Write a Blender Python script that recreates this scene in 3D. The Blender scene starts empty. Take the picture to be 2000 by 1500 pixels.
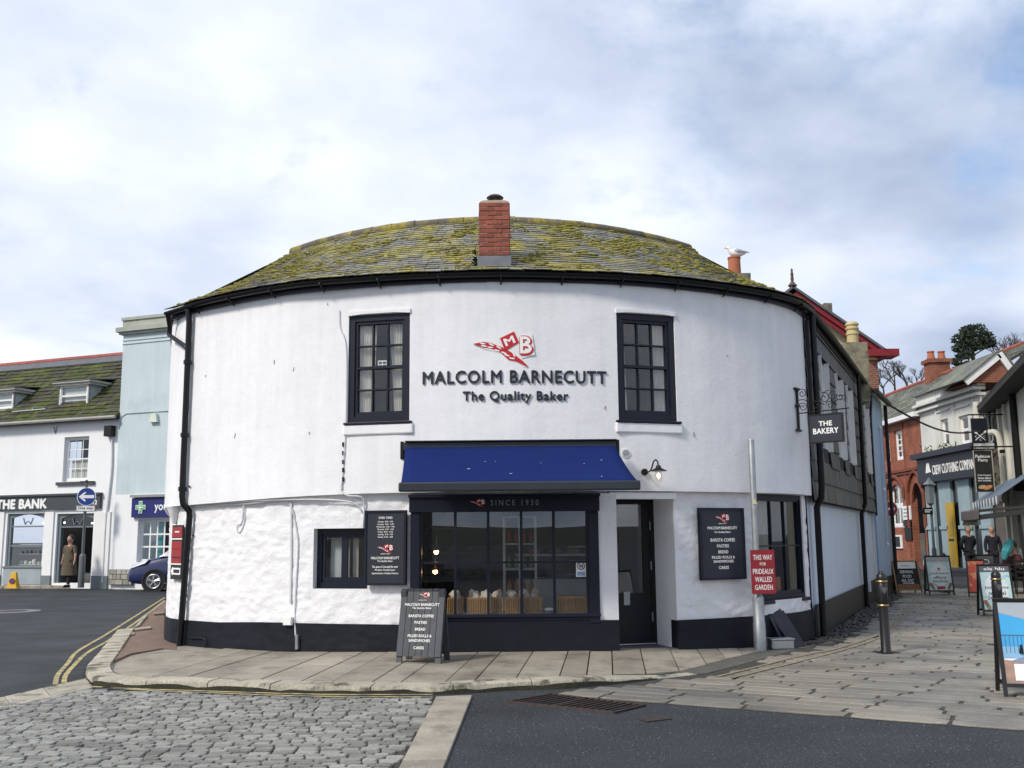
import bpy, math, random
from mathutils import Vector as V, Matrix, noise
random.seed(7)
R = math.radians
PI = math.pi
SC = bpy.context.scene
COL = SC.collection

# ------------------------------------------------------------------ camera
F, PITCH, ROLL, EYE = 1950.0, R(8.75), R(-0.5), 1.55
cam = bpy.data.cameras.new('camera')
cam.sensor_width = 36.0
cam.lens = 36.0 * F / 2000.0
cam.clip_start = 0.1
cam.clip_end = 3000.0
camo = bpy.data.objects.new('camera', cam)
COL.objects.link(camo)
CM = Matrix.Translation((0, 0, EYE)) @ Matrix.Rotation(PI / 2 + PITCH, 4, 'X') @ Matrix.Rotation(ROLL, 4, 'Z')
camo.matrix_world = CM
SC.camera = camo

# ------------------------------------------------------------------ sky and sun
SUN_AZ, SUN_EL = R(-130), R(42)      # azimuth from +Y, clockwise; the sun stands behind the viewer's left shoulder
W = bpy.data.worlds.new('World')
SC.world = W
W.use_nodes = True
nt = W.node_tree
nt.nodes.clear()
def wn(t, **k):
    n = nt.nodes.new(t)
    for a, b in k.items():
        setattr(n, a, b)
    return n
def wl(a, b):
    nt.links.new(a, b)
out = wn('ShaderNodeOutputWorld'); bg = wn('ShaderNodeBackground'); bg.inputs[1].default_value = 0.10
sky = wn('ShaderNodeTexSky', sky_type='NISHITA'); sky.sun_disc = False
sky.sun_elevation = SUN_EL; sky.sun_rotation = SUN_AZ % (2 * PI)
sky.air_density = 1.0; sky.dust_density = 0.6; sky.ozone_density = 1.6
tc = wn('ShaderNodeTexCoord')
sep = wn('ShaderNodeSeparateXYZ'); wl(tc.outputs['Generated'], sep.inputs[0])
zz = wn('ShaderNodeMath', operation='MAXIMUM'); wl(sep.outputs[2], zz.inputs[0]); zz.inputs[1].default_value = 0.0
za = wn('ShaderNodeMath', operation='ADD'); wl(zz.outputs[0], za.inputs[0]); za.inputs[1].default_value = 0.28
dx = wn('ShaderNodeMath', operation='DIVIDE'); wl(sep.outputs[0], dx.inputs[0]); wl(za.outputs[0], dx.inputs[1])
dy = wn('ShaderNodeMath', operation='DIVIDE'); wl(sep.outputs[1], dy.inputs[0]); wl(za.outputs[0], dy.inputs[1])
cb = wn('ShaderNodeCombineXYZ'); wl(dx.outputs[0], cb.inputs[0]); wl(dy.outputs[0], cb.inputs[1])
off = wn('ShaderNodeVectorMath', operation='ADD'); wl(cb.outputs[0], off.inputs[0]); off.inputs[1].default_value = (3.1, 1.7, 0.4)
n1 = wn('ShaderNodeTexNoise'); n1.inputs['Scale'].default_value = 1.35; n1.inputs['Detail'].default_value = 9; n1.inputs['Roughness'].default_value = 0.56; n1.inputs['Distortion'].default_value = 0.25
wl(off.outputs[0], n1.inputs['Vector'])
cov = wn('ShaderNodeMapRange', interpolation_type='SMOOTHSTEP'); wl(n1.outputs[0], cov.inputs[0])
cov.inputs[1].default_value = 0.285; cov.inputs[2].default_value = 0.43
off2 = wn('ShaderNodeVectorMath', operation='ADD'); wl(cb.outputs[0], off2.inputs[0]); off2.inputs[1].default_value = (7.7, 4.2, 2.4)
n2 = wn('ShaderNodeTexNoise'); n2.inputs['Scale'].default_value = 1.7; n2.inputs['Detail'].default_value = 8; n2.inputs['Roughness'].default_value = 0.5
wl(off2.outputs[0], n2.inputs['Vector'])
shade = wn('ShaderNodeValToRGB'); wl(n2.outputs[0], shade.inputs[0])
e = shade.color_ramp.elements
e[0].position = 0.32; e[0].color = (0.43, 0.51, 0.68, 1)
e[1].position = 0.63; e[1].color = (0.94, 0.98, 1.04, 1)
m_ = e.new(0.46); m_.color = (0.66, 0.74, 0.89, 1)
cg = wn('ShaderNodeVectorMath', operation='SCALE'); wl(shade.outputs[0], cg.inputs[0]); cg.inputs['Scale'].default_value = 8.9
sg = wn('ShaderNodeVectorMath', operation='MULTIPLY'); wl(sky.outputs[0], sg.inputs[0]); sg.inputs[1].default_value = (1.5, 1.5, 1.5)
mx = wn('ShaderNodeMix', data_type='RGBA'); wl(cov.outputs[0], mx.inputs[0]); wl(sg.outputs[0], mx.inputs[6]); wl(cg.outputs[0], mx.inputs[7])
wl(mx.outputs[2], bg.inputs[0]); wl(bg.outputs[0], out.inputs[0])

sun = bpy.data.lights.new('sun', 'SUN'); sun.energy = 2.7; sun.angle = R(10); sun.color = (1.0, 0.93, 0.83)
suno = bpy.data.objects.new('sun', sun); COL.objects.link(suno)
sdir = V((math.sin(SUN_AZ) * math.cos(SUN_EL), math.cos(SUN_AZ) * math.cos(SUN_EL), math.sin(SUN_EL)))
suno.rotation_euler = sdir.to_track_quat('Z', 'Y').to_euler(); suno.location = sdir * 60
SC.view_settings.view_transform = 'Standard'; SC.view_settings.look = 'None'
SC.view_settings.gamma = 1.0; SC.view_settings.exposure = 0.3
SC.cycles.use_denoising = True
SC.cycles.max_bounces = 8; SC.cycles.transparent_max_bounces = 16

# ------------------------------------------------------------------ measuring
CR = CM.to_3x3()
def ray(px, py): return CR @ V(((px - 1000) / F, -(py - 750) / F, -1))
def gy(px, py, Y):
    d = ray(px, py); return V((0, 0, EYE)) + d * (Y / d.y)
def gz(px, py, z=0.0):
    d = ray(px, py); return V((0, 0, EYE)) + d * ((z - EYE) / d.z)
CI = CM.inverted()
def proj(p):
    v = CI @ V(p); return 1000 + F * v.x / -v.z, 750 - F * v.y / -v.z

# ------------------------------------------------------------------ building blocks
def wm(o):
    m = o.matrix_parent_inverse @ o.matrix_basis if o.parent else o.matrix_basis
    return wm(o.parent) @ m if o.parent else m.copy()
def tag(o, label=None, cat=None, group=None, kind=None):
    if label: o['label'] = label
    if cat: o['category'] = cat
    if group: o['group'] = group
    if kind: o['kind'] = kind
    return o
def thing(name, label, cat, loc=(0, 0, 0), rz=0.0, group=None):
    o = bpy.data.objects.new(name, None); COL.objects.link(o)
    o.empty_display_size = 0.1
    o.matrix_basis = Matrix.Translation(V(loc)) @ Matrix.Rotation(rz, 4, 'Z')
    return tag(o, label, cat, group)
def put(o, parent, world=True):
    o.parent = parent
    if parent is not None and world:
        o.matrix_parent_inverse = wm(parent).inverted()
    return o
class Fr:
    """a local frame: a along the surface, b up, c outwards"""
    def __init__(s, o, t, n=None, up=V((0, 0, 1))):
        s.o = V(o); s.t = V(t).normalized(); s.u = V(up).normalized()
        s.n = V(n).normalized() if n is not None else s.t.cross(s.u)
    def p(s, a, b, c=0.0): return s.o + s.t * a + s.u * b + s.n * c
    def sub(s, a, b, c=0): return Fr(s.p(a, b, c), s.t, s.n, s.u)
class MB:
    def __init__(s): s.v = []; s.f = []
    def add(s, vs, fs):
        n = len(s.v); s.v += [tuple(x) for x in vs]; s.f += [tuple(i + n for i in f) for f in fs]; return s
    def hexa(s, c):
        return s.add(c, [(3, 2, 1, 0), (4, 5, 6, 7), (0, 1, 5, 4), (1, 2, 6, 5), (2, 3, 7, 6), (3, 0, 4, 7)])
    def box(s, c, d, rz=0.0, m=None):
        c = V(c); h = V(d) / 2
        q = m if m is not None else Matrix.Rotation(rz, 3, 'Z')
        pts = [c + q @ V((x * h.x, y * h.y, z * h.z)) for z in (-1, 1) for x, y in ((-1, -1), (1, -1), (1, 1), (-1, 1))]
        return s.hexa(pts)
    def fbox(s, f, a0, a1, b0, b1, c0, c1):
        return s.hexa([f.p(a, b, c) for b in (b0, b1) for a, c in ((a0, c1), (a1, c1), (a1, c0), (a0, c0))])
    def slab(s, q, n, th):
        """four corners (counter-clockwise from outside) given a thickness inwards"""
        n = V(n); return s.hexa([V(p) - n * th for p in q] + [V(p) for p in q])
    def prism(s, poly, vec):
        k = len(poly); vec = V(vec); a = [V(p) for p in poly]
        return s.add(a + [p + vec for p in a], [tuple(range(k - 1, -1, -1)), tuple(range(k, 2 * k))] + [(i, (i + 1) % k, k + (i + 1) % k, k + i) for i in range(k)])
    def tube(s, pts, r, n=8, closed=False, sq=1.0):
        pts = [V(p) for p in pts]; k = len(pts); rs = r if isinstance(r, (list, tuple)) else [r] * k
        ref = None; rings = []
        for i, p in enumerate(pts):
            if closed: d = pts[(i + 1) % k] - pts[i - 1]
            else: d = pts[min(i + 1, k - 1)] - pts[max(i - 1, 0)]
            if d.length < 1e-9: d = V((0, 0, 1))
            d.normalize()
            if ref is None: ref = d.orthogonal().normalized()
            ref = (ref - d * ref.dot(d))
            if ref.length < 1e-6: ref = d.orthogonal()
            ref.normalize(); b = d.cross(ref)
            rings.append([p + (ref * math.cos(2 * PI * j / n) + b * math.sin(2 * PI * j / n) * sq) * rs[i] for j in range(n)])
        vs = [q for g in rings for q in g]; fs = []
        for i in range(k if closed else k - 1):
            for j in range(n):
                fs.append((i * n + j, i * n + (j + 1) % n, ((i + 1) % k) * n + (j + 1) % n, ((i + 1) % k) * n + j))
        if not closed: fs += [tuple(range(n - 1, -1, -1)), tuple(range((k - 1) * n, k * n))]
        return s.add(vs, fs)
    def lathe(s, prof, c=(0, 0, 0), n=16, sx=1.0, sy=1.0):
        c = V(c); vs = []; fs = []; k = len(prof)
        for r, z in prof:
            vs += [c + V((r * sx * math.cos(2 * PI * j / n), r * sy * math.sin(2 * PI * j / n), z)) for j in range(n)]
        for i in range(k - 1):
            for j in range(n): fs.append((i * n + j, i * n + (j + 1) % n, (i + 1) * n + (j + 1) % n, (i + 1) * n + j))
        fs += [tuple(range(n - 1, -1, -1)), tuple(range((k - 1) * n, k * n))]
        return s.add(vs, fs)
    def ball(s, c, r, n=10, sx=1, sy=1, sz=1):
        k = max(4, n // 2)
        return s.lathe([(max(1e-4, r * math.sin(PI * i / k)), -r * sz * math.cos(PI * i / k)) for i in range(k + 1)], c, n, sx, sy)
    def mesh(s, name):
        me = bpy.data.meshes.new(name); me.from_pydata(s.v, [], s.f); me.update(); return me
    def build(s, name, mat, parent=None, smooth=False, bevel=0.0, world=True, kind=None, label=None):
        me = s.mesh(name); me.materials.append(mat)
        if smooth:
            for p in me.polygons: p.use_smooth = True
            me.set_sharp_from_angle(angle=R(42))
        o = bpy.data.objects.new(name, me); COL.objects.link(o)
        if bevel:
            b = o.modifiers.new('bevel', 'BEVEL'); b.width = bevel; b.segments = 2; b.limit_method = 'ANGLE'
        if parent is not None: put(o, parent, world)
        if kind: o['kind'] = kind
        if label: o['label'] = label
        return o
def struct(name, mb, mat, **k):
    return tag(mb.build(name, mat, **k), kind='structure')
def pieces(name, variants, mats, material, parent, limit=300, rest='stuff_rest', smooth=False):
    """alike pieces: the ones nearest the viewer are objects sharing mesh data, the others one joined part"""
    eye = V((0, 0, EYE))
    order = sorted(range(len(mats)), key=lambda i: (mats[i].translation - eye).length)
    mes = []
    for vs, fs in variants:
        me = bpy.data.meshes.new(name); me.from_pydata([tuple(x) for x in vs], [], fs); me.update(); me.materials.append(material)
        if smooth:
            for p in me.polygons: p.use_smooth = True
        mes.append(me)
    inv = wm(parent).inverted()
    for i in order[:limit]:
        o = bpy.data.objects.new(name, mes[i % len(mes)]); COL.objects.link(o)
        o.parent = parent; o.matrix_parent_inverse = inv; o.matrix_basis = mats[i]
    if len(order) > limit:
        mb = MB()
        for i in order[limit:]:
            vs, fs = variants[i % len(variants)]
            mb.add([mats[i] @ V(x) for x in vs], fs)
        mb.build(rest, material, parent, smooth=smooth, kind='stuff')
def singles(name, blocks, material, parent, limit=300, rest='stuff_rest', smooth=False):
    """like pieces(), for blocks that each have a shape of their own (a list of MB)"""
    eye = V((0, 0, EYE))
    order = sorted(blocks, key=lambda b: (V(b.v[0]) - eye).length)
    for b in order[:limit]: b.build(name, material, parent, smooth=smooth)
    if len(order) > limit:
        mb = MB()
        for b in order[limit:]: mb.add(b.v, b.f)
        mb.build(rest, material, parent, smooth=smooth, kind='stuff')

# ------------------------------------------------------------------ materials
MT = {}
def mat(name, col, rough=0.6, var=0.12, vs=2.5, bump=0.0, bs=30.0, metal=0.0, col2=None, c2lo=0.5, c2hi=0.62, c2s=1.2, piece=0.0, spec=0.5, emit=0.0, fine=0.0, fs=120.0, coat=0.0, rvar=0.0, streak=0.0):
    if name in MT: return MT[name]
    m = bpy.data.materials.new(name); m.use_nodes = True; t = m.node_tree; N = t.nodes; L = t.links
    b = N['Principled BSDF']; b.inputs['Roughness'].default_value = rough; b.inputs['Metallic'].default_value = metal
    b.inputs['Specular IOR Level'].default_value = spec; b.inputs['Coat Weight'].default_value = coat
    g = N.new('ShaderNodeNewGeometry')
    def noise_(sc, det=5, ro=0.6, vec=None):
        n = N.new('ShaderNodeTexNoise'); n.inputs['Scale'].default_value = sc; n.inputs['Detail'].default_value = det; n.inputs['Roughness'].default_value = ro
        L.new(vec or g.outputs['Position'], n.inputs['Vector']); return n.outputs[0]
    def scaled(sock, lo, hi):
        r = N.new('ShaderNodeMapRange'); L.new(sock, r.inputs[0]); r.inputs[1].default_value = 0.25; r.inputs[2].default_value = 0.75
        r.inputs[3].default_value = lo; r.inputs[4].default_value = hi; return r.outputs[0]
    def mul(c, f):
        v = N.new('ShaderNodeVectorMath'); v.operation = 'SCALE'; L.new(c, v.inputs[0]); L.new(f, v.inputs['Scale']); return v.outputs[0]
    rgb = N.new('ShaderNodeRGB'); rgb.outputs[0].default_value = (*col, 1); c = rgb.outputs[0]
    if col2 is not None:
        r = N.new('ShaderNodeMapRange'); r.interpolation_type = 'SMOOTHSTEP'; L.new(noise_(c2s, 7, 0.65), r.inputs[0]); r.inputs[1].default_value = c2lo; r.inputs[2].default_value = c2hi
        x = N.new('ShaderNodeMix'); x.data_type = 'RGBA'; L.new(r.outputs[0], x.inputs[0]); L.new(c, x.inputs[6]); x.inputs[7].default_value = (*col2, 1); c = x.outputs[2]
    if var: c = mul(c, scaled(noise_(vs), 1 - var, 1 + var))
    if fine: c = mul(c, scaled(noise_(fs, 3), 1 - fine, 1 + fine))
    if streak:
        mp = N.new('ShaderNodeMapping'); mp.inputs['Scale'].default_value = (5, 5, 0.35); L.new(g.outputs['Position'], mp.inputs[0])
        c = mul(c, scaled(noise_(1.0, 6, 0.65, mp.outputs[0]), 1 - streak, 1 + streak * 0.4))
    if piece:
        oi = N.new('ShaderNodeObjectInfo'); ad = N.new('ShaderNodeMath'); ad.operation = 'ADD'
        L.new(oi.outputs['Random'], ad.inputs[0]); L.new(g.outputs['Random Per Island'], ad.inputs[1])
        fr = N.new('ShaderNodeMath'); fr.operation = 'FRACT'; L.new(ad.outputs[0], fr.inputs[0])
        r = N.new('ShaderNodeMapRange'); L.new(fr.outputs[0], r.inputs[0]); r.inputs[3].default_value = 1 - piece; r.inputs[4].default_value = 1 + piece
        c = mul(c, r.outputs[0])
    L.new(c, b.inputs['Base Color'])
    if rvar:
        L.new(scaled(noise_(1.1, 5), max(0.03, rough - rvar), rough + rvar), b.inputs['Roughness'])
    if bump:
        bp = N.new('ShaderNodeBump'); bp.inputs['Strength'].default_value = min(1.0, bump); bp.inputs['Distance'].default_value = 0.01 * max(1, bump)
        L.new(noise_(bs, 6, 0.6), bp.inputs['Height']); L.new(bp.outputs[0], b.inputs['Normal'])
    if emit:
        b.inputs['Emission Color'].default_value = (*col, 1); b.inputs['Emission Strength'].default_value = emit
    MT[name] = m; return m
def glass(name, tint=(0.75, 0.8, 0.8), refl=1.5, rough=0.0):
    if name in MT: return MT[name]
    m = bpy.data.materials.new(name); m.use_nodes = True; t = m.node_tree; N = t.nodes; L = t.links
    N.remove(N['Principled BSDF']); o = N['Material Output']
    # Schlick reflectance, the same from both faces of the pane
    ge = N.new('ShaderNodeNewGeometry'); dt = N.new('ShaderNodeVectorMath'); dt.operation = 'DOT_PRODUCT'; L.new(ge.outputs['Incoming'], dt.inputs[0]); L.new(ge.outputs['Normal'], dt.inputs[1])
    def mth(op, x, y=None):
        n = N.new('ShaderNodeMath'); n.operation = op
        for k, q in enumerate((x, y)):
            if q is None: continue
            if isinstance(q, float): n.inputs[k].default_value = q
            else: L.new(q, n.inputs[k])
        return n.outputs[0]
    f0 = ((refl - 1) / (refl + 1)) ** 2
    pw_ = mth('POWER', mth('SUBTRACT', 1.0, mth('ABSOLUTE', dt.outputs['Value'])), 5.0)
    fac = mth('ADD', mth('MULTIPLY', pw_, 1.0 - f0), f0)
    tr = N.new('ShaderNodeBsdfTransparent'); tr.inputs[0].default_value = (*tint, 1)
    gl = N.new('ShaderNodeBsdfGlossy'); gl.inputs['Roughness'].default_value = rough
    mx = N.new('ShaderNodeMixShader'); L.new(fac, mx.inputs[0]); L.new(tr.outputs[0], mx.inputs[1]); L.new(gl.outputs[0], mx.inputs[2])
    L.new(mx.outputs[0], o.inputs[0]); MT[name] = m; return m
def brickmat(name, c1, c2, mortar, w=0.22, h=0.075, rot=0.0):
    if name in MT: return MT[name]
    m = mat(name, c1, 0.85); t = m.node_tree; N = t.nodes; L = t.links; b = N['Principled BSDF']
    g = N.new('ShaderNodeNewGeometry'); sp = N.new('ShaderNodeSeparateXYZ')
    mp = N.new('ShaderNodeMapping'); mp.inputs['Rotation'].default_value = (0, 0, rot); L.new(g.outputs['Position'], mp.inputs[0]); L.new(mp.outputs[0], sp.inputs[0])
    cb = N.new('ShaderNodeCombineXYZ'); L.new(sp.outputs[0], cb.inputs[0]); L.new(sp.outputs[2], cb.inputs[1])
    bk = N.new('ShaderNodeTexBrick'); L.new(cb.outputs[0], bk.inputs['Vector']); bk.inputs['Scale'].default_value = 1.0
    bk.inputs['Brick Width'].default_value = w; bk.inputs['Row Height'].default_value = h; bk.inputs['Mortar Size'].default_value = 0.008
    bk.inputs['Color1'].default_value = (*c1, 1); bk.inputs['Color2'].default_value = (*c2, 1); bk.inputs['Mortar'].default_value = (*mortar, 1)
    n = N.new('ShaderNodeTexNoise'); n.inputs['Scale'].default_value = 1.5; n.inputs['Detail'].default_value = 6; L.new(g.outputs['Position'], n.inputs['Vector'])
    r = N.new('ShaderNodeMapRange'); L.new(n.outputs[0], r.inputs[0]); r.inputs[1].default_value = 0.3; r.inputs[2].default_value = 0.7; r.inputs[3].default_value = 0.65; r.inputs[4].default_value = 1.2
    v = N.new('ShaderNodeVectorMath'); v.operation = 'SCALE'; L.new(bk.outputs[0], v.inputs[0]); L.new(r.outputs[0], v.inputs['Scale']); L.new(v.outputs[0], b.inputs['Base Color'])
    bp = N.new('ShaderNodeBump'); bp.inputs['Strength'].default_value = 0.6; bp.inputs['Distance'].default_value = 0.008; bp.invert = True; L.new(bk.outputs['Fac'], bp.inputs['Height']); L.new(bp.outputs[0], b.inputs['Normal'])
    return m
NAVY = mat('navy_paint', (0.009, 0.012, 0.023), 0.42, 0.15, spec=.3, bump=0.15, bs=60)
NAVYR = mat('navy_masonry_paint', (0.0075, 0.0095, 0.016), 0.6, 0.25, 4, spec=.25, bump=0.5, bs=22, col2=(0.05, 0.055, 0.07), c2lo=0.66, c2hi=0.74, c2s=9)
WHITE = mat('white_render', (0.80, 0.80, 0.82), 0.75, 0.035, 1.0, bump=0.4, bs=18, streak=0.09, fine=.03, fs=9.)
ROUGHW = mat('white_rough_plaster', (0.78, 0.78, 0.80), 0.75, 0.05, 2.5, bump=1.0, bs=24, streak=0.03)
BLACK = mat('black_gloss', (0.007, 0.007, 0.009), 0.38, 0.1, spec=.3)
BLACKI = mat('black_iron', (0.010, 0.010, 0.011), 0.5, 0.2, spec=.3, bump=0.1)
PWHITE = mat('white_paint', (0.78, 0.78, 0.77), 0.5, 0.05)
LETW = mat('white_lettering', (0.82, 0.82, 0.80), 0.5, 0.0)
LETR = mat('red_lettering', (0.50, 0.012, 0.02), 0.5, 0.05)
LETD = mat('dark_lettering', (0.012, 0.016, 0.026), 0.45, 0.0)
GREYM = mat('galvanised_steel', (0.30, 0.32, 0.33), 0.45, 0.2, 8, metal=0.6, bump=0.1)
LEAD = mat('lead_flashing', (0.16, 0.17, 0.19), 0.5, 0.2, 6, bump=0.2)
GLASS = glass('window_glass', tint=(.95, .96, .96), refl=1.6)
GLASS2 = glass('shop_glass', tint=(.95, .96, .96), refl=1.85)
DARK = mat('dark_interior', (0.012, 0.012, 0.013), 0.8, 0.2)
YEL = mat('yellow_line_paint', (0.46, 0.37, 0.14), 0.75, 0.25, 6, col2=(0.17, 0.155, 0.12), c2lo=0.44, c2hi=0.60, c2s=7, bump=0.2)

# ------------------------------------------------------------------ lettering (built-in font)
def text_mesh(s, bold=0.0, ext=0.0, spacing=1.0, shear=0.0):
    c = bpy.data.curves.new('lettering', 'FONT'); c.body = s; c.size = 1.0; c.align_x = 'LEFT'; c.offset = bold; c.extrude = ext
    c.space_character = spacing; c.shear = shear; c.resolution_u = 3
    o = bpy.data.objects.new('lettering', c)
    me = bpy.data.meshes.new_from_object(o)
    vs = [v.co.copy() for v in me.vertices]; fs = [tuple(p.vertices) for p in me.polygons]
    bpy.data.objects.remove(o); bpy.data.curves.remove(c); bpy.data.meshes.remove(me)
    return vs, fs
def text(s, fr, a, b, width, height, mt, parent, name='lettering', bold=0.012, depth=0.004, spacing=1.05, shear=0.0, split=False):
    """letters centred at (a, b) on the frame; width and height in metres (height of the whole line)"""
    v0, f0 = text_mesh(s, 0.0, 0.5, spacing, shear); vs = []; fs = []
    shifts = [(0, 0)] if bold <= 0 else [(0, 0), (-bold, 0), (bold, 0), (0, -bold), (0, bold)]
    for k_, (sx_, sy_) in enumerate(shifts):
        n_ = len(vs); vs += [V((v.x + sx_, v.y + sy_, v.z * (1 - .03 * k_))) for v in v0]; fs += [tuple(i + n_ for i in f) for f in f0]
    x0 = min(v.x for v in vs); x1 = max(v.x for v in vs); y0 = min(v.y for v in vs); y1 = max(v.y for v in vs)
    def tr(v): return fr.p(a + ((v.x - x0) / (x1 - x0) - 0.5) * width, b + ((v.y - y0) / (y1 - y0) - 0.5) * height, (v.z + 0.5) * depth)
    if not split:
        mb = MB(); mb.add([tr(v) for v in vs], fs); return mb.build(name, mt, parent)
    par = list(range(len(vs)))
    def find(i):
        while par[i] != i: par[i] = par[par[i]]; i = par[i]
        return i
    for f in fs:
        for i in f[1:]: par[find(i)] = find(f[0])
    isl = {}
    for f in fs: isl.setdefault(find(f[0]), []).append(f)
    rng = []
    for fl in isl.values():
        xs = [vs[i].x for f in fl for i in f]; rng.append([min(xs), max(xs), list(fl)])
    rng.sort(key=lambda r: r[0]); merged = []
    for r in rng:
        if merged and r[0] < merged[-1][1] - 0.02: merged[-1][1] = max(merged[-1][1], r[1]); merged[-1][2] += r[2]
        else: merged.append(r)
    for _, _, fl in merged:
        idx = sorted({i for f in fl for i in f}); mp = {i: k for k, i in enumerate(idx)}
        mb = MB(); mb.add([tr(vs[i]) for i in idx], [tuple(mp[i] for i in f) for f in fl]); mb.build('letter', mt, parent)
def ell(fr, a, b, c, ra, rb, rot=0.0, n=14):
    return [fr.p(a + math.cos(rot) * ra * math.cos(2 * PI * i / n) - math.sin(rot) * rb * math.sin(2 * PI * i / n), b + math.sin(rot) * ra * math.cos(2 * PI * i / n) + math.cos(rot) * rb * math.sin(2 * PI * i / n), c) for i in range(n)]
def disc(mb, fr, a, b, c0, c1, ra, rb=None, rot=0.0, n=20):
    return mb.prism(ell(fr, a, b, c0, ra, rb or ra, rot, n), fr.n * (c1 - c0))
def polyf(mb, fr, pts, c0, c1):
    return mb.prism([fr.p(a, b, c0) for a, b in pts], fr.n * (c1 - c0))
def logo(fr, a, b, w, parent, depth=0.006, bcol=None, outline=True):
    """wheat ear with a tilted red square and two ornate initials; w = overall width"""
    k = w / 1.0
    g = fr.sub(a, b)
    if outline:
        ob = MB()
        polyf(ob, g, [(x * k, y * k) for x, y in ((-.5, .09), (-.25, .14), (-.08, .1), (-.1, .19), (.17, .30), (.24, .22), (.46, .24), (.5, -.10), (.3, -.16), (.28, -.16), (.39, -.29), (.35, -.31), (.22, -.22), (.1, -.21), (-.05, -.08), (-.3, -.01))], 0, depth)
        ob.build('emblem_backing', PWHITE, parent)
    wh = MB(); ln = MB()
    pts = [(-.49, .08), (-.33, .115), (-.2, .09), (-.02, .02), (.12, -.06), (.21, -.13), (.30, -.2), (.385, -.285), (.36, -.295), (.2, -.21), (.08, -.19), (-.05, -.07), (-.2, .0), (-.33, .02)]
    polyf(wh, g, [(x * k, y * k) for x, y in pts], depth, depth * 2)
    for (x, y, r) in ((-.34, .085, -.15), (-.32, .045, -.2), (-.2, .065, -.45), (-.22, .02, -.1), (-.08, .02, -.6), (-.11, -.03, -.25), (.0, -.07, -.35), (.05, -.11, -.3), (.16, -.095, -1.2), (.13, -.16, -.15)):
        disc(ln, g, x * k, y * k, depth * 2, depth * 3, .05 * k, .013 * k, r, 10)
    wh.build('wheat_ear', LETR, parent); ln.build('wheat_grains', PWHITE, parent)
    sq = MB(); polyf(sq, g, [(x * k, y * k) for x, y in ((-.06, .17), (.165, .28), (.245, .10), (.02, -.04))], depth * 2, depth * 3); sq.build('red_square', LETR, parent)
    f2 = Fr(g.p(.09 * k, .125 * k, depth * 3), g.t * math.cos(.4) + g.u * math.sin(.4), g.n, g.u * math.cos(.4) - g.t * math.sin(.4))
    text('M', f2, 0, 0, .17 * k, .13 * k, LETW, parent, 'initial', bold=.03, depth=depth)
    f3 = g.sub(.355 * k, .06 * k, depth * 2)
    text('B', f3.sub(.012 * k, -.012 * k), 0, 0, .23 * k, .33 * k, LETR, parent, 'initial', bold=.05, depth=depth * .6)
    text('B', f3, 0, 0, .19 * k, .28 * k, bcol or LETW, parent, 'initial', bold=.015, depth=depth)
# ================================================================== THE GROUND
ASPH = mat('asphalt', (0.033, 0.037, 0.042), 0.72, spec=.3, var=0.22, vs=0.9, bump=0.9, bs=55, fine=0.9, fs=48, rvar=0.15, col2=(0.025, 0.028, 0.032), c2lo=0.45, c2hi=0.66, c2s=0.5)
BED = mat('joint_bed', (0.045, 0.042, 0.036), 0.9, 0.3, 12, bump=0.5)
GRAN = mat('granite_slab', (0.295, 0.262, 0.21), 0.7, 0.26, 1.6, bump=0.8, bs=38, piece=0.16, fine=0.2, fs=60, col2=(0.17, 0.15, 0.12), c2lo=0.47, c2hi=0.70, c2s=2.2)
KERB = mat('granite_kerb', (0.36, 0.33, 0.26), 0.8, 0.25, 3, bump=0.7, bs=35, piece=0.10, fine=0.35, fs=45, col2=(0.085, 0.08, 0.055), c2lo=0.50, c2hi=0.66, c2s=3.5)
PAVER = mat('granite_paver', (0.215, 0.195, 0.16), 0.5, 0.25, 0.8, bump=0.4, bs=40, piece=0.22, fine=0.25, fs=55, rvar=0.2, col2=(0.15, 0.14, 0.125), c2lo=0.46, c2hi=0.62, c2s=0.55)
SETT = mat('granite_sett', (0.225, 0.225, 0.205), 0.65, 0.25, 0.7, bump=0.6, bs=40, piece=0.34, fine=0.2, fs=60, col2=(0.17, 0.165, 0.15), c2lo=0.5, c2hi=0.65, c2s=0.8)
BRPAVE = mat('brown_paving', (0.17, 0.115, 0.085), 0.85, 0.25, 5, bump=0.6, bs=30)

g = MB(); g.add([(-1500, -1500, -.002), (1500, -1500, -.002), (1500, 1500, -.002), (-1500, 1500, -.002)], [(0, 1, 2, 3)])
struct('ground', g, ASPH)

def spline(pts, per=8):
    P = [V(p) for p in pts]; o = []
    for i in range(len(P) - 1):
        a = P[max(i - 1, 0)]; b = P[i]; c = P[i + 1]; d = P[min(i + 2, len(P) - 1)]
        for k in range(per):
            t = k / per
            o.append(0.5 * ((2 * b) + (c - a) * t + (2 * a - 5 * b + 4 * c - d) * t * t + (3 * b - a - 3 * c + d) * t ** 3))
    o.append(P[-1]); return o
def resample(pl, step):
    L = [0.0]
    for a, b in zip(pl, pl[1:]): L.append(L[-1] + (b - a).length)
    n = max(2, int(round(L[-1] / step)) + 1); o = []; j = 0
    for i in range(n):
        s = L[-1] * i / (n - 1)
        while j < len(L) - 2 and L[j + 1] < s: j += 1
        t = (s - L[j]) / max(1e-9, L[j + 1] - L[j]); o.append(pl[j].lerp(pl[j + 1], t))
    return o
def inside(p, poly):
    x, y = p[0], p[1]; r = False; j = len(poly) - 1
    for i in range(len(poly)):
        xi, yi = poly[i][0], poly[i][1]; xj, yj = poly[j][0], poly[j][1]
        if (yi > y) != (yj > y) and x < (xj - xi) * (y - yi) / (yj - yi) + xi: r = not r
        j = i
    return r
def sm(a, b, x):
    t = max(0.0, min(1.0, (x - a) / (b - a))); return t * t * (3 - 2 * t)

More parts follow.
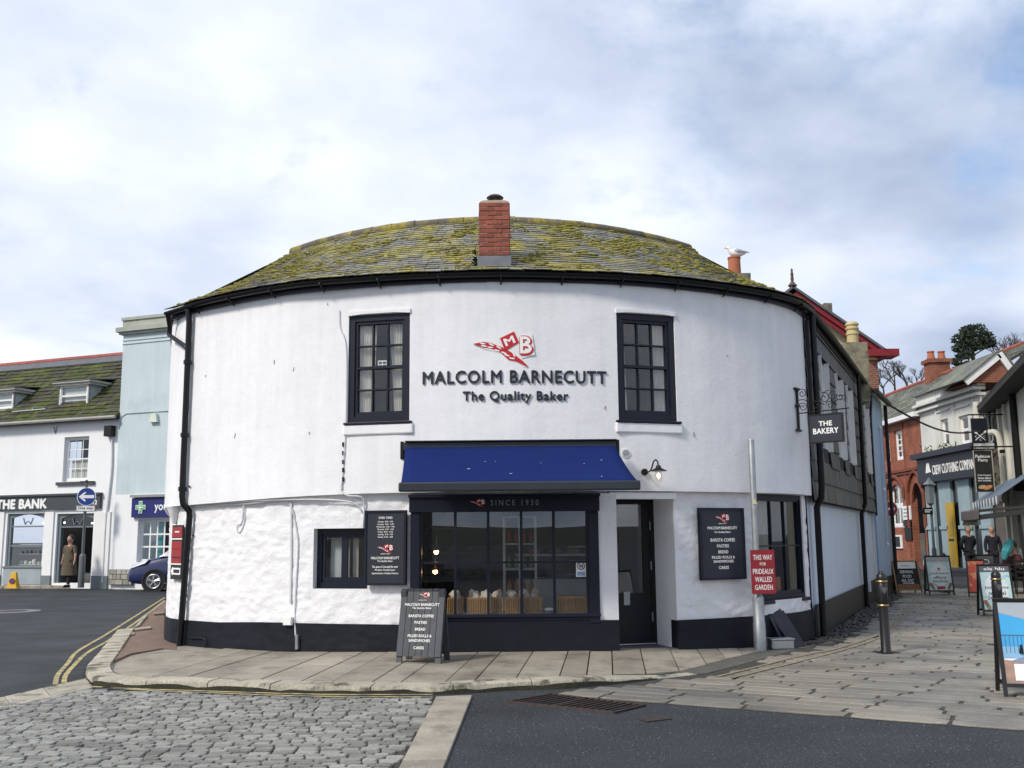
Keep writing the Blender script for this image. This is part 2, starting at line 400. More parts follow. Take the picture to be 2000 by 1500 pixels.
# ---- kerb in front of the bakery, from its left return to where it dies into the lane
hk = lambda x: 0.088 * (1 - sm(0.5, 2.0, x))
zw = lambda x: 0.10 - (0.045 if x < 0 else 0.075) * sm(1.3, 3.6, abs(x + 0.1)) - (0.004 if x < 0 else 0.02) * sm(3.6, 5.2, abs(x))
kp = [gz(228, 1238), gz(203, 1270), gz(180, 1298), gz(166, 1316), gz(172, 1333), gz(197, 1340), gz(248, 1344), gz(380, 1348), gz(500, 1352), gz(649, 1356), gz(780, 1357), gz(895, 1355), gz(1005, 1348), gz(1098, 1345), gz(1170, 1339), gz(1290, 1326), gz(1362, 1318)]
kline = resample(spline(kp, 8), 0.12)
pav = thing('pavement', 'pavement', None, (-0.5, 12, 0)); del pav['label']; pav['kind'] = 'structure'
def knorm(i):
    a = kline[max(i - 1, 0)]; b = kline[min(i + 1, len(kline) - 1)]; d = (b - a).normalized(); return V((-d.y, d.x, 0))
blocks = []; i = 0
while i < len(kline) - 1:
    n = random.choice((6, 7, 8, 9)) if i > 12 else 4
    j = min(i + n, len(kline) - 1)
    if len(kline) - 1 - j < 3: j = len(kline) - 1
    mb = MB(); rows = []; dj = random.uniform(-.006, .006)
    for k in range(i, j + 1):
        p = kline[k]; nn = knorm(k); h = max(0.006, hk(p.x)) + dj * (hk(p.x) > 0.04)
        e = 0.0
        if k == i: e = 0.006
        if k == j: e = -0.006
        d = (kline[min(k + 1, len(kline) - 1)] - kline[max(k - 1, 0)]).normalized()
        p = p + d * e; w = 0.27 if p.x < 1.2 else 0.27 - 0.1 * sm(1.2, 2.0, p.x)
        ro = noise.noise(p * 6) * 0.006
        rows.append([p + nn * (0.0 + ro) + V((0, 0, -.06)), p + nn * (0.004 + ro) + V((0, 0, h * .62)), p + nn * (0.016 + ro) + V((0, 0, h * .9)), p + nn * (0.04 + ro) + V((0, 0, h)), p + nn * w + V((0, 0, h + .002)), p + nn * w + V((0, 0, -.06))])
    m = len(rows[0]); vs = [q for r in rows for q in r]; fs = []
    for a in range(len(rows) - 1):
        for b in range(m - 1): fs.append((a * m + b, (a + 1) * m + b, (a + 1) * m + b + 1, a * m + b + 1))
    fs.append(tuple(range(m))); fs.append(tuple(range((len(rows) - 1) * m + m - 1, (len(rows) - 1) * m - 1, -1)))
    mb.add(vs, fs); blocks.append(mb); i = j
for b in blocks: b.build('kerb_stone', KERB, pav, smooth=True)

ms_ = MB(); vs = []; fs = []
for k in range(10, len(kline)):
    p = kline[k]; nn = knorm(k); h = hk(p.x); ro = noise.noise(p * 6) * .006
    if h < .012: break
    for hh_ in (0.0, .45 + .35 * noise.noise(p * 3.1) + .2 * noise.noise(p * 11)): vs.append(p + nn * (ro - .004) + V((0, 0, .004 + max(0.05, min(.62, hh_)) * h if hh_ else -.01)))
for k in range(len(vs) // 2 - 1): fs.append((2 * k, 2 * k + 2, 2 * k + 3, 2 * k + 1))
ms_.add(vs, fs); ms_.build('kerb_moss', mat('dark_kerb_moss', (.038, .036, .022), .95, .35, 14, bump=1.0, bs=50), pav, kind='stuff')
# ---- long granite slabs between the kerb and the wall (joints all run one way, slightly askew)
inner = [kline[k] + knorm(k) * 0.275 for k in range(len(kline)) if kline[k].x < 1.85 and k > 9] + [gz(1326, 1312), gz(1494, 1270)]
def near_y(x):
    best = None
    for a, b in zip(inner, inner[1:]):
        if min(a.x, b.x) <= x <= max(a.x, b.x) and abs(b.x - a.x) > 1e-6:
            y = a.y + (b.y - a.y) * (x - a.x) / (b.x - a.x); best = y if best is None else min(best, y)
    return best
def wall_y(x): return 13.25 + 0.0715 * x * x + (0.0 if abs(x) < 4.5 else 0.0)
bed = MB()
x = -4.35; slabs = []
while x < 3.4:
    w = random.choice((0.30, 0.33, 0.43, 0.46, 0.40)); x2 = min(x + w, 3.4); g_ = 0.007
    def line(xx):
        n0 = near_y(max(min(xx, 3.39), inner[0].x + .01)) if xx > inner[0].x else None
        if n0 is None: n0 = 11.2
        xf = xx + 0.1 * (wall_y(xx) - n0)
        return V((xx, n0 + .006, max(0.012, hk(xx)))), V((xf, wall_y(xf) + .12, zw(xf)))
    a0, a1 = line(x + g_); b0, b1 = line(x2 - g_)
    dz = random.uniform(-.004, .004)
    cut = random.random() < 0.35 and (a1 - a0).length > 1.4
    ts = [0, random.uniform(.4, .65), 1] if cut else [0, 1]
    for t0, t1 in zip(ts, ts[1:]):
        e0 = .003 if t0 else 0
        q = [a0.lerp(a1, t0 + e0), b0.lerp(b1, t0 + e0), b0.lerp(b1, t1), a0.lerp(a1, t1)]
        q = [p + V((0, 0, dz)) for p in q]
        up = V((0, 0, 1)); ch = 0.006
        c = sum(q, V((0, 0, 0))) / 4
        top = [p + (c - p).normalized() * ch * 1.4 for p in q]; low = [p - up * ch for p in q]; bot = [p - up * .05 for p in q]
        mb = MB(); mb.add(bot + low + top, [(0, 1, 5, 4), (1, 2, 6, 5), (2, 3, 7, 6), (3, 0, 4, 7), (4, 5, 9, 8), (5, 6, 10, 9), (6, 7, 11, 10), (7, 4, 8, 11), (8, 9, 10, 11)]); slabs.append(mb)
    bed.add([a0 - V((0, 0, .014)), b0 - V((0, 0, .014)), b1 - V((0, 0, .014)), a1 - V((0, 0, .014))], [(0, 1, 2, 3)])
    x = x2
for s_ in slabs: s_.build('paving_slab', GRAN, pav)
bed.build('joint_bed', BED, pav)
# brown paving on the left return with a few pale stones
bp = [gz(207, 1271, .07), gz(232, 1242, .06), gz(262, 1222, .05), gz(290, 1200, .04), gz(322, 1174, .03), gz(345, 1174, .03), gz(345, 1268, .05), gz(318, 1266, .06), gz(255, 1276, .07), gz(222, 1290, .075)]
mb = MB(); mb.prism([p - V((0, 0, .08)) for p in bp][::1], (0, 0, .08)); mb.build('brown_paving', BRPAVE, pav)
for a, b, c, d in (((205, 1273), (215, 1273), (240, 1242), (229, 1241)), ((232, 1243), (263, 1240), (262, 1236), (236, 1238)), ((262, 1228), (294, 1224), (295, 1228), (264, 1232)), ((263, 1226), (272, 1222), (288, 1202), (280, 1203)), ((300, 1197), (320, 1195), (320, 1199), (301, 1200))):
    q = [gz(*p, .068) for p in (a, b, c, d)]
    mb = MB(); mb.prism([p - V((0, 0, .05)) for p in q], (0, 0, .062)); mb.build('pale_stone', GRAN, pav)

mb = MB(); mb.prism([gz(*p, .0) for p in ((204, 1284), (226, 1268), (300, 1258), (350, 1254), (480, 1254), (480, 1290), (352, 1312), (250, 1330), (214, 1316))], (0, 0, .042)); mb.build('corner_stone', GRAN, pav)
# ---- setts
def rounded_block(seed, dome=0.25):
    rnd = random.Random(seed)
    def ring(s, z):
        pts = []
        for cx, cy in ((-1, -1), (1, -1), (1, 1), (-1, 1)):
            k = 1 - rnd.uniform(0.0, 0.10)
            pts.append((cx * .5 * s * k, cy * .5 * s * (1 - rnd.uniform(0, .08)), z))
        o = []
        for i in range(4):
            a = pts[i]; b = pts[(i + 1) % 4]
            o += [tuple(a[t] * .86 + b[t] * .14 for t in range(3)), tuple(a[t] * .14 + b[t] * .86 for t in range(3))]
        return o
    r0 = ring(1.0, -1.0); r1 = [(x, y, -0.30) for x, y, z in r0]; r2 = [(x * .94, y * .93, -0.02 + rnd.uniform(-.10, .08)) for x, y, z in r0]; top = [(0, 0, dome * .25)]
    vs = r0 + r1 + r2 + top; fs = []
    for a in (0, 8):
        for i in range(8): fs.append((a + i, a + (i + 1) % 8, a + 8 + (i + 1) % 8, a + 8 + i))
    for i in range(8): fs.append((16 + i, 16 + (i + 1) % 8, 24))
    return vs, fs
SV = [rounded_block(i, .15) for i in range(7)]
cob = thing('cobbled_street', 'x', None, (-2, 8, 0)); del cob['label']; cob['kind'] = 'structure'
cpoly = [gz(-260, 1400), gz(0, 1375), gz(180, 1348), gz(250, 1351), gz(400, 1357), gz(500, 1360), gz(650, 1364), gz(850, 1364), gz(778, 1500), gz(640, 1760), gz(-700, 1760)]
mb = MB(); mb.add([p + V((0, 0, .0)) for p in cpoly], [tuple(range(len(cpoly)))[::-1]]); mb.build('sett_bed', BED, cob)
ms = []
yy = 5.3; row = 0
while yy < 10.9:
    dep = random.uniform(.078, .102); xx = -7.0 + random.uniform(0, .2)
    while xx < 0.4:
        ln = random.uniform(.10, .19); cx = xx + ln / 2; cy = yy + dep / 2 + 0.05 * math.sin(cx * 1.3 + yy) - 0.10 * cx * 0.3 + random.uniform(-.006, .006)
        if all(inside((cx + sx * ln * .12, cy + sy * dep * .3), cpoly) for sx in (-1, 1) for sy in (-1, 1)):
            h = .018 + random.uniform(-.005, .006)
            ms.append(Matrix.Translation((cx, cy, h)) @ Matrix.Rotation(random.uniform(-.07, .07) - .03, 4, 'Z') @ Matrix.Rotation(random.uniform(-.04, .04), 4, 'X') @ Matrix.Diagonal((ln - .010, dep - .009, .03, 1)))
        xx += ln
    yy += dep; row += 1
pieces('sett', SV, ms, SETT, cob, 300, 'setts_further_off')
# strip of granite along the setts' left edge, and the flush band between setts and asphalt
def flat_stones(name, edge_a, edge_b, cuts, h, mtl, parent, gap=.012):
    for t0, t1 in zip(cuts, cuts[1:]):
        def at_(e, t): return e[0].lerp(e[1], t)
        L = (edge_a[1] - edge_a[0]).length; q = [at_(edge_a, t0 + gap / L), at_(edge_b, t0 + gap / L), at_(edge_b, t1), at_(edge_a, t1)]
        c = sum(q, V((0, 0, 0))) / 4
        bot = [V((p.x, p.y, -.03)) for p in q]; mid = [V((p.x, p.y, h - .006)) for p in q]; top = [V((p.x, p.y, h)) + (c - p).normalized() * .01 for p in q]
        mb = MB(); mb.add(bot + mid + top, [(0, 1, 5, 4), (1, 2, 6, 5), (2, 3, 7, 6), (3, 0, 4, 7), (4, 5, 9, 8), (5, 6, 10, 9), (6, 7, 11, 10), (7, 4, 8, 11), (8, 9, 10, 11)]); mb.build(name, mtl, parent)
flat_stones('edging_stone', (gz(-330, 1440), gz(168, 1328)), (gz(-300, 1460), gz(182, 1346)), [0, .2, .42, .6, .78, 1.0], .02, KERB, cob)
flat_stones('edging_stone', (gz(852, 1364), gz(740, 1580)), (gz(922, 1361), gz(836, 1580)), [0, .36, .70, 1.0], .022, GRAN, cob)

# ---- double yellow lines
def ribbon(mb, pts, w, z):
    pl = resample(spline(pts, 6), .25)
    vs = []; fs = []
    for i, p in enumerate(pl):
        d = (pl[min(i + 1, len(pl) - 1)] - pl[max(i - 1, 0)]).normalized(); n = V((-d.y, d.x, 0)) * w / 2
        vs += [V((p.x, p.y, z)) - n, V((p.x, p.y, z)) + n]
        if i: fs.append((2 * i - 2, 2 * i, 2 * i + 1, 2 * i - 1))
    mb.add(vs, fs)
yl = MB()
ribbon(yl, [gz(*p) for p in ((108, 1337), (113, 1318), (133, 1295), (152, 1272), (203, 1242), (262, 1205), (322, 1167))], .055, .003)
ribbon(yl, [gz(*p) for p in ((125, 1334), (129, 1318), (149, 1295), (172, 1274), (215, 1249), (270, 1212), (322, 1173))], .055, .003)
struct('road_marking', yl, YEL)
yl = MB()
ribbon(yl, [gz(*p) for p in ((178, 1345), (275, 1350), (400, 1354), (520, 1358), (650, 1361), (845, 1361))], .05, .024)
ribbon(yl, [gz(*p) for p in ((200, 1346), (300, 1353.5), (420, 1358), (520, 1362), (650, 1365), (845, 1366))], .05, .024)
struct('road_marking', yl, YEL)
yl = MB()
ribbon(yl, [gz(*p) for p in ((1400, 1325), (1480, 1305), (1560, 1285), (1640, 1268), (1720, 1240), (1745, 1220), (1790, 1165))], .05, .021)
ribbon(yl, [gz(*p) for p in ((1430, 1327), (1500, 1310), (1580, 1290), (1660, 1268), (1728, 1243), (1752, 1222), (1800, 1165))], .05, .021)
struct('road_marking', yl, mat('faded_line_paint', (0.30, 0.26, 0.16), 0.75, 0.25, 6, col2=(0.19, 0.165, 0.125), c2lo=0.40, c2hi=0.56, c2s=6, bump=0.2))

# ---- the paved lane
lane = thing('paved_lane', 'x', None, (6, 14, 0)); del lane['label']; lane['kind'] = 'structure'
e0 = gz(1085, 1359); e1 = gz(2000, 1428); ed = (e1 - e0).normalized(); en = V((-ed.y, ed.x, 0))
lpoly = [e0, e0 + ed * 16, V((22, 29, 0)), gz(1742, 1151), gz(1745, 1165), gz(1640, 1255), gz(1560, 1268), gz(1500, 1284), gz(1380, 1317), gz(1290, 1328), gz(1170, 1343), gz(1100, 1349)]
mb = MB(); mb.add([p + V((0, 0, .001)) for p in lpoly], [tuple(range(len(lpoly)))]); mb.build('joint_bed', BED, lane)
PVV = [rounded_block(100 + i, .06) for i in range(6)]
PVV = [([(x / max(abs(x), 1e-9) * min(.5, abs(x) * 1.04) if x else 0, y, z) for x, y, z in vs], fs) for vs, fs in PVV]
ms = []; v = 0.0; first = True
while v < 26:
    dep = .24 if first else random.uniform(.19, .235); u = -3.0 + random.uniform(0, .5)
    while u < 15.5:
        ln = random.uniform(.48, .98); c = e0 + ed * (u + ln / 2) + en * (v + dep / 2)
        a = math.atan2(ed.y, ed.x)
        ok = all(inside(e0 + ed * (u + ln * (.5 + sx)) + en * (v + dep * (.5 + sy)), lpoly) for sx in (-.46, .46) for sy in (-.4, .4))
        if not ok and inside(c, lpoly):      # trim pieces that meet the edge
            for tr in (.6, .35):
                for sg_ in (-1, 1):
                    l2 = ln * tr; c2 = c + ed * sg_ * (ln - l2) / 2
                    if not ok and all(inside(c2 + ed * l2 * sx + en * dep * sy, lpoly) for sx in (-.48, .48) for sy in (-.4, .4)): c, ln_, ok = c2, l2, True; break
                if ok: break
            l_use = ln_ if ok else ln
        else: l_use = ln
        if ok: ms.append(Matrix.Translation((c.x, c.y, .014 + random.uniform(-.002, .003))) @ Matrix.Rotation(a + random.uniform(-.004, .004), 4, 'Z') @ Matrix.Diagonal((l_use - .018, dep - .012, .022, 1)))
        u += ln
    v += dep; first = False
pieces('paver', PVV, ms, PAVER, lane, 300, 'pavers_further_off')
# dark gutter strip and pebble margin along the side wall
gs = MB(); q = [gz(1300, 1322), gz(1380, 1316), gz(1500, 1285), gz(1560, 1268), gz(1640, 1255), gz(1640, 1245), gz(1560, 1255), gz(1494, 1271), gz(1328, 1312)]
gs.prism([p - V((0, 0, .03)) for p in q], (0, 0, .036)); gs.build('gutter_strip', mat('gutter_tarmac', (.10, .095, .08), .8, .3, 6, bump=.8, bs=60, fine=.4), lane)
pb = MB(); rnd = random.Random(5)
mp = [gz(1565, 1262), gz(1640, 1256), gz(1700, 1215), gz(1745, 1175), gz(1748, 1158), gz(1700, 1180), gz(1630, 1235), gz(1590, 1250)]
pbb = MB(); pbb.add([V((p.x, p.y, .004)) for p in mp], [tuple(range(len(mp)))]); pbb.build('pebble_bed', BED, lane)
lo = V((min(p.x for p in mp), min(p.y for p in mp))); hi = V((max(p.x for p in mp), max(p.y for p in mp)))
for _ in range(9000):
    p = (rnd.uniform(lo.x, hi.x), rnd.uniform(lo.y, hi.y))
    if inside(p, mp): pb.ball((p[0], p[1], .012), rnd.uniform(.025, .05), 6, sx=rnd.uniform(.6, 1.3), sz=.7)
pb.build('pebble_margin', mat('dark_pebble', (.035, .034, .033), .6, .3, 20, piece=.4), lane, smooth=True, kind='stuff')

# ---- ironwork in the asphalt
IRON = mat('rusty_iron', (.060, .046, .042), .6, .3, 14, metal=.5, bump=.3)
gr = thing('drain_grate', 'brown cast iron drain grate of two barred triangles set in the asphalt', 'drain grate', gz(1120, 1376))
c4 = [gz(993, 1373), gz(1200, 1394), gz(1260, 1379), gz(1078, 1358)]
mb = MB()
for i in range(4):
    a, b = c4[i], c4[(i + 1) % 4]; mb.tube([a + V((0, 0, .008)), b + V((0, 0, .008))], .018, 4)
ma, mb_ = c4[0].lerp(c4[1], .44), c4[2].lerp(c4[3], .6); mb.tube([ma + V((0, 0, .008)), mb_ + V((0, 0, .008))], .02, 4)
mb.build('frame', IRON, gr)
pit = MB(); pit.add([p + V((0, 0, .002)) for p in c4], [(0, 1, 2, 3)]); pit.build('pit', mat('drain_dark', (.006, .006, .006), .9), gr)
for k in range(1, 15):
    t = k / 15; bar = MB(); a = c4[0].lerp(c4[1], t); b = c4[3].lerp(c4[2], t)
    bar.tube([a + V((0, 0, .008)), b + V((0, 0, .008))], .013, 4); bar.build('bar', IRON, gr)
pl = MB(); c = gz(1278, 1405); pl.box((c.x, c.y, .004), (.26, .16, .012), .5)
tag(pl.build('valve_cover', IRON, bevel=.003), 'small rusty iron valve cover set in the asphalt beyond the grate', 'valve cover')
c = gz(22, 1194); mh = thing('manhole_cover', 'round iron manhole cover with a pale worn surround in the road', 'manhole', (c.x, c.y, 0))
mb = MB(); mb.lathe([(.62, -.01), (.62, .002), (.60, .004)], (c.x, c.y, 0), 24); mb.build('surround', mat('worn_concrete', (.16, .165, .17), .6, .3, 5, bump=.4), mh)
mb = MB(); mb.lathe([(.34, .0), (.34, .007), (.32, .010)], (c.x, c.y, 0), 24); mb.build('cover', mat('dark_iron', (.02, .02, .022), .5, .2, 9, metal=.4), mh)

# ---- far pavement before the bank
fp = thing('far_pavement', 'x', None, (-15, 32, 0)); del fp['label']; fp['kind'] = 'structure'
ka, kb = gz(-80, 1150.5), gz(420, 1147.5); kd = (kb - ka).normalized(); kn = V((-kd.y, kd.x, 0)); L = (kb - ka).length
mb = MB(); q = [ka + kn * .2, kb + kn * .2, kb + kn * 8, ka + kn * 8]; mb.prism([p - V((0, 0, .05)) for p in q], (0, 0, .13)); mb.build('paving', BRPAVE, fp)
t = 0
while t < L:
    ln = random.uniform(.8, 1.1); s_ = MB(); a = ka + kd * (t + .008); b = ka + kd * min(t + ln, L)
    s_.prism([p - V((0, 0, .05)) for p in (a, b, b + kn * .195, a + kn * .195)], (0, 0, .145)); s_.build('kerb_stone', KERB, fp, bevel=.012); t += ln

# ---- loose grit and worn chippings on the near asphalt
gt = MB(); rnd = random.Random(77)
for _ in range(7000):
    x = rnd.uniform(-.6, 6.5); y = rnd.uniform(5.6, 10.6); p = V((x, y, 0))
    if inside(p, lpoly) or inside(p, cpoly) or near_y(x) is not None and y > near_y(x) - .35: continue
    r_ = rnd.uniform(.0022, .0060); a = rnd.uniform(0, 6.28); q = [p + V((math.cos(a + k * 2.09) * r_, math.sin(a + k * 2.09) * r_, -.001)) for k in range(3)] + [p + V((0, 0, r_ * .7))]
    gt.add(q, [(0, 1, 3), (1, 2, 3), (2, 0, 3)])
tag(gt.build('road_grit', mat('pale_chipping', (.13, .135, .135), .7, .2, 30, piece=.5)), 'pale loose chippings scattered on the asphalt', 'grit', kind='stuff')
# ================================================================== THE BAKERY
class Curve:
    def __init__(s, pts, step=0.05, smooth=True):
        P = [V((p[0], p[1], 0)) for p in pts]
        s.P = resample(spline(P, 10), step) if smooth else resample(P, step)
        s.L = [0.0]
        for a, b in zip(s.P, s.P[1:]): s.L.append(s.L[-1] + (b - a).length)
        s.len = s.L[-1]
    def raw(s, u):
        if u <= 0: return s.P[0] + (s.P[1] - s.P[0]).normalized() * u
        if u >= s.len: return s.P[-1] + (s.P[-1] - s.P[-2]).normalized() * (u - s.len)
        i = min(int(u / s.len * (len(s.P) - 1)), len(s.P) - 2)
        while s.L[i] > u: i -= 1
        while i < len(s.P) - 2 and s.L[i + 1] < u: i += 1
        return s.P[i].lerp(s.P[i + 1], (u - s.L[i]) / max(1e-9, s.L[i + 1] - s.L[i]))
    def tan(s, u): return (s.raw(u + .08) - s.raw(u - .08)).normalized()
    def nor(s, u): t = s.tan(u); return V((t.y, -t.x, 0))
    def p(s, u, z=0.0, off=0.0): q = s.raw(u) + s.nor(u) * off; return V((q.x, q.y, z))
    def u_px(s, px, z, off=0.0, lo=0.0, hi=None):
        hi = s.len if hi is None else hi
        for _ in range(40):
            m = (lo + hi) / 2
            if proj(s.p(m, z, off))[0] < px: lo = m
            else: hi = m
        return (lo + hi) / 2
    def uz(s, px, py, off=0.0, lo=0.0, hi=None):
        z = 2.0
        for _ in range(5):
            u = s.u_px(px, z, off, lo, hi); z = gy(px, py, s.p(u, 0, off).y).z
        return u, z
    def hole(s, x0, x1, y0, y1, off, lo, hi=None):
        ym = (y0 + y1) / 2; ua, _ = s.uz(x0, ym, off, lo, hi); ub, _ = s.uz(x1, ym, off, lo, hi)
        um = s.p((ua + ub) / 2, 0, off); xm = (x0 + x1) / 2
        return ua, ub, gy(xm, y1, um.y).z, gy(xm, y0, um.y).z
    def chord(s, ua, ub, z, off=0.0):
        a = s.p(ua, z, off); b = s.p(ub, z, off); return Fr((a + b) / 2, b - a)
class CFr:
    def __init__(s, c, u, z, off=0.0): s.c = c; s.u0 = u; s.z0 = z; s.off = off
    def p(s, a, b, c=0.0): return s.c.p(s.u0 + a, s.z0 + b, s.off + c)
def cuts(lo, hi, step, extra):
    xs = sorted({lo, hi, *[e for e in extra if lo < e < hi]}); o = []
    for a, b in zip(xs, xs[1:]):
        n = max(1, int(round((b - a) / step)))
        o += [a + (b - a) * k / n for k in range(n)]
    return o + [hi]
def wall(cv, u0, u1, z0, z1, holes, off, mtl, parent, name, du=.15, dz=.3, amp=0.0, freq=4.0, reveal=.15, rmat=None, zbot=None, ztop=None, label=None):
    us = cuts(u0, u1, du, [h[0] for h in holes] + [h[1] for h in holes]); zs = cuts(z0, z1, dz, [h[2] for h in holes] + [h[3] for h in holes])
    mb = MB(); idx = {}
    for i, u in enumerate(us):
        for j, z in enumerate(zs):
            zz = z
            if zbot and j == 0: zz = zbot(u)
            if ztop and j == len(zs) - 1: zz = ztop(u)
            q = cv.p(u, zz, off); a = 0
            if amp and not any(h[0] - .04 < u < h[1] + .04 and h[2] - .04 < z < h[3] + .04 for h in holes):
                w1 = noise.noise(q * freq); w2 = noise.noise(V((q.x * freq * 1.6, q.y * freq * 1.6, q.z * freq * 3.2)) + V((9, 3, 1)))
                a = amp * (w1 * .7 + w2 * .7 + (1.0 if amp > .015 else .3) * max(0.0, noise.noise(q * freq * .7 + V((2, 7, 3))) + .35) * (noise.noise(V((q.x * 9, q.y * 9, q.z * 19))) + .5 * noise.noise(q * freq * 9)))
            idx[i, j] = len(mb.v); mb.v.append(tuple(q + cv.nor(u) * a))
    for i in range(len(us) - 1):
        for j in range(len(zs) - 1):
            um, zm = (us[i] + us[i + 1]) / 2, (zs[j] + zs[j + 1]) / 2
            if any(h[0] < um < h[1] and h[2] < zm < h[3] for h in holes): continue
            mb.f.append((idx[i, j], idx[i + 1, j], idx[i + 1, j + 1], idx[i, j + 1]))
    o = mb.build(name, mtl, parent, smooth=True, label=label)
    for h in holes:
        rv = MB(); f = lambda u, z, d: cv.p(u, z, off - d)
        ua, ub, za, zb = h[:4]; r = h[4] if len(h) > 4 else reveal
        for (A, B) in (((ua, za), (ua, zb)), ((ua, zb), (ub, zb)), ((ub, zb), (ub, za)), ((ub, za), (ua, za))):
            rv.add([f(*A, -.001), f(*B, -.001), f(*B, r), f(*A, r)], [(0, 1, 2, 3)])
        rv.build('window_reveal', rmat or mtl, o)
    return o
def sash(fr, w, h, cols, rows, parent, mtl, gm, fw=.05, bar=.018, dep=.06, meet=None, sill=True, name='window', sillw=.05, sillmat=None, c=0.0, rail=.05, label=None):
    """window on a frame whose origin is the middle of its bottom edge; frame mesh + panes, bars and sill as sub-parts"""
    mb = MB(); x0, x1 = -w / 2, w / 2
    mb.fbox(fr, x0, x0 + fw, 0, h, c - dep, c); mb.fbox(fr, x1 - fw, x1, 0, h, c - dep, c)
    mb.fbox(fr, x0 + fw, x1 - fw, h - fw, h, c - dep, c - .002); mb.fbox(fr, x0 + fw, x1 - fw, 0, fw, c - dep, c - .002)
    o = mb.build(name, mtl, parent, label=label)
    rx0, rx1, ry0, ry1 = x0 + fw, x1 - fw, fw, h - fw
    sb = MB()
    for a0, a1, b0, b1 in ((rx0, rx0 + rail * .6, ry0, ry1), (rx1 - rail * .6, rx1, ry0, ry1), (rx0 + rail * .6, rx1 - rail * .6, ry0, ry0 + rail), (rx0 + rail * .6, rx1 - rail * .6, ry1 - rail * .7, ry1)):
        sb.fbox(fr, a0, a1, b0, b1, c - dep, c - .022)
    sb.build('sash', mtl, o)
    px0, px1, py0, py1 = rx0 + rail * .6, rx1 - rail * .6, ry0 + rail, ry1 - rail * .7
    pw = (px1 - px0) / cols; ph = (py1 - py0) / rows
    for i in range(1, cols):
        b = MB(); b.fbox(fr, px0 + i * pw - bar / 2, px0 + i * pw + bar / 2, py0, py1, c - dep * .9, c - .030); b.build('glazing_bar', mtl, o)
    for j in range(1, rows):
        k = bar * 1.9 if meet == j else bar
        b = MB(); b.fbox(fr, px0, px1, py0 + j * ph - k / 2, py0 + j * ph + k / 2, c - dep * .92, c - (.015 if meet == j else .028)); b.build('glazing_bar', mtl, o)
    rnd = random.Random(int(w * 1e4 + h * 1e3))
    for i in range(cols):
        for j in range(rows):
            tl = rnd.uniform(-.004, .004); tm = rnd.uniform(-.004, .004); g_ = .003
            q = [fr.p(px0 + (i + a) * pw, py0 + (j + b) * ph, c - dep * .6 + tl * (a - .5) + tm * (b - .5)) for a, b in ((0, 0), (1, 0), (1, 1), (0, 1))]
            p_ = MB(); p_.slab(q, fr.n, .004); p_.build('pane', gm, o)
    if sill:
        s_ = MB(); s_.fbox(fr, x0 - .04, x1 + .04, -sillw, 0, c - dep, c + .07); s_.build('sill', sillmat or mtl, o, bevel=.006)
    return o
def curtain(fr, pts_top, pts_bot, b0, b1, c, mtl, parent, n=26, waves=5, amp=.02):
    mb = MB(); rows = 10; vs = []
    for j in range(rows + 1):
        t = j / rows; l = pts_bot[0] * (1 - t) + pts_top[0] * t; r = pts_bot[1] * (1 - t) + pts_top[1] * t
        for i in range(n + 1):
            s = i / n; vs.append(fr.p(l + (r - l) * s, b0 + (b1 - b0) * t, c + amp * math.sin(s * waves * 2 * PI + t * 1.2)))
    fs = [(j * (n + 1) + i, j * (n + 1) + i + 1, (j + 1) * (n + 1) + i + 1, (j + 1) * (n + 1) + i) for j in range(rows) for i in range(n)]
    mb.add(vs, fs); return mb.build('curtain', mtl, parent, smooth=True)

bak = thing('bakery_building', 'white rendered bakery with a bowed front, mossy slate roof and navy plinth', 'building', (0, 13.6, 0))
UP = Curve([(-7.6, 22.3), (-6.55, 19.0), (-5.62, 16.2), (-5.30, 15.42), (-4.98, 14.98), (-4.5, 14.58), (-3.57, 13.96), (-2.77, 13.57), (-1.35, 13.21), (-.23, 13.11), (.68, 13.18), (1.38, 13.3), (2.08, 13.51), (2.83, 13.84), (3.65, 14.33), (4.24, 14.88), (4.60, 15.45)])
ULO = UP.u_px(352, 3.0, 0, 4, 9)
def uf(px, z=3.0, off=0.0): return UP.u_px(px, z, off, 6.0)
LOFF = -.10
# --- upper wall
h_l = UP.hole(680, 800, 613, 824, 0, 6); h_r = UP.hole(1206, 1320, 613, 822, 0, 6)
def jet(u):
    return 2.15 - .09 * (1 - sm(uf(330, 2.1) , uf(760, 2.1), u))
upper = wall(UP, 0, UP.len, 2.10, 5.02, [h_l, h_r], 0, WHITE, bak, 'upper_wall', du=.10, dz=.10, amp=.006, freq=3.0, reveal=.10, zbot=jet)
jt = MB(); us = cuts(0, UP.len, .12, [])
jt.add([UP.p(u, jet(u), o_) for u in us for o_ in (0, -.35)], [(2 * i, 2 * i + 1, 2 * i + 3, 2 * i + 2) for i in range(len(us) - 1)])
jt.build('jetty_soffit', WHITE, bak)
# --- lower wall with its openings, and the navy plinth
h_sw = UP.hole(612, 718, 1032, 1150, LOFF, 6); h_sf = UP.hole(806, 1166, 966, 1290, LOFF, 6); h_dr = UP.hole(1205, 1320, 972, 1290, LOFF, 6); h_rw = UP.hole(1482, 1570, 966, 1170, LOFF, 6)
h_sf = (h_sf[0], h_sf[1], -.3, h_sf[3], .3); h_dr = (h_dr[0], h_dr[1], -.3, h_dr[3], .55)
plz = lambda u: .445 - .085 * (1 - sm(uf(320, .5), uf(560, .5), u))
lower = wall(UP, 0, UP.len - .03, -.3, 2.16, [h_sw, h_sf, h_dr, h_rw], LOFF, ROUGHW, bak, 'lower_wall', du=.03, dz=.03, amp=.017, freq=4.6, reveal=.14)
pl0 = wall(UP, 0, h_sf[0] + .02, -.3, .44, [], LOFF + .022, NAVYR, bak, 'plinth', du=.035, dz=.035, amp=.009, freq=4, ztop=plz)
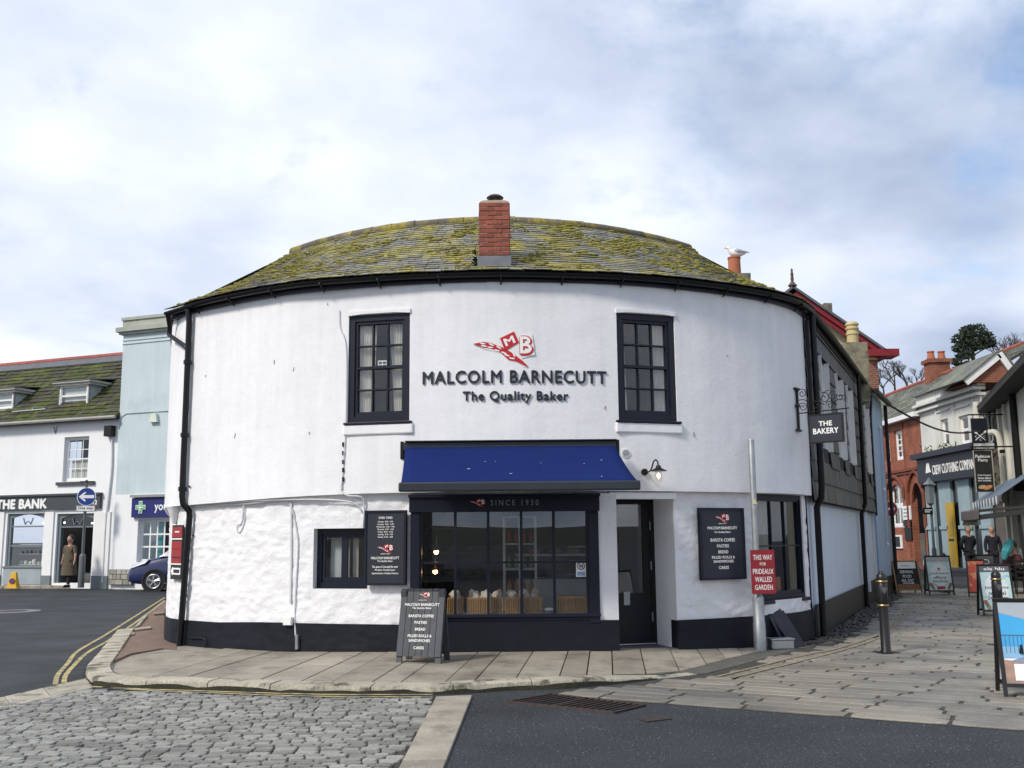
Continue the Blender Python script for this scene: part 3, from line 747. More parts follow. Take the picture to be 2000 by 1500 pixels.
wall(UP, h_dr[1] + .002, UP.len, -.3, .44, [], LOFF + .022, NAVYR, bak, 'plinth', du=.035, dz=.035, amp=.005, freq=4, ztop=plz)
# --- upper windows
CURT = mat('curtain_cloth', (.80, .77, .71), .85, .12, 3, bump=.2)
for k, h_ in enumerate((h_l, h_r)):
    w = h_[1] - h_[0]; hh = h_[3] - h_[2]; fr = UP.chord(h_[0], h_[1], h_[2], -.02)
    o = sash(fr, w, hh, 3, 4, bak, NAVY, GLASS, fw=.085, bar=.02, dep=.10, meet=2, rail=.06, sillw=.03, label='tall navy sash window with white curtains')
    rim = MB(); rim.fbox(fr, -w / 2 - .05, w / 2 + .06, -.17, -.032, .0, .055); rim.build('rendered_sill', WHITE, o, bevel=.02)
    rim = MB(); polyf(rim, fr, [(-w / 2 - .01, hh - .01), (-w / 4, hh + .008), (w / 4, hh + .008), (w / 2 + .01, hh - .01), (w / 2 + .01, hh + .05), (-w / 2 - .01, hh + .05)], -.02, .045); rim.build('rendered_lintel', WHITE, o)
    if k == 0:
        curtain(fr, (-.33, -.07), (-.31, -.13), .08, hh - .05, -.125, CURT, o); curtain(fr, (.10, .34), (.18, .32), .08, hh - .05, -.13, CURT, o)
        e_ = MB(); fe = fr.sub(.015, .80, -.085); e_.fbox(fe, -.065, .065, -.055, .055, 0, .004); e_.build('window_ornament', PWHITE, o, bevel=.01)
        for a, b in ((-.03, .022), (.03, .022), (-.03, -.022), (.03, -.022)):
            e_ = MB(); e_.fbox(fe, a - .022, a + .022, b - .014, b + .014, .004, .006); e_.build('ornament_panel', BLACK, o)
    else:
        curtain(fr, (.14, .34), (.16, .33), .08, hh - .05, -.125, CURT, o); curtain(fr, (-.33, -.29), (-.32, -.24), .08, hh - .05, -.125, CURT, o, waves=2)
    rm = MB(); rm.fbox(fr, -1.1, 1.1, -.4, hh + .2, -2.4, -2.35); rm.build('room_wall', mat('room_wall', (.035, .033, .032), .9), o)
# --- small casement window
w = h_sw[1] - h_sw[0]; hh = h_sw[3] - h_sw[2]; fr = UP.chord(h_sw[0], h_sw[1], h_sw[2], LOFF - .10)
o = sash(fr, w, hh, 2, 1, bak, NAVY, GLASS, fw=.075, bar=.09, dep=.07, rail=.07, sillw=.045, label='small navy casement window with a projecting sill')
rm = MB(); rm.fbox(fr, -.26, 0.02, .05, hh - .05, -.16, -.15); rm.build('frosted_panel', mat('frosted_panel', (.42, .45, .46), .6), o)
rm = MB(); rm.fbox(fr, .07, .15, .05, hh - .05, -.16, -.15); rm.build('blind', mat('cream_blind', (.40, .36, .33), .8), o)
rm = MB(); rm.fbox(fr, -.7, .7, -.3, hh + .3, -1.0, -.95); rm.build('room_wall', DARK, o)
# --- right-hand window
w = h_rw[1] - h_rw[0]; hh = h_rw[3] - h_rw[2]; fr = UP.chord(h_rw[0], h_rw[1], h_rw[2], LOFF - .02)
o = sash(fr, w, hh, 3, 2, bak, NAVY, GLASS, fw=.06, bar=.022, dep=.09, rail=.05, sillw=.05, label='navy window with six panes beside the pole')
curtain(fr, (-.24, .24), (-.24, .24), .62, hh - .1, -.3, mat('net_blind', (.45, .43, .38), .9), o, waves=7)
cs = MB(); cs.fbox(fr, -.1, .3, .08, .30, -.5, -.2); cs.build('window_crate', mat('crate_orange', (.35, .14, .05), .7), o)
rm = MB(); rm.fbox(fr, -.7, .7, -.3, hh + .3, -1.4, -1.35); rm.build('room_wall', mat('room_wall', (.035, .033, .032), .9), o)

# --- shopfront
ua, ub = h_sf[0], h_sf[1]; sz0 = gy(985, 1270, 13.3).z - .05
fr = UP.chord(ua, ub, 0, LOFF + .10); SW = (UP.p(ub, 0, LOFF) - UP.p(ua, 0, LOFF)).length
def fz(py): return gy(985, py, fr.o.y).z
def fa(px):
    lo, hi = -2.5, 2.5
    for _ in range(40):
        m = (lo + hi) / 2
        if proj(fr.p(m, 1.3))[0] < px: lo = m
        else: hi = m
    return lo
za, zb = fz(1199), fz(999); x0, x1 = -SW / 2 - .02, SW / 2 + .02
sf = MB(); sf.fbox(fr, x0, fa(823), fz(1212), zb, -.16, .0); sf.fbox(fr, fa(1146), x1, fz(1212), zb, -.16, .0)
sf = sf.build('shopfront', NAVY, bak, label='navy painted shopfront with ten panes')
for a0, a1 in ((x0 - .004, fa(820)), (fa(1150), x1 + .004)):
    b = MB(); b.fbox(fr, a0, a1, .45, zb - .02, .0, .025); b.build('pilaster', NAVY, sf, bevel=.008)
fc = MB(); fc.fbox(fr, x0 - .02, x1 + .02, zb, fz(968), -.16, .045); fc.fbox(fr, x0 - .03, x1 + .03, fz(971), fz(965), -.16, .07); fc.build('fascia', NAVY, sf)
sl = MB(); sl.fbox(fr, fa(816), x1 + .01, fz(1206), za, -.2, .05); sl.fbox(fr, fa(818), x1, fz(1213), fz(1206), -.16, .02); sl.build('sill', NAVY, sf, bevel=.008)
ris = MB(); ris.fbox(fr, fa(795), fa(1206), -.3, fz(1213), -.2, .012); ris.build('stall_riser', NAVYR, sf)
xs = [823, 889, 953.5, 1018.5, 1082.5, 1146]; zm = fz(1098.5)
for px in xs[1:-1]:
    b = MB(); b.fbox(fr, fa(px) - .017, fa(px) + .017, za, zb, -.09, -.02); b.build('glazing_bar', NAVY, sf)
b = MB(); b.fbox(fr, fa(823), fa(1146), zm - .013, zm + .013, -.085, -.025); b.build('glazing_bar', NAVY, sf)
rnd = random.Random(3)
for i in range(5):
    for b0, b1 in ((za, zm), (zm, zb)):
        t = rnd.uniform(-.003, .003); q = [fr.p(fa(xs[i]), b0, -.06 + t), fr.p(fa(xs[i + 1]), b0, -.06 - t), fr.p(fa(xs[i + 1]), b1, -.06 - t), fr.p(fa(xs[i]), b1, -.06 + t)]
        b = MB(); b.slab(q, fr.n, .005); b.build('pane', GLASS2, sf)
text('SINCE 1930', fr.sub(0, 0, .045), fa(1006), fz(982), fa(1053) - fa(959), .073, mat('grey_lettering', (.28, .28, .29), .5), sf, bold=.0, spacing=1.5)
logo(fr.sub(0, 0, .046), fa(933), fz(982), .21, sf, .003, outline=False)
wp = MB(); wp.fbox(fr, fa(1167.5), fa(1206), fz(1213), fz(965), -.3, -.012); wp.build('white_pier', ROUGHW, bak)
ns = MB(); n0 = fr.sub(fa(1135), fz(1113), -.055); ns.fbox(n0, -.065, .065, -.10, .10, 0, .003); nso = ns.build('window_notice', PWHITE, sf)
rg = MB(); rg.tube(ell(n0, 0, .04, .005, .045, .045, 0, 18), .006, 4, closed=True); polyf(rg, n0, [(-.028, .05), (-.02, .03), (-.02, .012), (-.012, .012), (-.01, .03), (.01, .03), (.012, .012), (.02, .012), (.022, .045), (.03, .055), (.012, .06), (.005, .045), (-.02, .045)], .003, .005)
rg.tube([n0.p(-.032, .072, .006), n0.p(.032, .008, .006)], .004, 4); rg.build('no_dogs_symbol', BLACK, nso)
nb = MB(); nb.fbox(n0, -.05, .05, -.085, -.035, .003, .005); nb.build('notice_text', mat('notice_blue', (.25, .35, .55), .6), nso)
# --- shop interior
IW = mat('shop_wall', (.075, .065, .06), .8, .25, 1.5); CNT = mat('counter_white', (.50, .52, .54), .4)
ri = MB(); ri.fbox(fr, -1.4, 1.4, -.05, .0, -4.2, -.25); ri.build('shop_floor', mat('shop_floor', (.08, .07, .06), .6), sf)
ri = MB(); ri.fbox(fr, -2.3, 2.0, 0, 2.3, -4.25, -4.2); ri.fbox(fr, -2.35, -2.3, 0, 2.3, -4.2, -1.2); ri.build('shop_back_wall', IW, sf)
ri = MB(); ri.fbox(fr, -2.3, 2.0, 2.30, 2.34, -4.2, -1.0); ri.build('shop_ceiling', mat('shop_ceiling', (.30, .30, .29), .8), sf)
ri = MB(); ri.fbox(fr, fa(823) - .1, fa(1146) + .1, za - .03, za + .002, -.62, -.09); ri.build('display_ledge', mat('pale_ledge', (.25, .24, .22), .5), sf)
ct = thing('shop_counter', 'pale glass fronted serving counter inside the bakery window', 'counter', fr.p(.45, 0, -1.8))
b = MB(); b.fbox(fr, .18, 1.25, .0, .95, -2.3, -1.5); b.build('body', CNT, ct)
b = MB(); b.fbox(fr, .2, 1.23, .951, 1.28, -1.9, -1.52); b.build('glass_top', glass('counter_glass', refl=1.5), ct)
b = MB(); b.fbox(fr, .16, 1.27, 1.28, 1.31, -2.3, -1.48); b.build('top_shelf', CNT, ct)
sh = thing('bread_shelf', 'dark shelving with loaves at the back of the bakery', 'shelf', fr.p(-.4, 0, -3.6))
for z in (.5, .9, 1.3, 1.7):
    b = MB(); b.fbox(fr, -1.3, .05, z, z + .025, -3.9, -3.45); b.build('shelf_board', mat('shelf_wood', (.16, .10, .06), .6), sh)
for a in (-1.3, .03):
    b = MB(); b.fbox(fr, a, a + .03, 0, 2.0, -3.9, -3.45); b.build('upright', mat('shelf_wood', (.16, .10, .06), .6), sh)
fg = thing('display_fridge', 'tall white framed display fridge inside the bakery', 'fridge', fr.p(.12, 0, -1.1))
for a_ in (-.02, .20, .42):
    b = MB(); b.fbox(fr, a_, a_ + .035, .0, 1.85, -1.0, -.96); b.build('white_post', CNT, fg)
for z in (.35, .75, 1.1, 1.45, 1.83):
    b = MB(); b.fbox(fr, -.02, .455, z, z + .022, -1.4, -.99); b.build('fridge_shelf', CNT, fg)
for k, z in enumerate((.772, 1.122, 1.472)):
    for a_ in (.07, .17, .28, .38):
        b = MB(); b.lathe([(.03, 0), (.03, .12), (.012, .16), (.012, .19)], fr.p(a_, z, -1.12), 8); tag(b.build('bottle', mat(('juice_orange', 'juice_green', 'juice_red')[k], ((.45, .20, .03), (.12, .25, .06), (.35, .05, .04))[k], .3)), ('orange', 'green', 'red')[k] + ' drink bottle in the display fridge', 'bottle', 'drinks in the display fridge')
CRUST = mat('bread_crust', (.36, .19, .07), .6, .3, 8, bump=.3, piece=.2); PAPER = mat('bread_bag_paper', (.60, .55, .48), .7, .2, 14, bump=.5, col2=(.45, .20, .12), c2lo=.58, c2hi=.62, c2s=9)
WICK = mat('wicker', (.42, .24, .09), .65, .2, 20, piece=.2)
for z in (.525, .925, 1.325):
    for k in range(5):
        b = MB(); b.ball(fr.p(-1.15 + k * .27, z + .06, -3.65), .11, 10, sx=1.0, sz=.55); tag(b.build('loaf', CRUST, smooth=True), 'crusty loaf on the ' + {.525: 'lowest', .925: 'middle', 1.325: 'highest'}[z] + ' of the loaf shelves at the back of the bakery', 'bread', 'loaves on the back shelves')
for a in (.45, .75, 1.02):
    b = MB(); b.ball(fr.p(a, 1.345, -1.75), .10, 10, sz=.45); tag(b.build('pasty', CRUST, smooth=True), 'golden pasty on top of the serving counter', 'pasty', 'pasties on the counter')
BLAB = {874: 'narrow wicker basket half hidden behind the sandwich board', 912: 'wicker basket of bagged loaves next to the half hidden basket', 987: 'wicker basket of bagged loaves beside the crumpled white paper', 1089: 'wicker basket without loaves below the no dogs notice'}
for bx0, bx1 in ((874, 903), (912, 981), (987, 1058), (1089, 1146)):
    a0, a1 = fa(bx0), fa(bx1); hb = .19; yb0, yb1 = -.40, -.14
    bs = thing('wicker_basket', BLAB[bx0], 'basket', fr.p((a0 + a1) / 2, za, -.27), group='baskets in the bakery window')
    sd = MB(); sd.fbox(fr, a0 + .012, a1 - .012, za + .004, za + hb - .02, yb0 + .012, yb1 - .012); sd.build('lining', mat('basket_dark', (.10, .055, .025), .8), bs)
    rods = []; n = int((a1 - a0) / .022)
    for k in range(n + 1):
        a = a0 + (a1 - a0) * k / n; b = MB(); b.tube([fr.p(a, za + .004, yb1 + .002), fr.p(a, za + hb, yb1 + .006 + .006 * (k % 2))], .0085, 5); rods.append(b)
    for b in rods: b.build('wicker_rod', WICK, bs)
    rim = MB(); rim.tube([fr.p(a, za + hb, c) for a, c in ((a0, yb1), (a1, yb1), (a1, yb0), (a0, yb0))], .014, 6, closed=True); rim.build('rim', WICK, bs)
    if bx0 < 1080:
        for k in range(max(1, int((a1 - a0) / .15))):
            b = MB(); c_ = fr.p(a0 + .09 + k * .15, za + hb + .03, -.27 + .03 * (k % 2)); b.ball(c_, .085, 14, sx=.85, sz=.85); b.v = [tuple(V(v) + (V(v) - c_) * (.55 * noise.noise(V(v) * 16) + .2 * noise.noise(V(v) * 40))) for v in b.v]
            tag(b.build('bagged_loaf', PAPER, smooth=True), 'printed bread bag in the ' + BLAB[bx0].replace('narrow ', '').replace(' of bagged loaves', ''), 'bread', 'bagged loaves in the window')
b = MB(); b.ball(fr.p(fa(1072), za + .035, -.2), .055, 8, sx=1.5, sz=.5); tag(b.build('paper_bag', PWHITE, smooth=True), 'crumpled white paper lying between two window baskets', 'paper bag')
BULB = mat('warm_bulb', (1.0, .55, .16), .5, 0, emit=22.0)
for k, (px, py) in enumerate(((847, 1078), (845, 1118))):
    q = fr.p(fa(px), fz(py), -.55); ld = thing('pendant_lamp', ('upper', 'lower')[k] + ' of two warm glowing lamps behind the leftmost shop panes'.replace('leftmost', 'end'), 'lamp', q, group='warm lamps in the bakery window')
    b = MB(); b.ball(q, .032, 10); b.build('bulb', BULB, ld, smooth=True)
    b = MB(); b.tube([q + V((0, 0, .03)), q + V((0, 0, .2))], .006, 5); b.lathe([(.05, .02), (.03, .06), (.01, .07)], q, 10); b.build('holder', mat('brass', (.5, .32, .10), .3, metal=.9), ld)
# --- doorway
da, db = h_dr[0], h_dr[1]; fd = UP.chord(da, db, 0, LOFF - .55); dw = (UP.p(db, 0, LOFF) - UP.p(da, 0, LOFF)).length
zt = h_dr[3]; dz0 = .09
dn = MB(); dn.fbox(fd, dw / 2 - .012 + .0, dw / 2 + .02, -.1, .44, -.0, .565); dn.build('doorway_plinth', NAVYR, bak)
st = MB(); st.fbox(fd, -dw / 2, dw / 2 - .01, -.1, dz0 - .012, -.1, .58); st.build('door_step', mat('step_stone', (.10, .10, .11), .7, .2, 6, bump=.3), bak)
dr = MB(); x0d, x1d = -dw / 2, dw / 2 - .012
dr.fbox(fd, x0d, x0d + .07, dz0, zt, -.06, .0); dr.fbox(fd, x1d - .09, x1d, dz0, zt, -.06, .0); dr.fbox(fd, x0d + .07, x1d - .09, zt - .07, zt, -.06, .0)
dr.fbox(fd, x0d + .07, x1d - .09, dz0 + .01, .78, -.05, -.01); dr.fbox(fd, x0d + .07, x0d + .16, .78, zt - .07, -.05, -.01); dr.fbox(fd, x1d - .2, x1d - .09, .78, zt - .07, -.05, -.01)
dr = dr.build('door', BLACK, bak, label='black half glazed shop door set back in the wall')
b = MB(); b.fbox(fd, x0d + .16, x1d - .2, .78, zt - .07, -.035, -.028); b.build('pane', GLASS2, dr)
for z in (.45, 1.15, 1.7):
    b = MB(); b.fbox(fd, x1d - .10, x1d - .085, z - .06, z + .06, .0, .012); b.build('hinge', GREYM, dr)
b = MB(); b.fbox(fd, x0d + .05, x1d - .05, dz0, dz0 + .012, -.0, .01); b.build('threshold', mat('aluminium', (.6, .6, .6), .4, metal=.7), dr)
b = MB(); b.fbox(fd, x0d + .33, x0d + .42, .62, .80, -.01, .004); b.build('letter_plate', GREYM, dr)
b = MB(); b.tube([fd.p(x0d + .13, 1.0, -.005), fd.p(x0d + .13, 1.0, .04), fd.p(x0d + .13, 1.2, .04), fd.p(x0d + .13, 1.2, -.005)], .010, 6); b.build('handle', GREYM, dr)
fl = UP.chord(da, db, zt, LOFF); b = MB(); b.fbox(fl, -dw / 2 - .1, dw / 2 + .02, -.02, .07, -.06, .065); b.build('door_lintel', PWHITE, bak, bevel=.006)
pc = thing('pastry_cabinet', 'lit pastry cabinet seen through the bakery door', 'cabinet', fd.p(-.1, 0, -1.2))
b = MB(); b.fbox(fd, -.5, .15, 0, .85, -1.6, -1.1); b.build('base', CNT, pc)
for z in (1.0, 1.2, 1.4):
    b = MB(); b.fbox(fd, -.5, .15, z, z + .015, -1.6, -1.1); b.build('glass_shelf', CNT, pc)
for k in range(4):
    b = MB(); b.ball(fd.p(-.42 + k * .14, .90, -1.2), .07, 8, sz=.6); tag(b.build('pastry', CRUST, smooth=True), 'pastry in the cabinet seen through the bakery door', 'pastry', 'pastries in the door cabinet')

# --- roof
RIDGE_Z = 6.62
EA = Curve([gz(x, y, 5.06)[:2] for x, y in ((326, 611), (360, 600), (400, 588), (500, 567), (600, 552), (700, 544), (800, 538), (965, 533), (1100, 535), (1200, 538), (1300, 545), (1400, 556), (1500, 572), (1560, 589), (1588, 610))])
RD = Curve([gz(x, y, RIDGE_Z)[:2] for x, y in ((572, 493), (640, 472), (720, 455), (800, 443), (880, 436), (965, 433), (1050, 436), (1150, 445), (1230, 458), (1300, 473), (1345, 486))])
def RS(s, v):
    a = EA.p(EA.len * s, 5.10); b = RD.p(RD.len * s, RIDGE_Z); q = a.lerp(b, v); q.z -= .10 * math.sin(PI * v) * (.3 + .7 * abs(2 * s - 1) ** 2); return q
def RN(s, v):
    a = RS(min(1, s + .01), v) - RS(max(0, s - .01), v); b = RS(s, min(1, v + .02)) - RS(s, max(0, v - .02)); return a.cross(b).normalized()
SLATE = mat('mossy_slate', (.20, .20, .185), .7, .25, 2.2, bump=.6, bs=20, piece=.22, col2=(.275, .24, .05), c2lo=.40, c2hi=.62, c2s=2.0, fine=.45, fs=18)
slm = MB(); NS = 48; NVv = 8
slm.add([RS(i / NS, j / NVv) - RN(i / NS, j / NVv) * .02 for i in range(NS + 1) for j in range(NVv + 1)], [(i * (NVv + 1) + j, (i + 1) * (NVv + 1) + j, (i + 1) * (NVv + 1) + j + 1, i * (NVv + 1) + j + 1) for i in range(NS) for j in range(NVv)])
roof = slm.build('roof', BED, bak)
NC = 24; sl = []
for j in range(NC):
    v0 = j / NC; s = -random.uniform(0, .01) if j % 2 else -.006; ln = (EA.len * (1 - v0) + RD.len * v0)
    while s < 1:
        w_ = random.uniform(.14, .24) / ln; s0, s1 = max(0, s) + .004 / ln, min(1, s + w_) - .004 / ln
        if s1 - s0 > .03 / ln:
            n_ = RN((s0 + s1) / 2, min(.98, v0 + .02)); jl = random.uniform(-.004, .004); vb = v0 - .012 / 2.9 + random.uniform(-.003, .003) * 1.3
            lo_, hi_ = .022 + random.uniform(0, .007), .006
            v1 = min(1.0, v0 + 1.35 / NC)
            q = [RS(s0, max(0, vb)) + n_ * lo_, RS(s1, max(0, vb)) + n_ * (lo_ + jl), RS(s1, v1) + n_ * hi_, RS(s0, v1) + n_ * hi_]
            if j == 0: q[0] = q[0] + (q[0] - q[3]).normalized() * .05; q[1] = q[1] + (q[1] - q[2]).normalized() * .05
            mb = MB(); mb.slab(q, n_, .011); sl.append(mb)
        s += w_
singles('slate', sl, SLATE, roof, 300, 'slates_higher_up')
mo = MB(); rnd = random.Random(31)
for _ in range(2600):
    s_, v_ = rnd.random(), rnd.random() ** .9; q = RS(s_, v_)
    if noise.noise(q * 1.5 + V((5, 2, 1))) + .5 * noise.noise(q * 5) < .08: continue
    r_ = rnd.uniform(.015, .045); mo.ball(q + RN(s_, v_) * .022, r_, 6, sx=rnd.uniform(.8, 1.8), sz=.55)
mo.build('moss_clumps', mat('moss_clump', (.20, .18, .035), .95, .35, 5, bump=1.0, bs=60), roof, smooth=True, kind='stuff')
RTM = mat('ridge_tile', (.13, .115, .08), .85, .3, 6, bump=.6, bs=22, piece=.2, col2=(.23, .19, .035), c2lo=.48, c2hi=.6, c2s=3)
k = 0; u = 0
while u < RD.len - .05:
    u1 = min(u + random.uniform(.36, .44), RD.len); a, b = RD.p(u + .004, RIDGE_Z + .0), RD.p(u1, RIDGE_Z + random.uniform(0, .012)); mb = MB()
    mb.tube([a, b], [.085, .08 + random.uniform(0, .01)], 10); mb.build('ridge_tile', RTM, roof, smooth=True); u = u1
# hidden slopes behind
bk_ = MB(); B0, B1 = V((-7.6, 22.3, 5.05)), V((4.6, 24.0, 5.05)); rl, rr = RD.p(0, RIDGE_Z), RD.p(RD.len, RIDGE_Z); el, er = EA.p(0, 5.05), EA.p(EA.len, 5.05)
bp_ = [RD.p(RD.len * i / 12, RIDGE_Z - .03) for i in range(13)]
bk_.add(bp_ + [B0.lerp(B1, i / 12) for i in range(13)], [(i, i + 1, 14 + i, 13 + i) for i in range(12)])
bk_.add([el, rl, B0], [(0, 1, 2)])
E2 = V((8.92, 24.45, 5.02)); R2 = V((6.6, 25.0, 6.6)); L2 = V((4.7, 25.6, 5.02))
bk_.add([er, E2, R2, rr], [(0, 1, 2, 3)]); bk_.add([rr, R2, L2, V((4.6, 24.0, 5.05))], [(0, 1, 2, 3)]); bk_.add([E2, R2, L2], [(0, 1, 2)])
bk_.build('rear_roof', SLATE, bak)
bw = MB(); pts = [V((-7.6, 22.3, 0)), V((4.6, 24.0, 0)), V((4.7, 25.6, 0)), V((8.78, 24.5, 0))]
for a, b in zip(pts, pts[1:]): bw.add([a, b, b + V((0, 0, 5.05)), a + V((0, 0, 5.05))], [(0, 1, 2, 3)])
bw.build('rear_wall', WHITE, bak)
# --- gutter, fascia and brackets
def sweep(mb, pl, prof, z):
    """profile (out, up) swept along a plan polyline; outwards is to the right of travel"""
    m = len(prof); vs = []
    for i, p in enumerate(pl):
        d = (pl[min(i + 1, len(pl) - 1)] - pl[max(i - 1, 0)]).normalized(); n = V((d.y, -d.x, 0))
        vs += [V((p.x, p.y, z)) + n * a + V((0, 0, b)) for a, b in prof]
    fs = [(i * m + j, (i + 1) * m + j, (i + 1) * m + (j + 1) % m, i * m + (j + 1) % m) for i in range(len(pl) - 1) for j in range(m)]
    fs += [tuple(range(m)), tuple(range((len(pl) - 1) * m + m - 1, (len(pl) - 1) * m - 1, -1))]
    mb.add(vs, fs)
gpl = [EA.raw(EA.len * i / 60) for i in range(61)]
spl = [EA.raw(EA.len), V((5.11, 16.2, 0)), V((6.5, 19.2, 0)), V((8.92, 24.5, 0))]
half = [(.055 * math.cos(a) , .055 * math.sin(a)) for a in [PI + PI * k / 8 for k in range(9)]] + [(.047 * math.cos(a), .047 * math.sin(a)) for a in [2 * PI - PI * k / 8 for k in range(9)]]
mb = MB(); sweep(mb, gpl, half, 5.06); mb.build('gutter', BLACK, bak, smooth=True)
mb = MB(); sweep(mb, [p.copy() for p in spl], half, 5.06); mb.build('gutter', BLACKI, bak, smooth=True)
mb = MB(); sweep(mb, gpl, [(-.16, -.10), (-.075, -.10), (-.075, .01), (-.16, .01)], 5.06); mb.build('fascia_board', NAVY, bak)
mb = MB(); sweep(mb, spl, [(-.16, -.13), (-.075, -.13), (-.075, .01), (-.16, .01)], 5.06); mb.build('fascia_board', BLACKI, bak)
for k in range(1, 14):
    u = EA.len * k / 14; b = MB(); b.tube([EA.p(u, 4.93, -.1), EA.p(u, 4.985, -.02), EA.p(u, 5.02, .055)], .012, 5); b.build('gutter_bracket', BLACK, bak)
# --- downpipes
def pipe(pts, r, name='downpipe', m_=BLACK, parent=bak, n=10):
    b = MB(); b.tube(pts, r, n); return b.build(name, m_, parent, smooth=True)
u = UP.u_px(369, 4.7, .07, 5); u2 = UP.u_px(356, .8, LOFF + .08, 5)
dpo = pipe([UP.p(u, 5.02, .09), UP.p(u, 4.8, .07), UP.p(u, 2.20, .07), UP.p(u + .02, 2.08, .06), UP.p(u + .06, 1.98, LOFF + .08), UP.p(u + .06, 1.9, LOFF + .07), UP.p(u2, .02, LOFF + .09)], .045)
for z in (4.2, 3.1, 2.3): b = MB(); b.lathe([(.06, -.03), (.06, .03)], UP.p(u, z, .07), 12); b.build('pipe_collar', BLACK, dpo)
hp = gz(328, 626, 4.83); hp = UP.p(UP.u_px(331, 4.85, .1, 4, 9), 4.85, .10)
pipe([EA.p(.03, 5.03), hp + V((0, 0, .02)), hp + V((.0, 0, -.12)), UP.p(u - .05, 4.45, .09), UP.p(u, 4.38, .07)], .035, 'branch_pipe')
for z in (2.34, 1.62):
    b = MB(); b.tube([UP.p(u + .05, z, .0 if z > 2 else LOFF), UP.p(u + .12, z, .03 if z > 2 else LOFF + .03)], .012, 5); b.build('pipe_bracket', BLACK, dpo)
# corbel at the left corner
b = MB(); q = UP.p(UP.u_px(333, 2.0, 0, 4, 9), 2.05, -.06); b.lathe([(.03, -.25), (.07, -.12), (.12, 0)], q, 10); b.build('corbel', ROUGHW, bak, smooth=True)

# --- side elevation on the lane: lower wall, slate hanging, windows
SD = Curve([(4.60, 15.45), (4.64, 15.5), (8.78, 24.45)], smooth=False)
def su(y): return (y - 15.45) / .9077
win = [(su(y0), su(y1), 3.0, 4.5) for y0, y1 in ((16.55, 17.35), (18.45, 19.25), (19.95, 20.7), (23.1, 23.8))]
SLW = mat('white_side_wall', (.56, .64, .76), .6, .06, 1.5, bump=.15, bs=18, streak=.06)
wall(SD, 0, su(24.45), 2.05, 5.0, win, .0, mat('felt_backing', (.02, .02, .022), .9), bak, 'side_upper_wall', du=.8, dz=.8, reveal=.16, rmat=PWHITE)
wall(SD, 0, su(24.45), -.3, 2.2, [], -.09, SLW, bak, 'side_lower_wall', du=.25, dz=.25, amp=.006, freq=1.5)
wall(SD, 0, su(24.45), -.3, .50, [], -.05, mat('black_plinth', (.012, .013, .016), .5, .2, 4, bump=.3), bak, 'side_plinth', du=.3, dz=.2, amp=.004)
b = MB(); b.fbox(Fr(SD.p(su(22.6), 0, -.09), SD.tan(9)), -.12, .12, .3, 2.1, -.05, .09); b.build('side_buttress', SLW, bak)
SLH = mat('hanging_slate', (.085, .09, .10), .6, .3, 1.4, bump=.35, bs=18, piece=.25, streak=.5, col2=(.10, .085, .045), c2lo=.5, c2hi=.7, c2s=.7)
blocks = []; z = 2.08; row = 0
while z < 5.0:
    u = -.25 * (row % 2); hgt = .31
    while u < su(24.4):
        w_ = random.uniform(.40, .56); ua, ub = max(0.0, u) + .004, min(su(24.4), u + w_) - .004
        segs = [(ua, ub)]
        for a, b_, z0_, z1_ in win:
            if z + hgt > z0_ - .02 and z < z1_ + .02:
                ns_ = []
                for p0, p1 in segs:
                    if p1 <= a - .03 or p0 >= b_ + .03: ns_.append((p0, p1))
                    else:
                        if p0 < a - .03: ns_.append((p0, a - .03))
                        if p1 > b_ + .03: ns_.append((b_ + .03, p1))
                segs = ns_
        for p0, p1 in segs:
            if p1 - p0 < .05: continue
            z1_ = min(z + hgt + .05, 5.0); j_ = random.uniform(0, .008); n_ = SD.nor(3)
            q = [SD.p(p0, z, .045 + j_), SD.p(p1, z, .045 + j_), SD.p(p1, z1_, .02), SD.p(p0, z1_, .02)]
            mb = MB(); mb.slab(q, n_, .014); blocks.append(mb)
        u += w_
    z += hgt; row += 1
singles('hanging_slate', blocks, SLH, bak, 300, 'hanging_slates_further_off')
for a, b_, z0_, z1_ in win:
    f_ = SD.chord(a, b_, z0_, -.09); o = sash(f_, b_ - a, z1_ - z0_, 2, 2, bak, PWHITE, GLASS, fw=.05, bar=.02, dep=.05, sill=True, sillw=.04)
    lb = MB(); lb.fbox(f_, (b_ - a) / 2 - .005, (b_ - a) / 2 + .035, -.03, z1_ - z0_ + .03, 0.02, .17); lb.fbox(f_, -(b_ - a) / 2 - .035, -(b_ - a) / 2 + .005, -.03, z1_ - z0_ + .03, .02, .17); lb.build('jamb_lining', PWHITE, o)
pp = pipe([SD.p(.12, 5.0, .12), SD.p(.14, 2.3, .12), SD.p(.16, 2.12, .10), SD.p(.2, 1.98, .02), SD.p(.2, .0, .02)], .05)
b = MB(); b.tube([SD.p(.02, 4.9, .06), SD.p(.02, 3.3, .06)], .03, 6); b.build('vent_pipe', BLACKI, bak)
pipe([SD.p(su(21.6), 5.0, .12), SD.p(su(21.6), 2.2, .1), SD.p(su(21.7), 2.0, .0), SD.p(su(21.7), .0, .0)], .045)
pipe([SD.p(su(24.4), 4.95, .10), SD.p(su(24.4), 4.4, .05), SD.p(su(24.3), 2.0, .05)], .03)
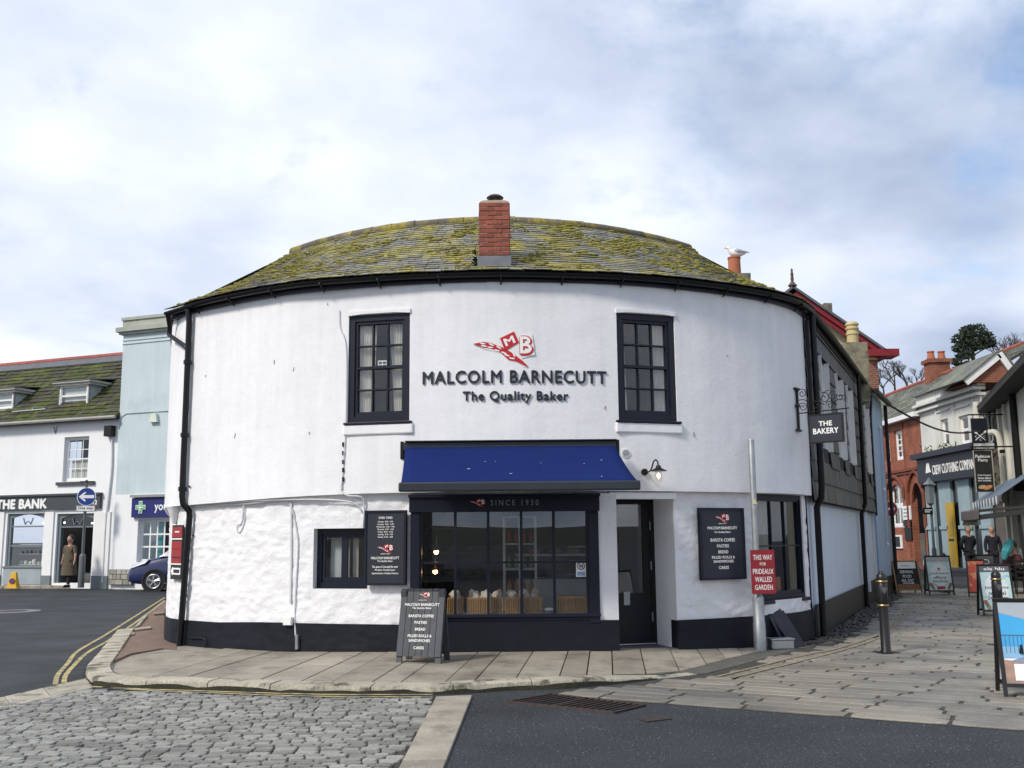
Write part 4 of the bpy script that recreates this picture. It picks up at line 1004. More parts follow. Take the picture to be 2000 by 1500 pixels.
# --- front chimney: single bricks round a mortar core
BR = mat('chimney_brick', (.27, .075, .045), .85, .25, 9, bump=.5, bs=40, piece=.25, col2=(.36, .30, .22), c2lo=.66, c2hi=.70, c2s=7)
MORT = mat('mortar', (.30, .22, .17), .9, .25, 12, bump=.5)
cx, cy = gy(966, 470, 13.34).x, 13.34; cw = .425; cz0 = 4.95
ch = MB(); ch.box((cx, cy, (cz0 + 6.090) / 2), (cw - .02, cw - .02, 6.090 - cz0)); ch = ch.build('chimney', MORT, bak, label='red brick chimney with a metal cowl at the eaves')
nco = 12; zb0 = 5.335; hb = (6.090 - zb0) / nco
for r_ in range(nco):
    z = zb0 + r_ * hb
    for sd in range(4):
        rot = sd * PI / 2; L_ = cw if sd % 2 == r_ % 2 else cw - .2
        sp = [(-cw / 2, -.0), (.0, cw / 2)] if (r_ + sd) % 2 == 0 else [(-cw / 2 + .1, -.005 + .0), (.0, cw / 2 - .1)]
        if (r_ + sd) % 2: sp = [(-cw / 2 + .104, .05), (.05, cw / 2 - .104)]
        for a0, a1 in sp:
            b = MB(); m3 = Matrix.Rotation(rot, 3, 'Z'); j_ = random.uniform(-.003, .004)
            c_ = V((cx, cy, 0)) + m3 @ V(((a0 + a1) / 2, -cw / 2 + .05 - j_, 0)); c_.z = z + hb / 2
            b.box(c_, (abs(a1 - a0) - .011, .1, hb - .012 + random.uniform(-.002, .002)), m=m3); b.build('brick', BR, ch, bevel=.004)
b = MB(); b.box((cx, cy - .0, 5.235), (cw + .035, cw + .035, .19)); b.build('lead_apron', LEAD, ch, bevel=.006)
b = MB(); b.lathe([(.29, 6.080), (.27, 6.110), (.2, 6.145), (.12, 6.160)], (cx, cy, 0), 4); bb = b
bb.v = [tuple(V((cx, cy, v[2])) + Matrix.Rotation(PI / 4, 3, "Z") @ (V((v[0] - cx, v[1] - cy, 0)))) for v in b.v]; bb.build('flaunching', MORT, ch)
b = MB(); b.lathe([(.115, 6.215), (.12, 6.225), (.085, 6.255), (.03, 6.270)], (cx + .01, cy, 0), 20); cwl = b.build('cowl', mat('cowl_metal', (.09, .09, .095), .45, metal=.6), ch, smooth=True)
for k in range(4):
    a = k * PI / 2 + .5; b = MB(); b.tube([(cx + .01 + .06 * math.cos(a), cy + .06 * math.sin(a), 6.140), (cx + .01 + .07 * math.cos(a), cy + .07 * math.sin(a), 6.220)], .008, 5); b.build('cowl_leg', BLACKI, cwl)
FERN = mat('fern_green', (.030, .060, .014), .7, .3, 12)
pln = thing('roof_plant', 'small green fern growing beside the brick chimney', 'plant', (cx - cw / 2 - .03, cy - .1, 5.25)); rnd = random.Random(8)
for k in range(26):
    a = rnd.uniform(0, 2 * PI); l = rnd.uniform(.06, .17); z0 = rnd.uniform(5.16, 5.42); s0 = V((cx - cw / 2 - .02, cy - .12, z0)); tip = s0 + V((-abs(math.cos(a)) * l * .8, math.sin(a) * l * .8 - .03, rnd.uniform(-.02, .1))); md = s0.lerp(tip, .5) + V((0, 0, .03)); sd_ = (tip - s0).cross(V((0, 0, 1))).normalized() * .022
    b = MB(); b.add([s0, md - sd_, tip, md + sd_], [(0, 1, 2, 3)]); b.build('frond', FERN, pln)
# --- cables and small fittings on the wall
def cable(pts, r=.011, off=.015, m_=WHITE, name='wall_cable'):
    out_ = []
    for px, py, o_ in pts:
        u, z = UP.uz(px, py, o_ + off, 5); out_.append(UP.p(u, z, o_ + off))
    b = MB(); b.tube(resample(spline(out_, 5), .06), r, 5); return b.build(name, m_, bak, smooth=True)
CBL = mat('painted_cable', (.62, .63, .65), .6)
cable([(663, 606, 0), (664, 640, 0), (676, 680, 0), (675, 830, 0), (668, 940, 0), (668, 955, 0)], .007, m_=CBL)
cable([(668, 940, 0), (666, 958, 0), (680, 968, 0), (705, 970, LOFF + .06), (712, 985, LOFF + .02), (709, 1030, LOFF)], .012, m_=CBL)
for y in (868, 885, 902, 918, 936): cable([(670, y - 4, 0), (670, y + 4, 0)], .016, .012, BLACKI, 'cable_clip')
cable([(362, 986, LOFF + .05), (480, 979, LOFF + .05), (560, 976, LOFF + .05), (640, 976, LOFF + .05), (690, 982, LOFF + .03), (706, 998, LOFF + .0)], .011, m_=CBL)
cable([(362, 990, LOFF + .03), (480, 984, LOFF + .03), (545, 977, LOFF + .03), (567, 985, LOFF), (580, 1040, LOFF), (582, 1075, LOFF), (577, 1160, LOFF), (576, 1215, LOFF), (579, 1260, LOFF + .03)], .011, m_=CBL)
cable([(569, 980, LOFF), (569, 1080, LOFF), (567, 1177, LOFF)], .017, m_=CBL, name='conduit')
cable([(475, 983, LOFF + .02), (474, 1010, LOFF), (470, 1024, LOFF), (462, 1026, LOFF), (464, 1040, LOFF), (472, 1035, LOFF), (478, 1012, LOFF), (476, 985, LOFF + .02)], .008, m_=CBL)
u, z = UP.uz(567, 1210, LOFF, 5); b = MB(); b.fbox(UP.chord(u - .06, u + .06, z - .04, LOFF + .02), -.065, .065, -.03, .08, .0, .06); b.build('junction_box', PWHITE, bak, bevel=.006)
cable([(580, 1240, LOFF + .03), (580, 1268, LOFF + .03)], .03, m_=GREYM, name='service_pipe')
cable([(370, 1246, LOFF + .03), (400, 1248, LOFF + .03), (401, 1266, LOFF + .03)], .012, .02, NAVYR, 'service_pipe')
u, z = UP.uz(1222, 885, 0, 5); fv = UP.chord(u - .1, u + .1, z, 0.0); b = MB(); disc(b, fv, 0, 0, -.01, .012, .062); vo = b.build('vent_cover', PWHITE, bak)
for k in range(5):
    y = -.036 + k * .018; hw = math.sqrt(.05 ** 2 - y * y); b = MB(); b.fbox(fv, -hw, hw, y - .004, y + .004, .012, .016); b.build('vent_slot', GREYM, vo)
rnd = random.Random(21)
for px, py in ((640, 595), (536, 708), (402, 735), (1355, 850), (1182, 797), (1420, 695), (575, 722), (460, 852), (605, 846)):
    u, z = UP.uz(px, py, 0, 5); b = MB(); l = rnd.uniform(.012, .05); t_ = rnd.uniform(-.25, .25); b.tube([UP.p(u, z + l, .006), UP.p(u + t_ * l * 2, z - l * .6, .008)], .004, 4); b.build('rusty_nail', BLACKI, bak)
b = MB(); u, z = UP.uz(965, 548, 0, 5); f_ = UP.chord(u - .15, u + .15, z, .0); b.fbox(f_, -.1, .1, -.03, .02, 0, .02); b.build('hook_plate', PWHITE, bak)
# ================================================================== THINGS ON AND BEFORE THE BAKERY
# --- raised wall lettering and emblem
u, z = UP.uz(1005.5, 735.5, 0, 5); ux0, _ = UP.uz(826, 735, 0, 5); ux1, _ = UP.uz(1184, 735, 0, 5)
zt_ = gy(1005, 723, UP.p(u).y).z; zb_ = gy(1005, 748.5, UP.p(u).y).z
sg = thing('wall_lettering', 'large dark raised capitals of the shop name across the white upper wall', 'lettering', UP.p(u, zb_, .02))
text('MALCOLM BARNECUTT', CFr(UP, (ux0 + ux1) / 2, (zt_ + zb_) / 2, .006), 0, 0, ux1 - ux0, zt_ - zb_, LETD, sg, bold=.022, depth=.016, spacing=1.12, split=True)
u2_, _ = UP.uz(1007, 775, 0, 5); uy0, _ = UP.uz(904, 775, 0, 5); uy1, _ = UP.uz(1110, 775, 0, 5); zt_ = gy(1005, 763.5, UP.p(u).y).z; zb_ = gy(1005, 788, UP.p(u).y).z
sg = thing('wall_lettering', 'smaller dark raised tagline below the shop name on the white wall', 'lettering', UP.p(u2_, zb_, .02))
text('The Quality Baker', CFr(UP, (uy0 + uy1) / 2, (zt_ + zb_) / 2, .006), 0, 0, uy1 - uy0, zt_ - zb_, LETD, sg, bold=.022, depth=.014, spacing=1.1, split=True)
ul, zl = UP.uz(984, 681, 0, 5); fl = UP.chord(ul - .3, ul + .3, zl, .006)
sg = thing('wall_emblem', 'red wheat ear emblem with two ornate initials above the shop name', 'emblem', fl.o)
logo(fl, 0, 0, .83, sg, .004)

# --- awning
AWN = mat('blue_awning_canvas', (.0045, .017, .105), .9, .12, 1.2, spec=.2, bump=.15, bs=60, col2=(.35, .38, .45), c2lo=.755, c2hi=.77, c2s=7)
aw = thing('awning', 'blue canvas awning with grey cassette and front bar above the shopfront', 'awning', (0, 12.9, 2.2))
YA, YB = 12.92, 12.18
tl, tr_ = gy(784, 878, YA), gy(1207, 874, YA); zc = (tl.z + tr_.z) / 2; bl, br = gy(780, 942, YB), gy(1249, 942, YB); zb_ = (bl.z + br.z) / 2
mb = MB(); n = 24; vs = []
for j in range(9):
    t = j / 8
    for i in range(n + 1):
        s = i / n; a = V((tl.x + .06, YA - .08, zc + .02)).lerp(V((tr_.x - .05, YA - .08, zc + .02)), s); b = V((bl.x + .02, YB, zb_)).lerp(V((br.x - .02, YB, zb_)), s)
        q = a.lerp(b, t); q.z -= .035 * math.sin(PI * t) + .006 * math.sin(s * 9) * math.sin(PI * t); vs.append(q)
mb.add(vs, [(j * (n + 1) + i, (j + 1) * (n + 1) + i, (j + 1) * (n + 1) + i + 1, j * (n + 1) + i + 1) for j in range(8) for i in range(n)])
cv_ = mb.build('canopy', AWN, aw, smooth=True); md = cv_.modifiers.new('thickness', 'SOLIDIFY'); md.thickness = .004
DG = mat('grey_aluminium', (.028, .034, .042), .45, .15, 5, metal=.2)
fx = Fr((0, YA, 0), (1, 0, 0)); mb = MB(); mb.fbox(fx, tl.x + .03, tr_.x - .03, zc - .02, zc + .085, -.22, .06); mb.fbox(fx, tl.x + .05, tr_.x - .02, zc + .088, zc + .105, -.2, .10); mb.build('cassette', DG, aw, bevel=.012)
for x_ in (tl.x - .01, tr_.x - .03):
    mb = MB(); mb.fbox(fx, x_, x_ + .045, zc - .13, zc + .10, -.25, .05); mb.build('end_cap', BLACKI, aw, bevel=.008)
mb = MB(); fx2 = Fr((0, YB, 0), (1, 0, 0)); mb.fbox(fx2, bl.x - .01, br.x + .01, zb_ - .105, zb_ + .012, -.05, .03); mb.build('front_bar', DG, aw, bevel=.02)
for a_, b_ in ((tl.x + .3, bl.x + .35), (tr_.x - .3, br.x - .35)):
    e_ = V(((a_ + b_) / 2 + (.25 if a_ < 0 else -.25), (YA + YB) / 2, (zc + zb_) / 2 - .07)); mb = MB(); mb.tube([(a_, YA, zc - .04), e_, (b_, YB + .03, zb_ - .03)], .022, 6); mb.build('folding_arm', BLACKI, aw)
DROP = mat('bird_dropping', (.7, .7, .68), .8)
rnd = random.Random(4)
for k in range(8):
    s, t = rnd.uniform(.25, .98), rnd.uniform(.3, .97); a = V((tl.x, YA - .08, zc + .02)).lerp(V((tr_.x, YA - .08, zc + .02)), s); b = V((bl.x, YB, zb_)).lerp(V((br.x, YB, zb_)), s); q = a.lerp(b, t); q.z -= .035 * math.sin(PI * t) - .006
    mb = MB(); mb.ball(q, rnd.uniform(.005, .013), 6, sx=rnd.uniform(.7, 2.0), sz=.4); mb.build('bird_dropping', DROP, cv_)

# --- framed boards on the wall
def board(px0, px1, py0, py1, off, label, rows, lg, name='menu_board', dep=.06, face=None):
    ua, ub, za, zb = UP.hole(px0, px1, py0, py1, off, 6); w, h = ub - ua, zb - za; f_ = UP.chord(ua, ub, za, off)
    t = thing(name, label, 'sign board', f_.p(0, 0, dep / 2)); b = MB(); b.fbox(f_, -w / 2, w / 2, 0, h, 0, dep - .012); b.build('panel', mat('board_face', (.014, .018, .030), .5, .1), t)
    b = MB(); e_ = .028
    for a0, a1, b0, b1 in ((-w / 2, w / 2, 0, e_), (-w / 2, w / 2, h - e_, h), (-w / 2, -w / 2 + e_, e_, h - e_), (w / 2 - e_, w / 2, e_, h - e_)): b.fbox(f_, a0, a1, b0, b1, .001, dep)
    b.build('frame', NAVY, t)
    g_ = f_.sub(0, 0, dep - .0115); yy = lambda py: h * (py1 - py) / (py1 - py0); k = w / (px1 - px0)
    for s, py, wp, hp in rows: text(s, g_, 0, yy(py), wp * k, hp * .95 * h / (py1 - py0), LETW, t, bold=.02, depth=.002, shear=.25 if hp < 7.5 and s[0] in 'T94' and 'Qual' not in s and 'day' not in s else 0)
    if lg: logo(g_, 0.0, yy(lg), .235 if w < .6 else .26, t, .002, outline=False)
    return t
DAYS = (('Monday', '8.30'), ('Tuesday', '8.30'), ('Wednesday', '8.30'), ('Thursday', '8.30'), ('Friday', '8.30'), ('Saturday', '8.30'), ('Sunday', '8.30'))
rws = [('OPEN TIMES', 1011.5, 27, 4.6)] + [(d + '  ' + h_ + ' - 4.00', 1019.5 + 5.0 * i, 29 + (6 if d[0] == 'W' else 3 if d[0] == 'T' else 0), 3.8) for i, (d, h_) in enumerate(DAYS)]
rws += [('SINCE 1930', 1082, 17, 2.2), ('MALCOLM BARNECUTT', 1090, 54, 5.2), ('The Quality Baker', 1096.5, 30, 4.5), ('The taste of Cornwall for over', 1107, 50, 4.6), ('90 years, founded upon', 1113.5, 39, 4.6), ('4 generations of bakery history', 1120, 52, 4.6)]
board(715, 795, 997, 1143, LOFF + .05, 'tall navy board of opening times left of the shopfront', rws, 1072)
FOOD = [('BARISTA COFFEE', 1055, 47, 7), ('PASTIES', 1066.5, 23, 6.5), ('BREAD', 1078, 19, 6.5), ('FILLED ROLLS &', 1088.5, 44, 5.6), ('SANDWICHES', 1096.5, 39, 5.6), ('CAKES', 1108.5, 19, 6.5)]
board(1364, 1450, 992, 1132, LOFF + .03, 'navy framed menu board on the rough white wall right of the door', [('SINCE 1930', 1023, 14, 2), ('MALCOLM BARNECUTT', 1031.5, 57, 6), ('The Quality Baker', 1040, 32, 5)] + FOOD, 1013)
# red board at the corner
uo = UP.u_px(347, 1.3, LOFF + .03, 4, 9); f_ = UP.chord(uo - .2, uo + .2, .98, LOFF + .04)
t = thing('corner_sign', 'narrow dark sign with red panels and a white arrow at the wall corner', 'sign', f_.o); b = MB(); b.fbox(f_, -.2, .2, 0, .80, 0, .02); b.build('panel', mat('sign_black', (.02, .018, .018), .5), t)
REDP = mat('sign_red', (.32, .02, .02), .5, .1)
for b0, b1 in ((.62, .78), (.45, .57), (.33, .45), (.24, .32)):
    b = MB(); b.fbox(f_, -.18, .18, b0, b1 - .01, .02, .024); b.build('red_panel', REDP, t)
for b0 in (.585, .215):
    b = MB(); b.fbox(f_, -.19, .19, b0, b0 + .02, .02, .024); b.build('white_band', LETW, t)
b = MB(); polyf(b, f_, [(-.18, .12), (-.12, .19), (-.12, .17), (.17, .17), (.17, .07), (-.12, .07), (-.12, .05)], .02, .024); b.build('arrow', LETW, t)
b = MB(); b.fbox(f_, -.08, .14, .095, .145, .024, .026); b.build('worn_print', LETD, t); b = MB(); b.fbox(f_, -.08, .08, .69, .71, .024, .026); b.build('worn_print', LETW, t)

# --- wall lamp
u, z = UP.uz(1258, 922, 0, 5); f_ = UP.chord(u - .1, u + .1, z, 0)
t = thing('wall_lamp', 'black swan neck wall lamp with a lit glass globe beside the awning', 'lamp', f_.o)
b = MB(); disc(b, f_, 0, 0, 0, .03, .045); b.build('back_plate', BLACKI, t)
b = MB(); b.tube(spline([f_.p(0, 0, .02), f_.p(.03, .0, .10), f_.p(.055, .05, .13), f_.p(.065, .12, .16), f_.p(.085, .15, .19), f_.p(.105, .12, .21), f_.p(.11, .06, .215)], 5), .010, 7); b.build('arm', BLACKI, t, smooth=True)
q = f_.p(.11, 0, .215); b = MB(); b.lathe([(.115, .0), (.11, .008), (.05, .035), (.035, .05), (.03, .075), (.01, .08)], q, 18); b.build('shade', BLACKI, t, smooth=True)
b = MB(); b.lathe([(.010, -.145), (.035, -.13), (.045, -.10), (.045, -.02), (.04, .0)], q, 14); b.build('glass_globe', glass('globe_glass', (.95, .93, .88), 1.45), t, smooth=True)
b = MB(); b.ball(q + V((0, 0, -.06)), .022, 10, sz=1.5); b.build('bulb', mat('lamp_bulb', (1.0, .80, .50), .5, 0, emit=6.0), t, smooth=True)

# --- hanging sign on a scrolled iron bracket
u, z = UP.uz(1556, 808, 0, 5); p0 = UP.p(u, z, .01); n_ = UP.nor(u); n_ = (V((.80, -.60, 0))).normalized(); f_ = Fr(p0, n_, V((-.6, -.8, 0)))
t = thing('hanging_sign', 'navy bakery sign hanging from a scrolled iron bracket at the wall end', 'sign', p0)
b = MB(); b.fbox(f_, 0, .025, -.26, .38, -.02, .02); b.fbox(f_, -.01, .03, -.27, -.24, -.08, .08); b.fbox(f_, -.01, .03, .36, .39, -.08, .08); b.fbox(f_, -.01, .03, .1, .13, -.06, .06); b.build('wall_bar', BLACKI, t)
b = MB(); b.tube([f_.p(0, 0, 0), f_.p(.78, .02, 0)], .009, 6); b.build('arm', BLACKI, t)
def scroll(c, r, a0, turns, sgn=1, n=26):
    return [f_.p(c[0] + r * (1 - .85 * k / n) * math.cos(a0 + sgn * turns * 2 * PI * k / n), c[1] + r * (1 - .85 * k / n) * math.sin(a0 + sgn * turns * 2 * PI * k / n), 0) for k in range(n + 1)]
for c, r, a0, tn, sg_ in (((.09, .30), .075, PI, 1.6, -1), ((.09, .09), .075, PI, 1.6, -1), ((.30, .10), .07, 0, 1.4, 1), ((.42, .20), .09, 2, 1.3, -1), ((.55, .22), .07, 1, 1.4, 1), ((.50, .09), .06, 3, 1.4, -1), ((.66, .20), .06, 2.4, 1.2, 1)):
    b = MB(); b.tube(scroll(c, r, a0, tn, sg_), .0065, 5); b.build('scroll', BLACKI, t)
for pts in ([(.02, .2), (.12, .2), (.2, .14), (.3, .17), (.42, .1)], [(.36, .17), (.45, .30), (.55, .29), (.62, .22), (.74, .22)], [(.55, .13), (.66, .16), (.76, .12)]):
    b = MB(); b.tube(spline([f_.p(a, c, 0) for a, c in pts], 5), .0065, 5); b.build('scroll', BLACKI, t)
b = MB(); b.fbox(f_, .17, .68, -.46, -.04, -.02, .02); b.build('sign_panel', mat('board_face', (.014, .018, .030), .5, .1), t)
b = MB()
for a0, a1, b0, b1 in ((.165, .685, -.465, -.445), (.165, .685, -.055, -.035), (.165, .185, -.445, -.055), (.665, .685, -.445, -.055)): b.fbox(f_, a0, a1, b0, b1, -.026, .026)
b.build('sign_frame', BLACKI, t)
for a in (.25, .6): b = MB(); b.tube([f_.p(a, .01, 0), f_.p(a, -.04, 0)], .008, 5); b.build('hanger', BLACKI, t)
text('THE', f_.sub(0, 0, .021), .425, -.18, .20, .075, LETW, t, bold=.03, depth=.002); text('BAKERY', f_.sub(0, 0, .021), .425, -.29, .38, .085, LETW, t, bold=.03, depth=.002)

# --- galvanised pole with the red sign
q = gz(1485, 1267, .03); pz = .03
t = thing('sign_pole', 'galvanised grey pole with a thicker base standing against the bakery wall', 'pole', q)
b = MB(); b.lathe([(.085, -.05), (.085, .34), (.078, .35), (.078, .66), (.07, .70), (.042, .73)], q, 16); b.build('base_sleeve', GREYM, t, smooth=True)
b = MB(); b.lathe([(.044, .70), (.044, 2.84), (.04, 2.85)], q, 14); b.build('shaft', GREYM, t, smooth=True)
b = MB(); fq = Fr(q + V((0, -.046, 1.98)), (1, 0, 0)); b.prism([fq.p(-.035, -.03), fq.p(.035, -.03), fq.p(0, .05)], fq.n * .004); b.build('warning_sticker', mat('sticker_yellow', (.55, .5, .3), .5), t)
f_ = Fr(gy(1492, 1160, q.y - .10), V((1, .12, 0)))
h_ = gy(1492, 1074, q.y - .10).z - f_.o.z
t = thing('garden_sign', 'crimson sign pointing to the walled garden, clamped to the grey pole', 'sign', f_.o); b = MB(); b.fbox(f_, -.165, .175, 0, h_, -.012, 0); b.build('panel', mat('crimson_board', (.24, .012, .022), .45, .08), t, bevel=.003)
for s, y, wd, hh_ in (('THIS WAY', .83, .27, .07), ('FOR', .68, .085, .04), ('PRIDEAUX', .51, .29, .07), ('WALLED', .33, .24, .07), ('GARDEN', .15, .25, .07)): text(s, f_.sub(0, 0, .0005), .005, y * h_, wd, hh_, LETW, t, bold=.005, depth=.002)
for z_ in (.12, .45): b = MB(); b.fbox(f_, -.13, -.05, z_, z_ + .03, -.06, -.013); b.build('clamp', GREYM, t)
# --- folded board and tray against the plinth
q = gz(1545, 1263, .01); fq = Fr(q, V((.85, .52, 0)))
t = thing('folded_board', 'folded dark board leaning on the navy plinth beside the pole', 'board', q)
for k, dx_ in enumerate((0, .07)):
    b = MB(); b.hexa([fq.p(-.14 + dx_, 0, .02 + dx_), fq.p(.16 + dx_, 0, .0 + dx_), fq.p(.16 + dx_, 0, -.02 + dx_), fq.p(-.14 + dx_, 0, .0 + dx_), fq.p(-.25 + dx_, .50 - .04 * k, -.20), fq.p(.05 + dx_, .52 - .04 * k, -.22), fq.p(.05 + dx_, .52 - .04 * k, -.24), fq.p(-.25 + dx_, .50 - .04 * k, -.22)]); b.build('leaf', NAVY, t, bevel=.006)
q = gz(1530, 1268, .01); t = thing('metal_tray', 'silver metal tray standing on the ground by the pole', 'tray', q); fq = Fr(q, V((1, .12, 0))); b = MB(); b.fbox(fq, -.16, .16, 0, .12, -.2, 0); b.build('body', mat('brushed_tin', (.35, .37, .39), .4, metal=.6), t, bevel=.012)
b = MB(); b.fbox(fq, -.172, .172, .121, .14, -.212, .012); b.build('rim', mat('brushed_tin', (.35, .37, .39), .4), t, bevel=.005)

# --- A-boards
def a_board(q, rz, w, h, lean, label, fm, build_face, name='sandwich_board', foot=.0, group=None, backm=None, tk=.025):
    t = thing(name, label, 'sandwich board', q, rz, group)
    L = math.hypot(h, lean); up1 = V((0, lean, h)).normalized(); n1 = V((0, -h, lean)).normalized()
    f1 = Fr(V((0, -lean, 0)), (1, 0, 0), n1, up1); f2 = Fr(V((0, lean, 0)), (-1, 0, 0), V((0, h, lean)).normalized(), V((0, -lean, h)).normalized())
    for f_, nm in ((f1, 'front_leaf'), (f2, 'back_leaf')):
        build_face(t, f_, w, L, nm == 'front_leaf')
    hg = MB()
    for s_ in (-1, 1): hg.fbox(f1, s_ * w * .3 - .03, s_ * w * .3 + .03, L - .02, L + .004, -.02, .006)
    hg.build('hinge', BLACKI, t, world=False); return t
def wm_text(s, f_, a, b, w, h, m_, t, **k):
    o = text(s, f_, a, b, w, h, m_, None, **k); o.parent = t; return o
GB = mat('charcoal_plank', (.050, .056, .064), .6, .2, 6, bump=.2, piece=.12)
def bakery_face(t, f_, w, L, front):
    ft = .085
    for k in range(7):
        a0 = -w / 2 + w * k / 7; b = MB(); b.fbox(f_, a0 + .003, a0 + w / 7 - .003, ft, L, -.016, 0); b.build('plank', GB, t, world=False)
    for s_ in (-1, 1): b = MB(); b.fbox(f_, s_ * (w / 2 - .035) - .035, s_ * (w / 2 - .035) + .035, 0, L - .02, -.045, -.017); b.build('leg', GB, t, world=False)
    if front:
        g_ = f_.sub(0, 0, .0005)
        for s, y, wd, hh_ in (('SINCE 1930', .845, .1, .010), ('MALCOLM BARNECUTT', .785, .44, .033), ('The Quality Baker', .735, .25, .028), ('BARISTA COFFEE', .632, .32, .033), ('PASTIES', .545, .155, .033), ('BREAD', .455, .13, .033), ('FILLED ROLLS &', .368, .30, .033), ('SANDWICHES', .305, .27, .033), ('CAKES', .21, .13, .033)): wm_text(s, g_, 0, y * L, wd, hh_, LETW, t, bold=.02, depth=.002)
        n0 = set(bpy.data.objects); logo(g_, .02, .91 * L, .15, None, .002, outline=False)
        for o in bpy.data.objects:
            if o not in n0: o.parent = t
q = gz(812, 1297, .088); q2 = gz(848, 1290, .088)
a_board(q + V((.07, .2, 0)), R(-15), .56, .86, .20, 'charcoal planked sandwich board listing bakery goods, standing on the pavement', GB, bakery_face)
# --- bollards
BOL = mat('bollard_black', (.010, .010, .012), .38, .15, 8); GOLD = mat('brass_band', (.36, .27, .12), .4, .15, metal=.8)
def bollard(q, s, label):
    t = thing('bollard', label, 'bollard', q, group='black bollards in the lane')
    b = MB(); b.lathe([(.075, .0), (.075, .03), (.062, .05), (.060, .62), (.060, .63), (.068, .64), (.068, .9), (.062, .91)], q, 16); b.v = [tuple(q + (V(v) - q) * s) for v in b.v]; b.build('shaft', BOL, t, smooth=True)
    b = MB(); b.lathe([(.062, .91), (.066, .93), (.066, .97), (.065, 1.01), (.04, 1.04), (.03, 1.045), (.025, 1.06), (.01, 1.07)], q, 16); b.v = [tuple(q + (V(v) - q) * s) for v in b.v]; b.build('cap', BOL, t, smooth=True)
    for z_ in (.625, .935): b = MB(); b.lathe([(.072, -.012), (.078, 0), (.072, .012)], q + V((0, 0, z_)) * s, 16); b.build('gold_band', GOLD, t, smooth=True)
    b = MB(); f_ = Fr(q + V((0, -.068, .82)) * s, (1, 0, 0)); polyf(b, f_, [(-.03, .04), (-.03, 0), (0, -.045), (.03, 0), (.03, .04)], 0, .008); b.build('crest', mat('crest_grey', (.10, .10, .10), .4), t)
    b = MB(); b.box(q + V((0, 0, .012)), (.26, .26, .024), .3); b.build('base_plate', BLACKI, t)
    return t
bollard(gz(1731, 1277), 1.0, 'black bollard with gold bands standing before the white side wall')
bollard(gz(1956, 1262), .98, 'black bollard with gold bands behind the seaside terrace board')
bollard(gz(1849, 1158), .98, 'black bollard with gold bands in front of the pale festive board near the shops')
# ================================================================== THE STREET AROUND
def ab(fr, px, py):
    d = ray(px, py); o = V((0, 0, EYE)); t = (fr.o - o).dot(fr.n) / d.dot(fr.n); q = o + d * t - fr.o; return q.dot(fr.t), q.dot(fr.u)
def fb(fr, x0, x1, y0, y1, c0, c1, mb=None):
    """box on a facade from picture-measured corners"""
    a0, b1 = ab(fr, x0, (y0 + y1) / 2)[0], None; a1 = ab(fr, x1, (y0 + y1) / 2)[0]; xm = (x0 + x1) / 2; b0 = ab(fr, xm, y1)[1]; b1 = ab(fr, xm, y0)[1]
    mb = mb or MB(); mb.fbox(fr, a0, a1, b0, b1, c0, c1); return mb
def rect(fr, x0, x1, y0, y1):
    xm = (x0 + x1) / 2; ym = (y0 + y1) / 2; return ab(fr, x0, ym)[0], ab(fr, x1, ym)[0], ab(fr, xm, y1)[1], ab(fr, xm, y0)[1]
def facade(fr, a0, a1, b0, b1, holes, mtl, parent, name='wall', th=.25, rv=None):
    as_ = sorted({a0, a1, *[h[0] for h in holes], *[h[1] for h in holes]}); bs_ = sorted({b0, b1, *[h[2] for h in holes], *[h[3] for h in holes]}); mb = MB()
    for i in range(len(as_) - 1):
        for j in range(len(bs_) - 1):
            am, bm = (as_[i] + as_[i + 1]) / 2, (bs_[j] + bs_[j + 1]) / 2
            if a0 <= am <= a1 and b0 <= bm <= b1 and not any(h[0] < am < h[1] and h[2] < bm < h[3] for h in holes):
                mb.add([fr.p(as_[i], bs_[j]), fr.p(as_[i + 1], bs_[j]), fr.p(as_[i + 1], bs_[j + 1]), fr.p(as_[i], bs_[j + 1])], [(0, 1, 2, 3)])
    for h in holes:
        p_ = [(h[0], h[2]), (h[1], h[2]), (h[1], h[3]), (h[0], h[3])]
        for k in range(4):
            A, B = p_[k], p_[(k + 1) % 4]; mb.add([fr.p(*A), fr.p(*B), fr.p(*B, -th), fr.p(*A, -th)], [(0, 1, 2, 3)])
    return mb.build(name, mtl, parent)
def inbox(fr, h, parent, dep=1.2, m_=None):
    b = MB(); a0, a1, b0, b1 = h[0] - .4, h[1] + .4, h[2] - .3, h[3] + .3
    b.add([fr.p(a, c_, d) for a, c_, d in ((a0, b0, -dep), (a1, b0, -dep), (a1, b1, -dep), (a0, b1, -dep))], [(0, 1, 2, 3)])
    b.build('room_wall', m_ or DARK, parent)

# ---------- the white building with a mossy roof
A_, B_ = V((-18.1, 35.3, 0)), V((-13.15, 33.4, 0)); tB = (B_ - A_).normalized(); FB = Fr(B_, tB)
bank = thing('shop_building', 'white two storey shop with a mossy slate roof, red ridge and two dormers', 'building', B_ - tB * 3)
WB = mat('white_far_render', (.80, .81, .82), .75, .05, .8, bump=.15, bs=9, streak=.05)
GRT = mat('shop_grey_trim', (.16, .19, .21), .5, .1); FGR = mat('fascia_grey', (.050, .058, .066), .5, .1)
ez = ab(FB, 116, 822)[1]
hw = rect(FB, 124, 172, 853, 940); hs = rect(FB, 12, 84, 1003, 1106); hd = rect(FB, 108, 180, 1003, 1139)
facade(FB, -10.5, 0, 0, ez, [hw, hs, hd], WB, bank)
o = sash(FB.sub((hw[0] + hw[1]) / 2, hw[2], -.12), hw[1] - hw[0], hw[3] - hw[2], 3, 4, bank, PWHITE, GLASS, fw=.07, bar=.025, dep=.06, meet=2, sillmat=mat('slate_sill', (.06, .06, .065), .6), sillw=.07, c=.0, rail=.05)
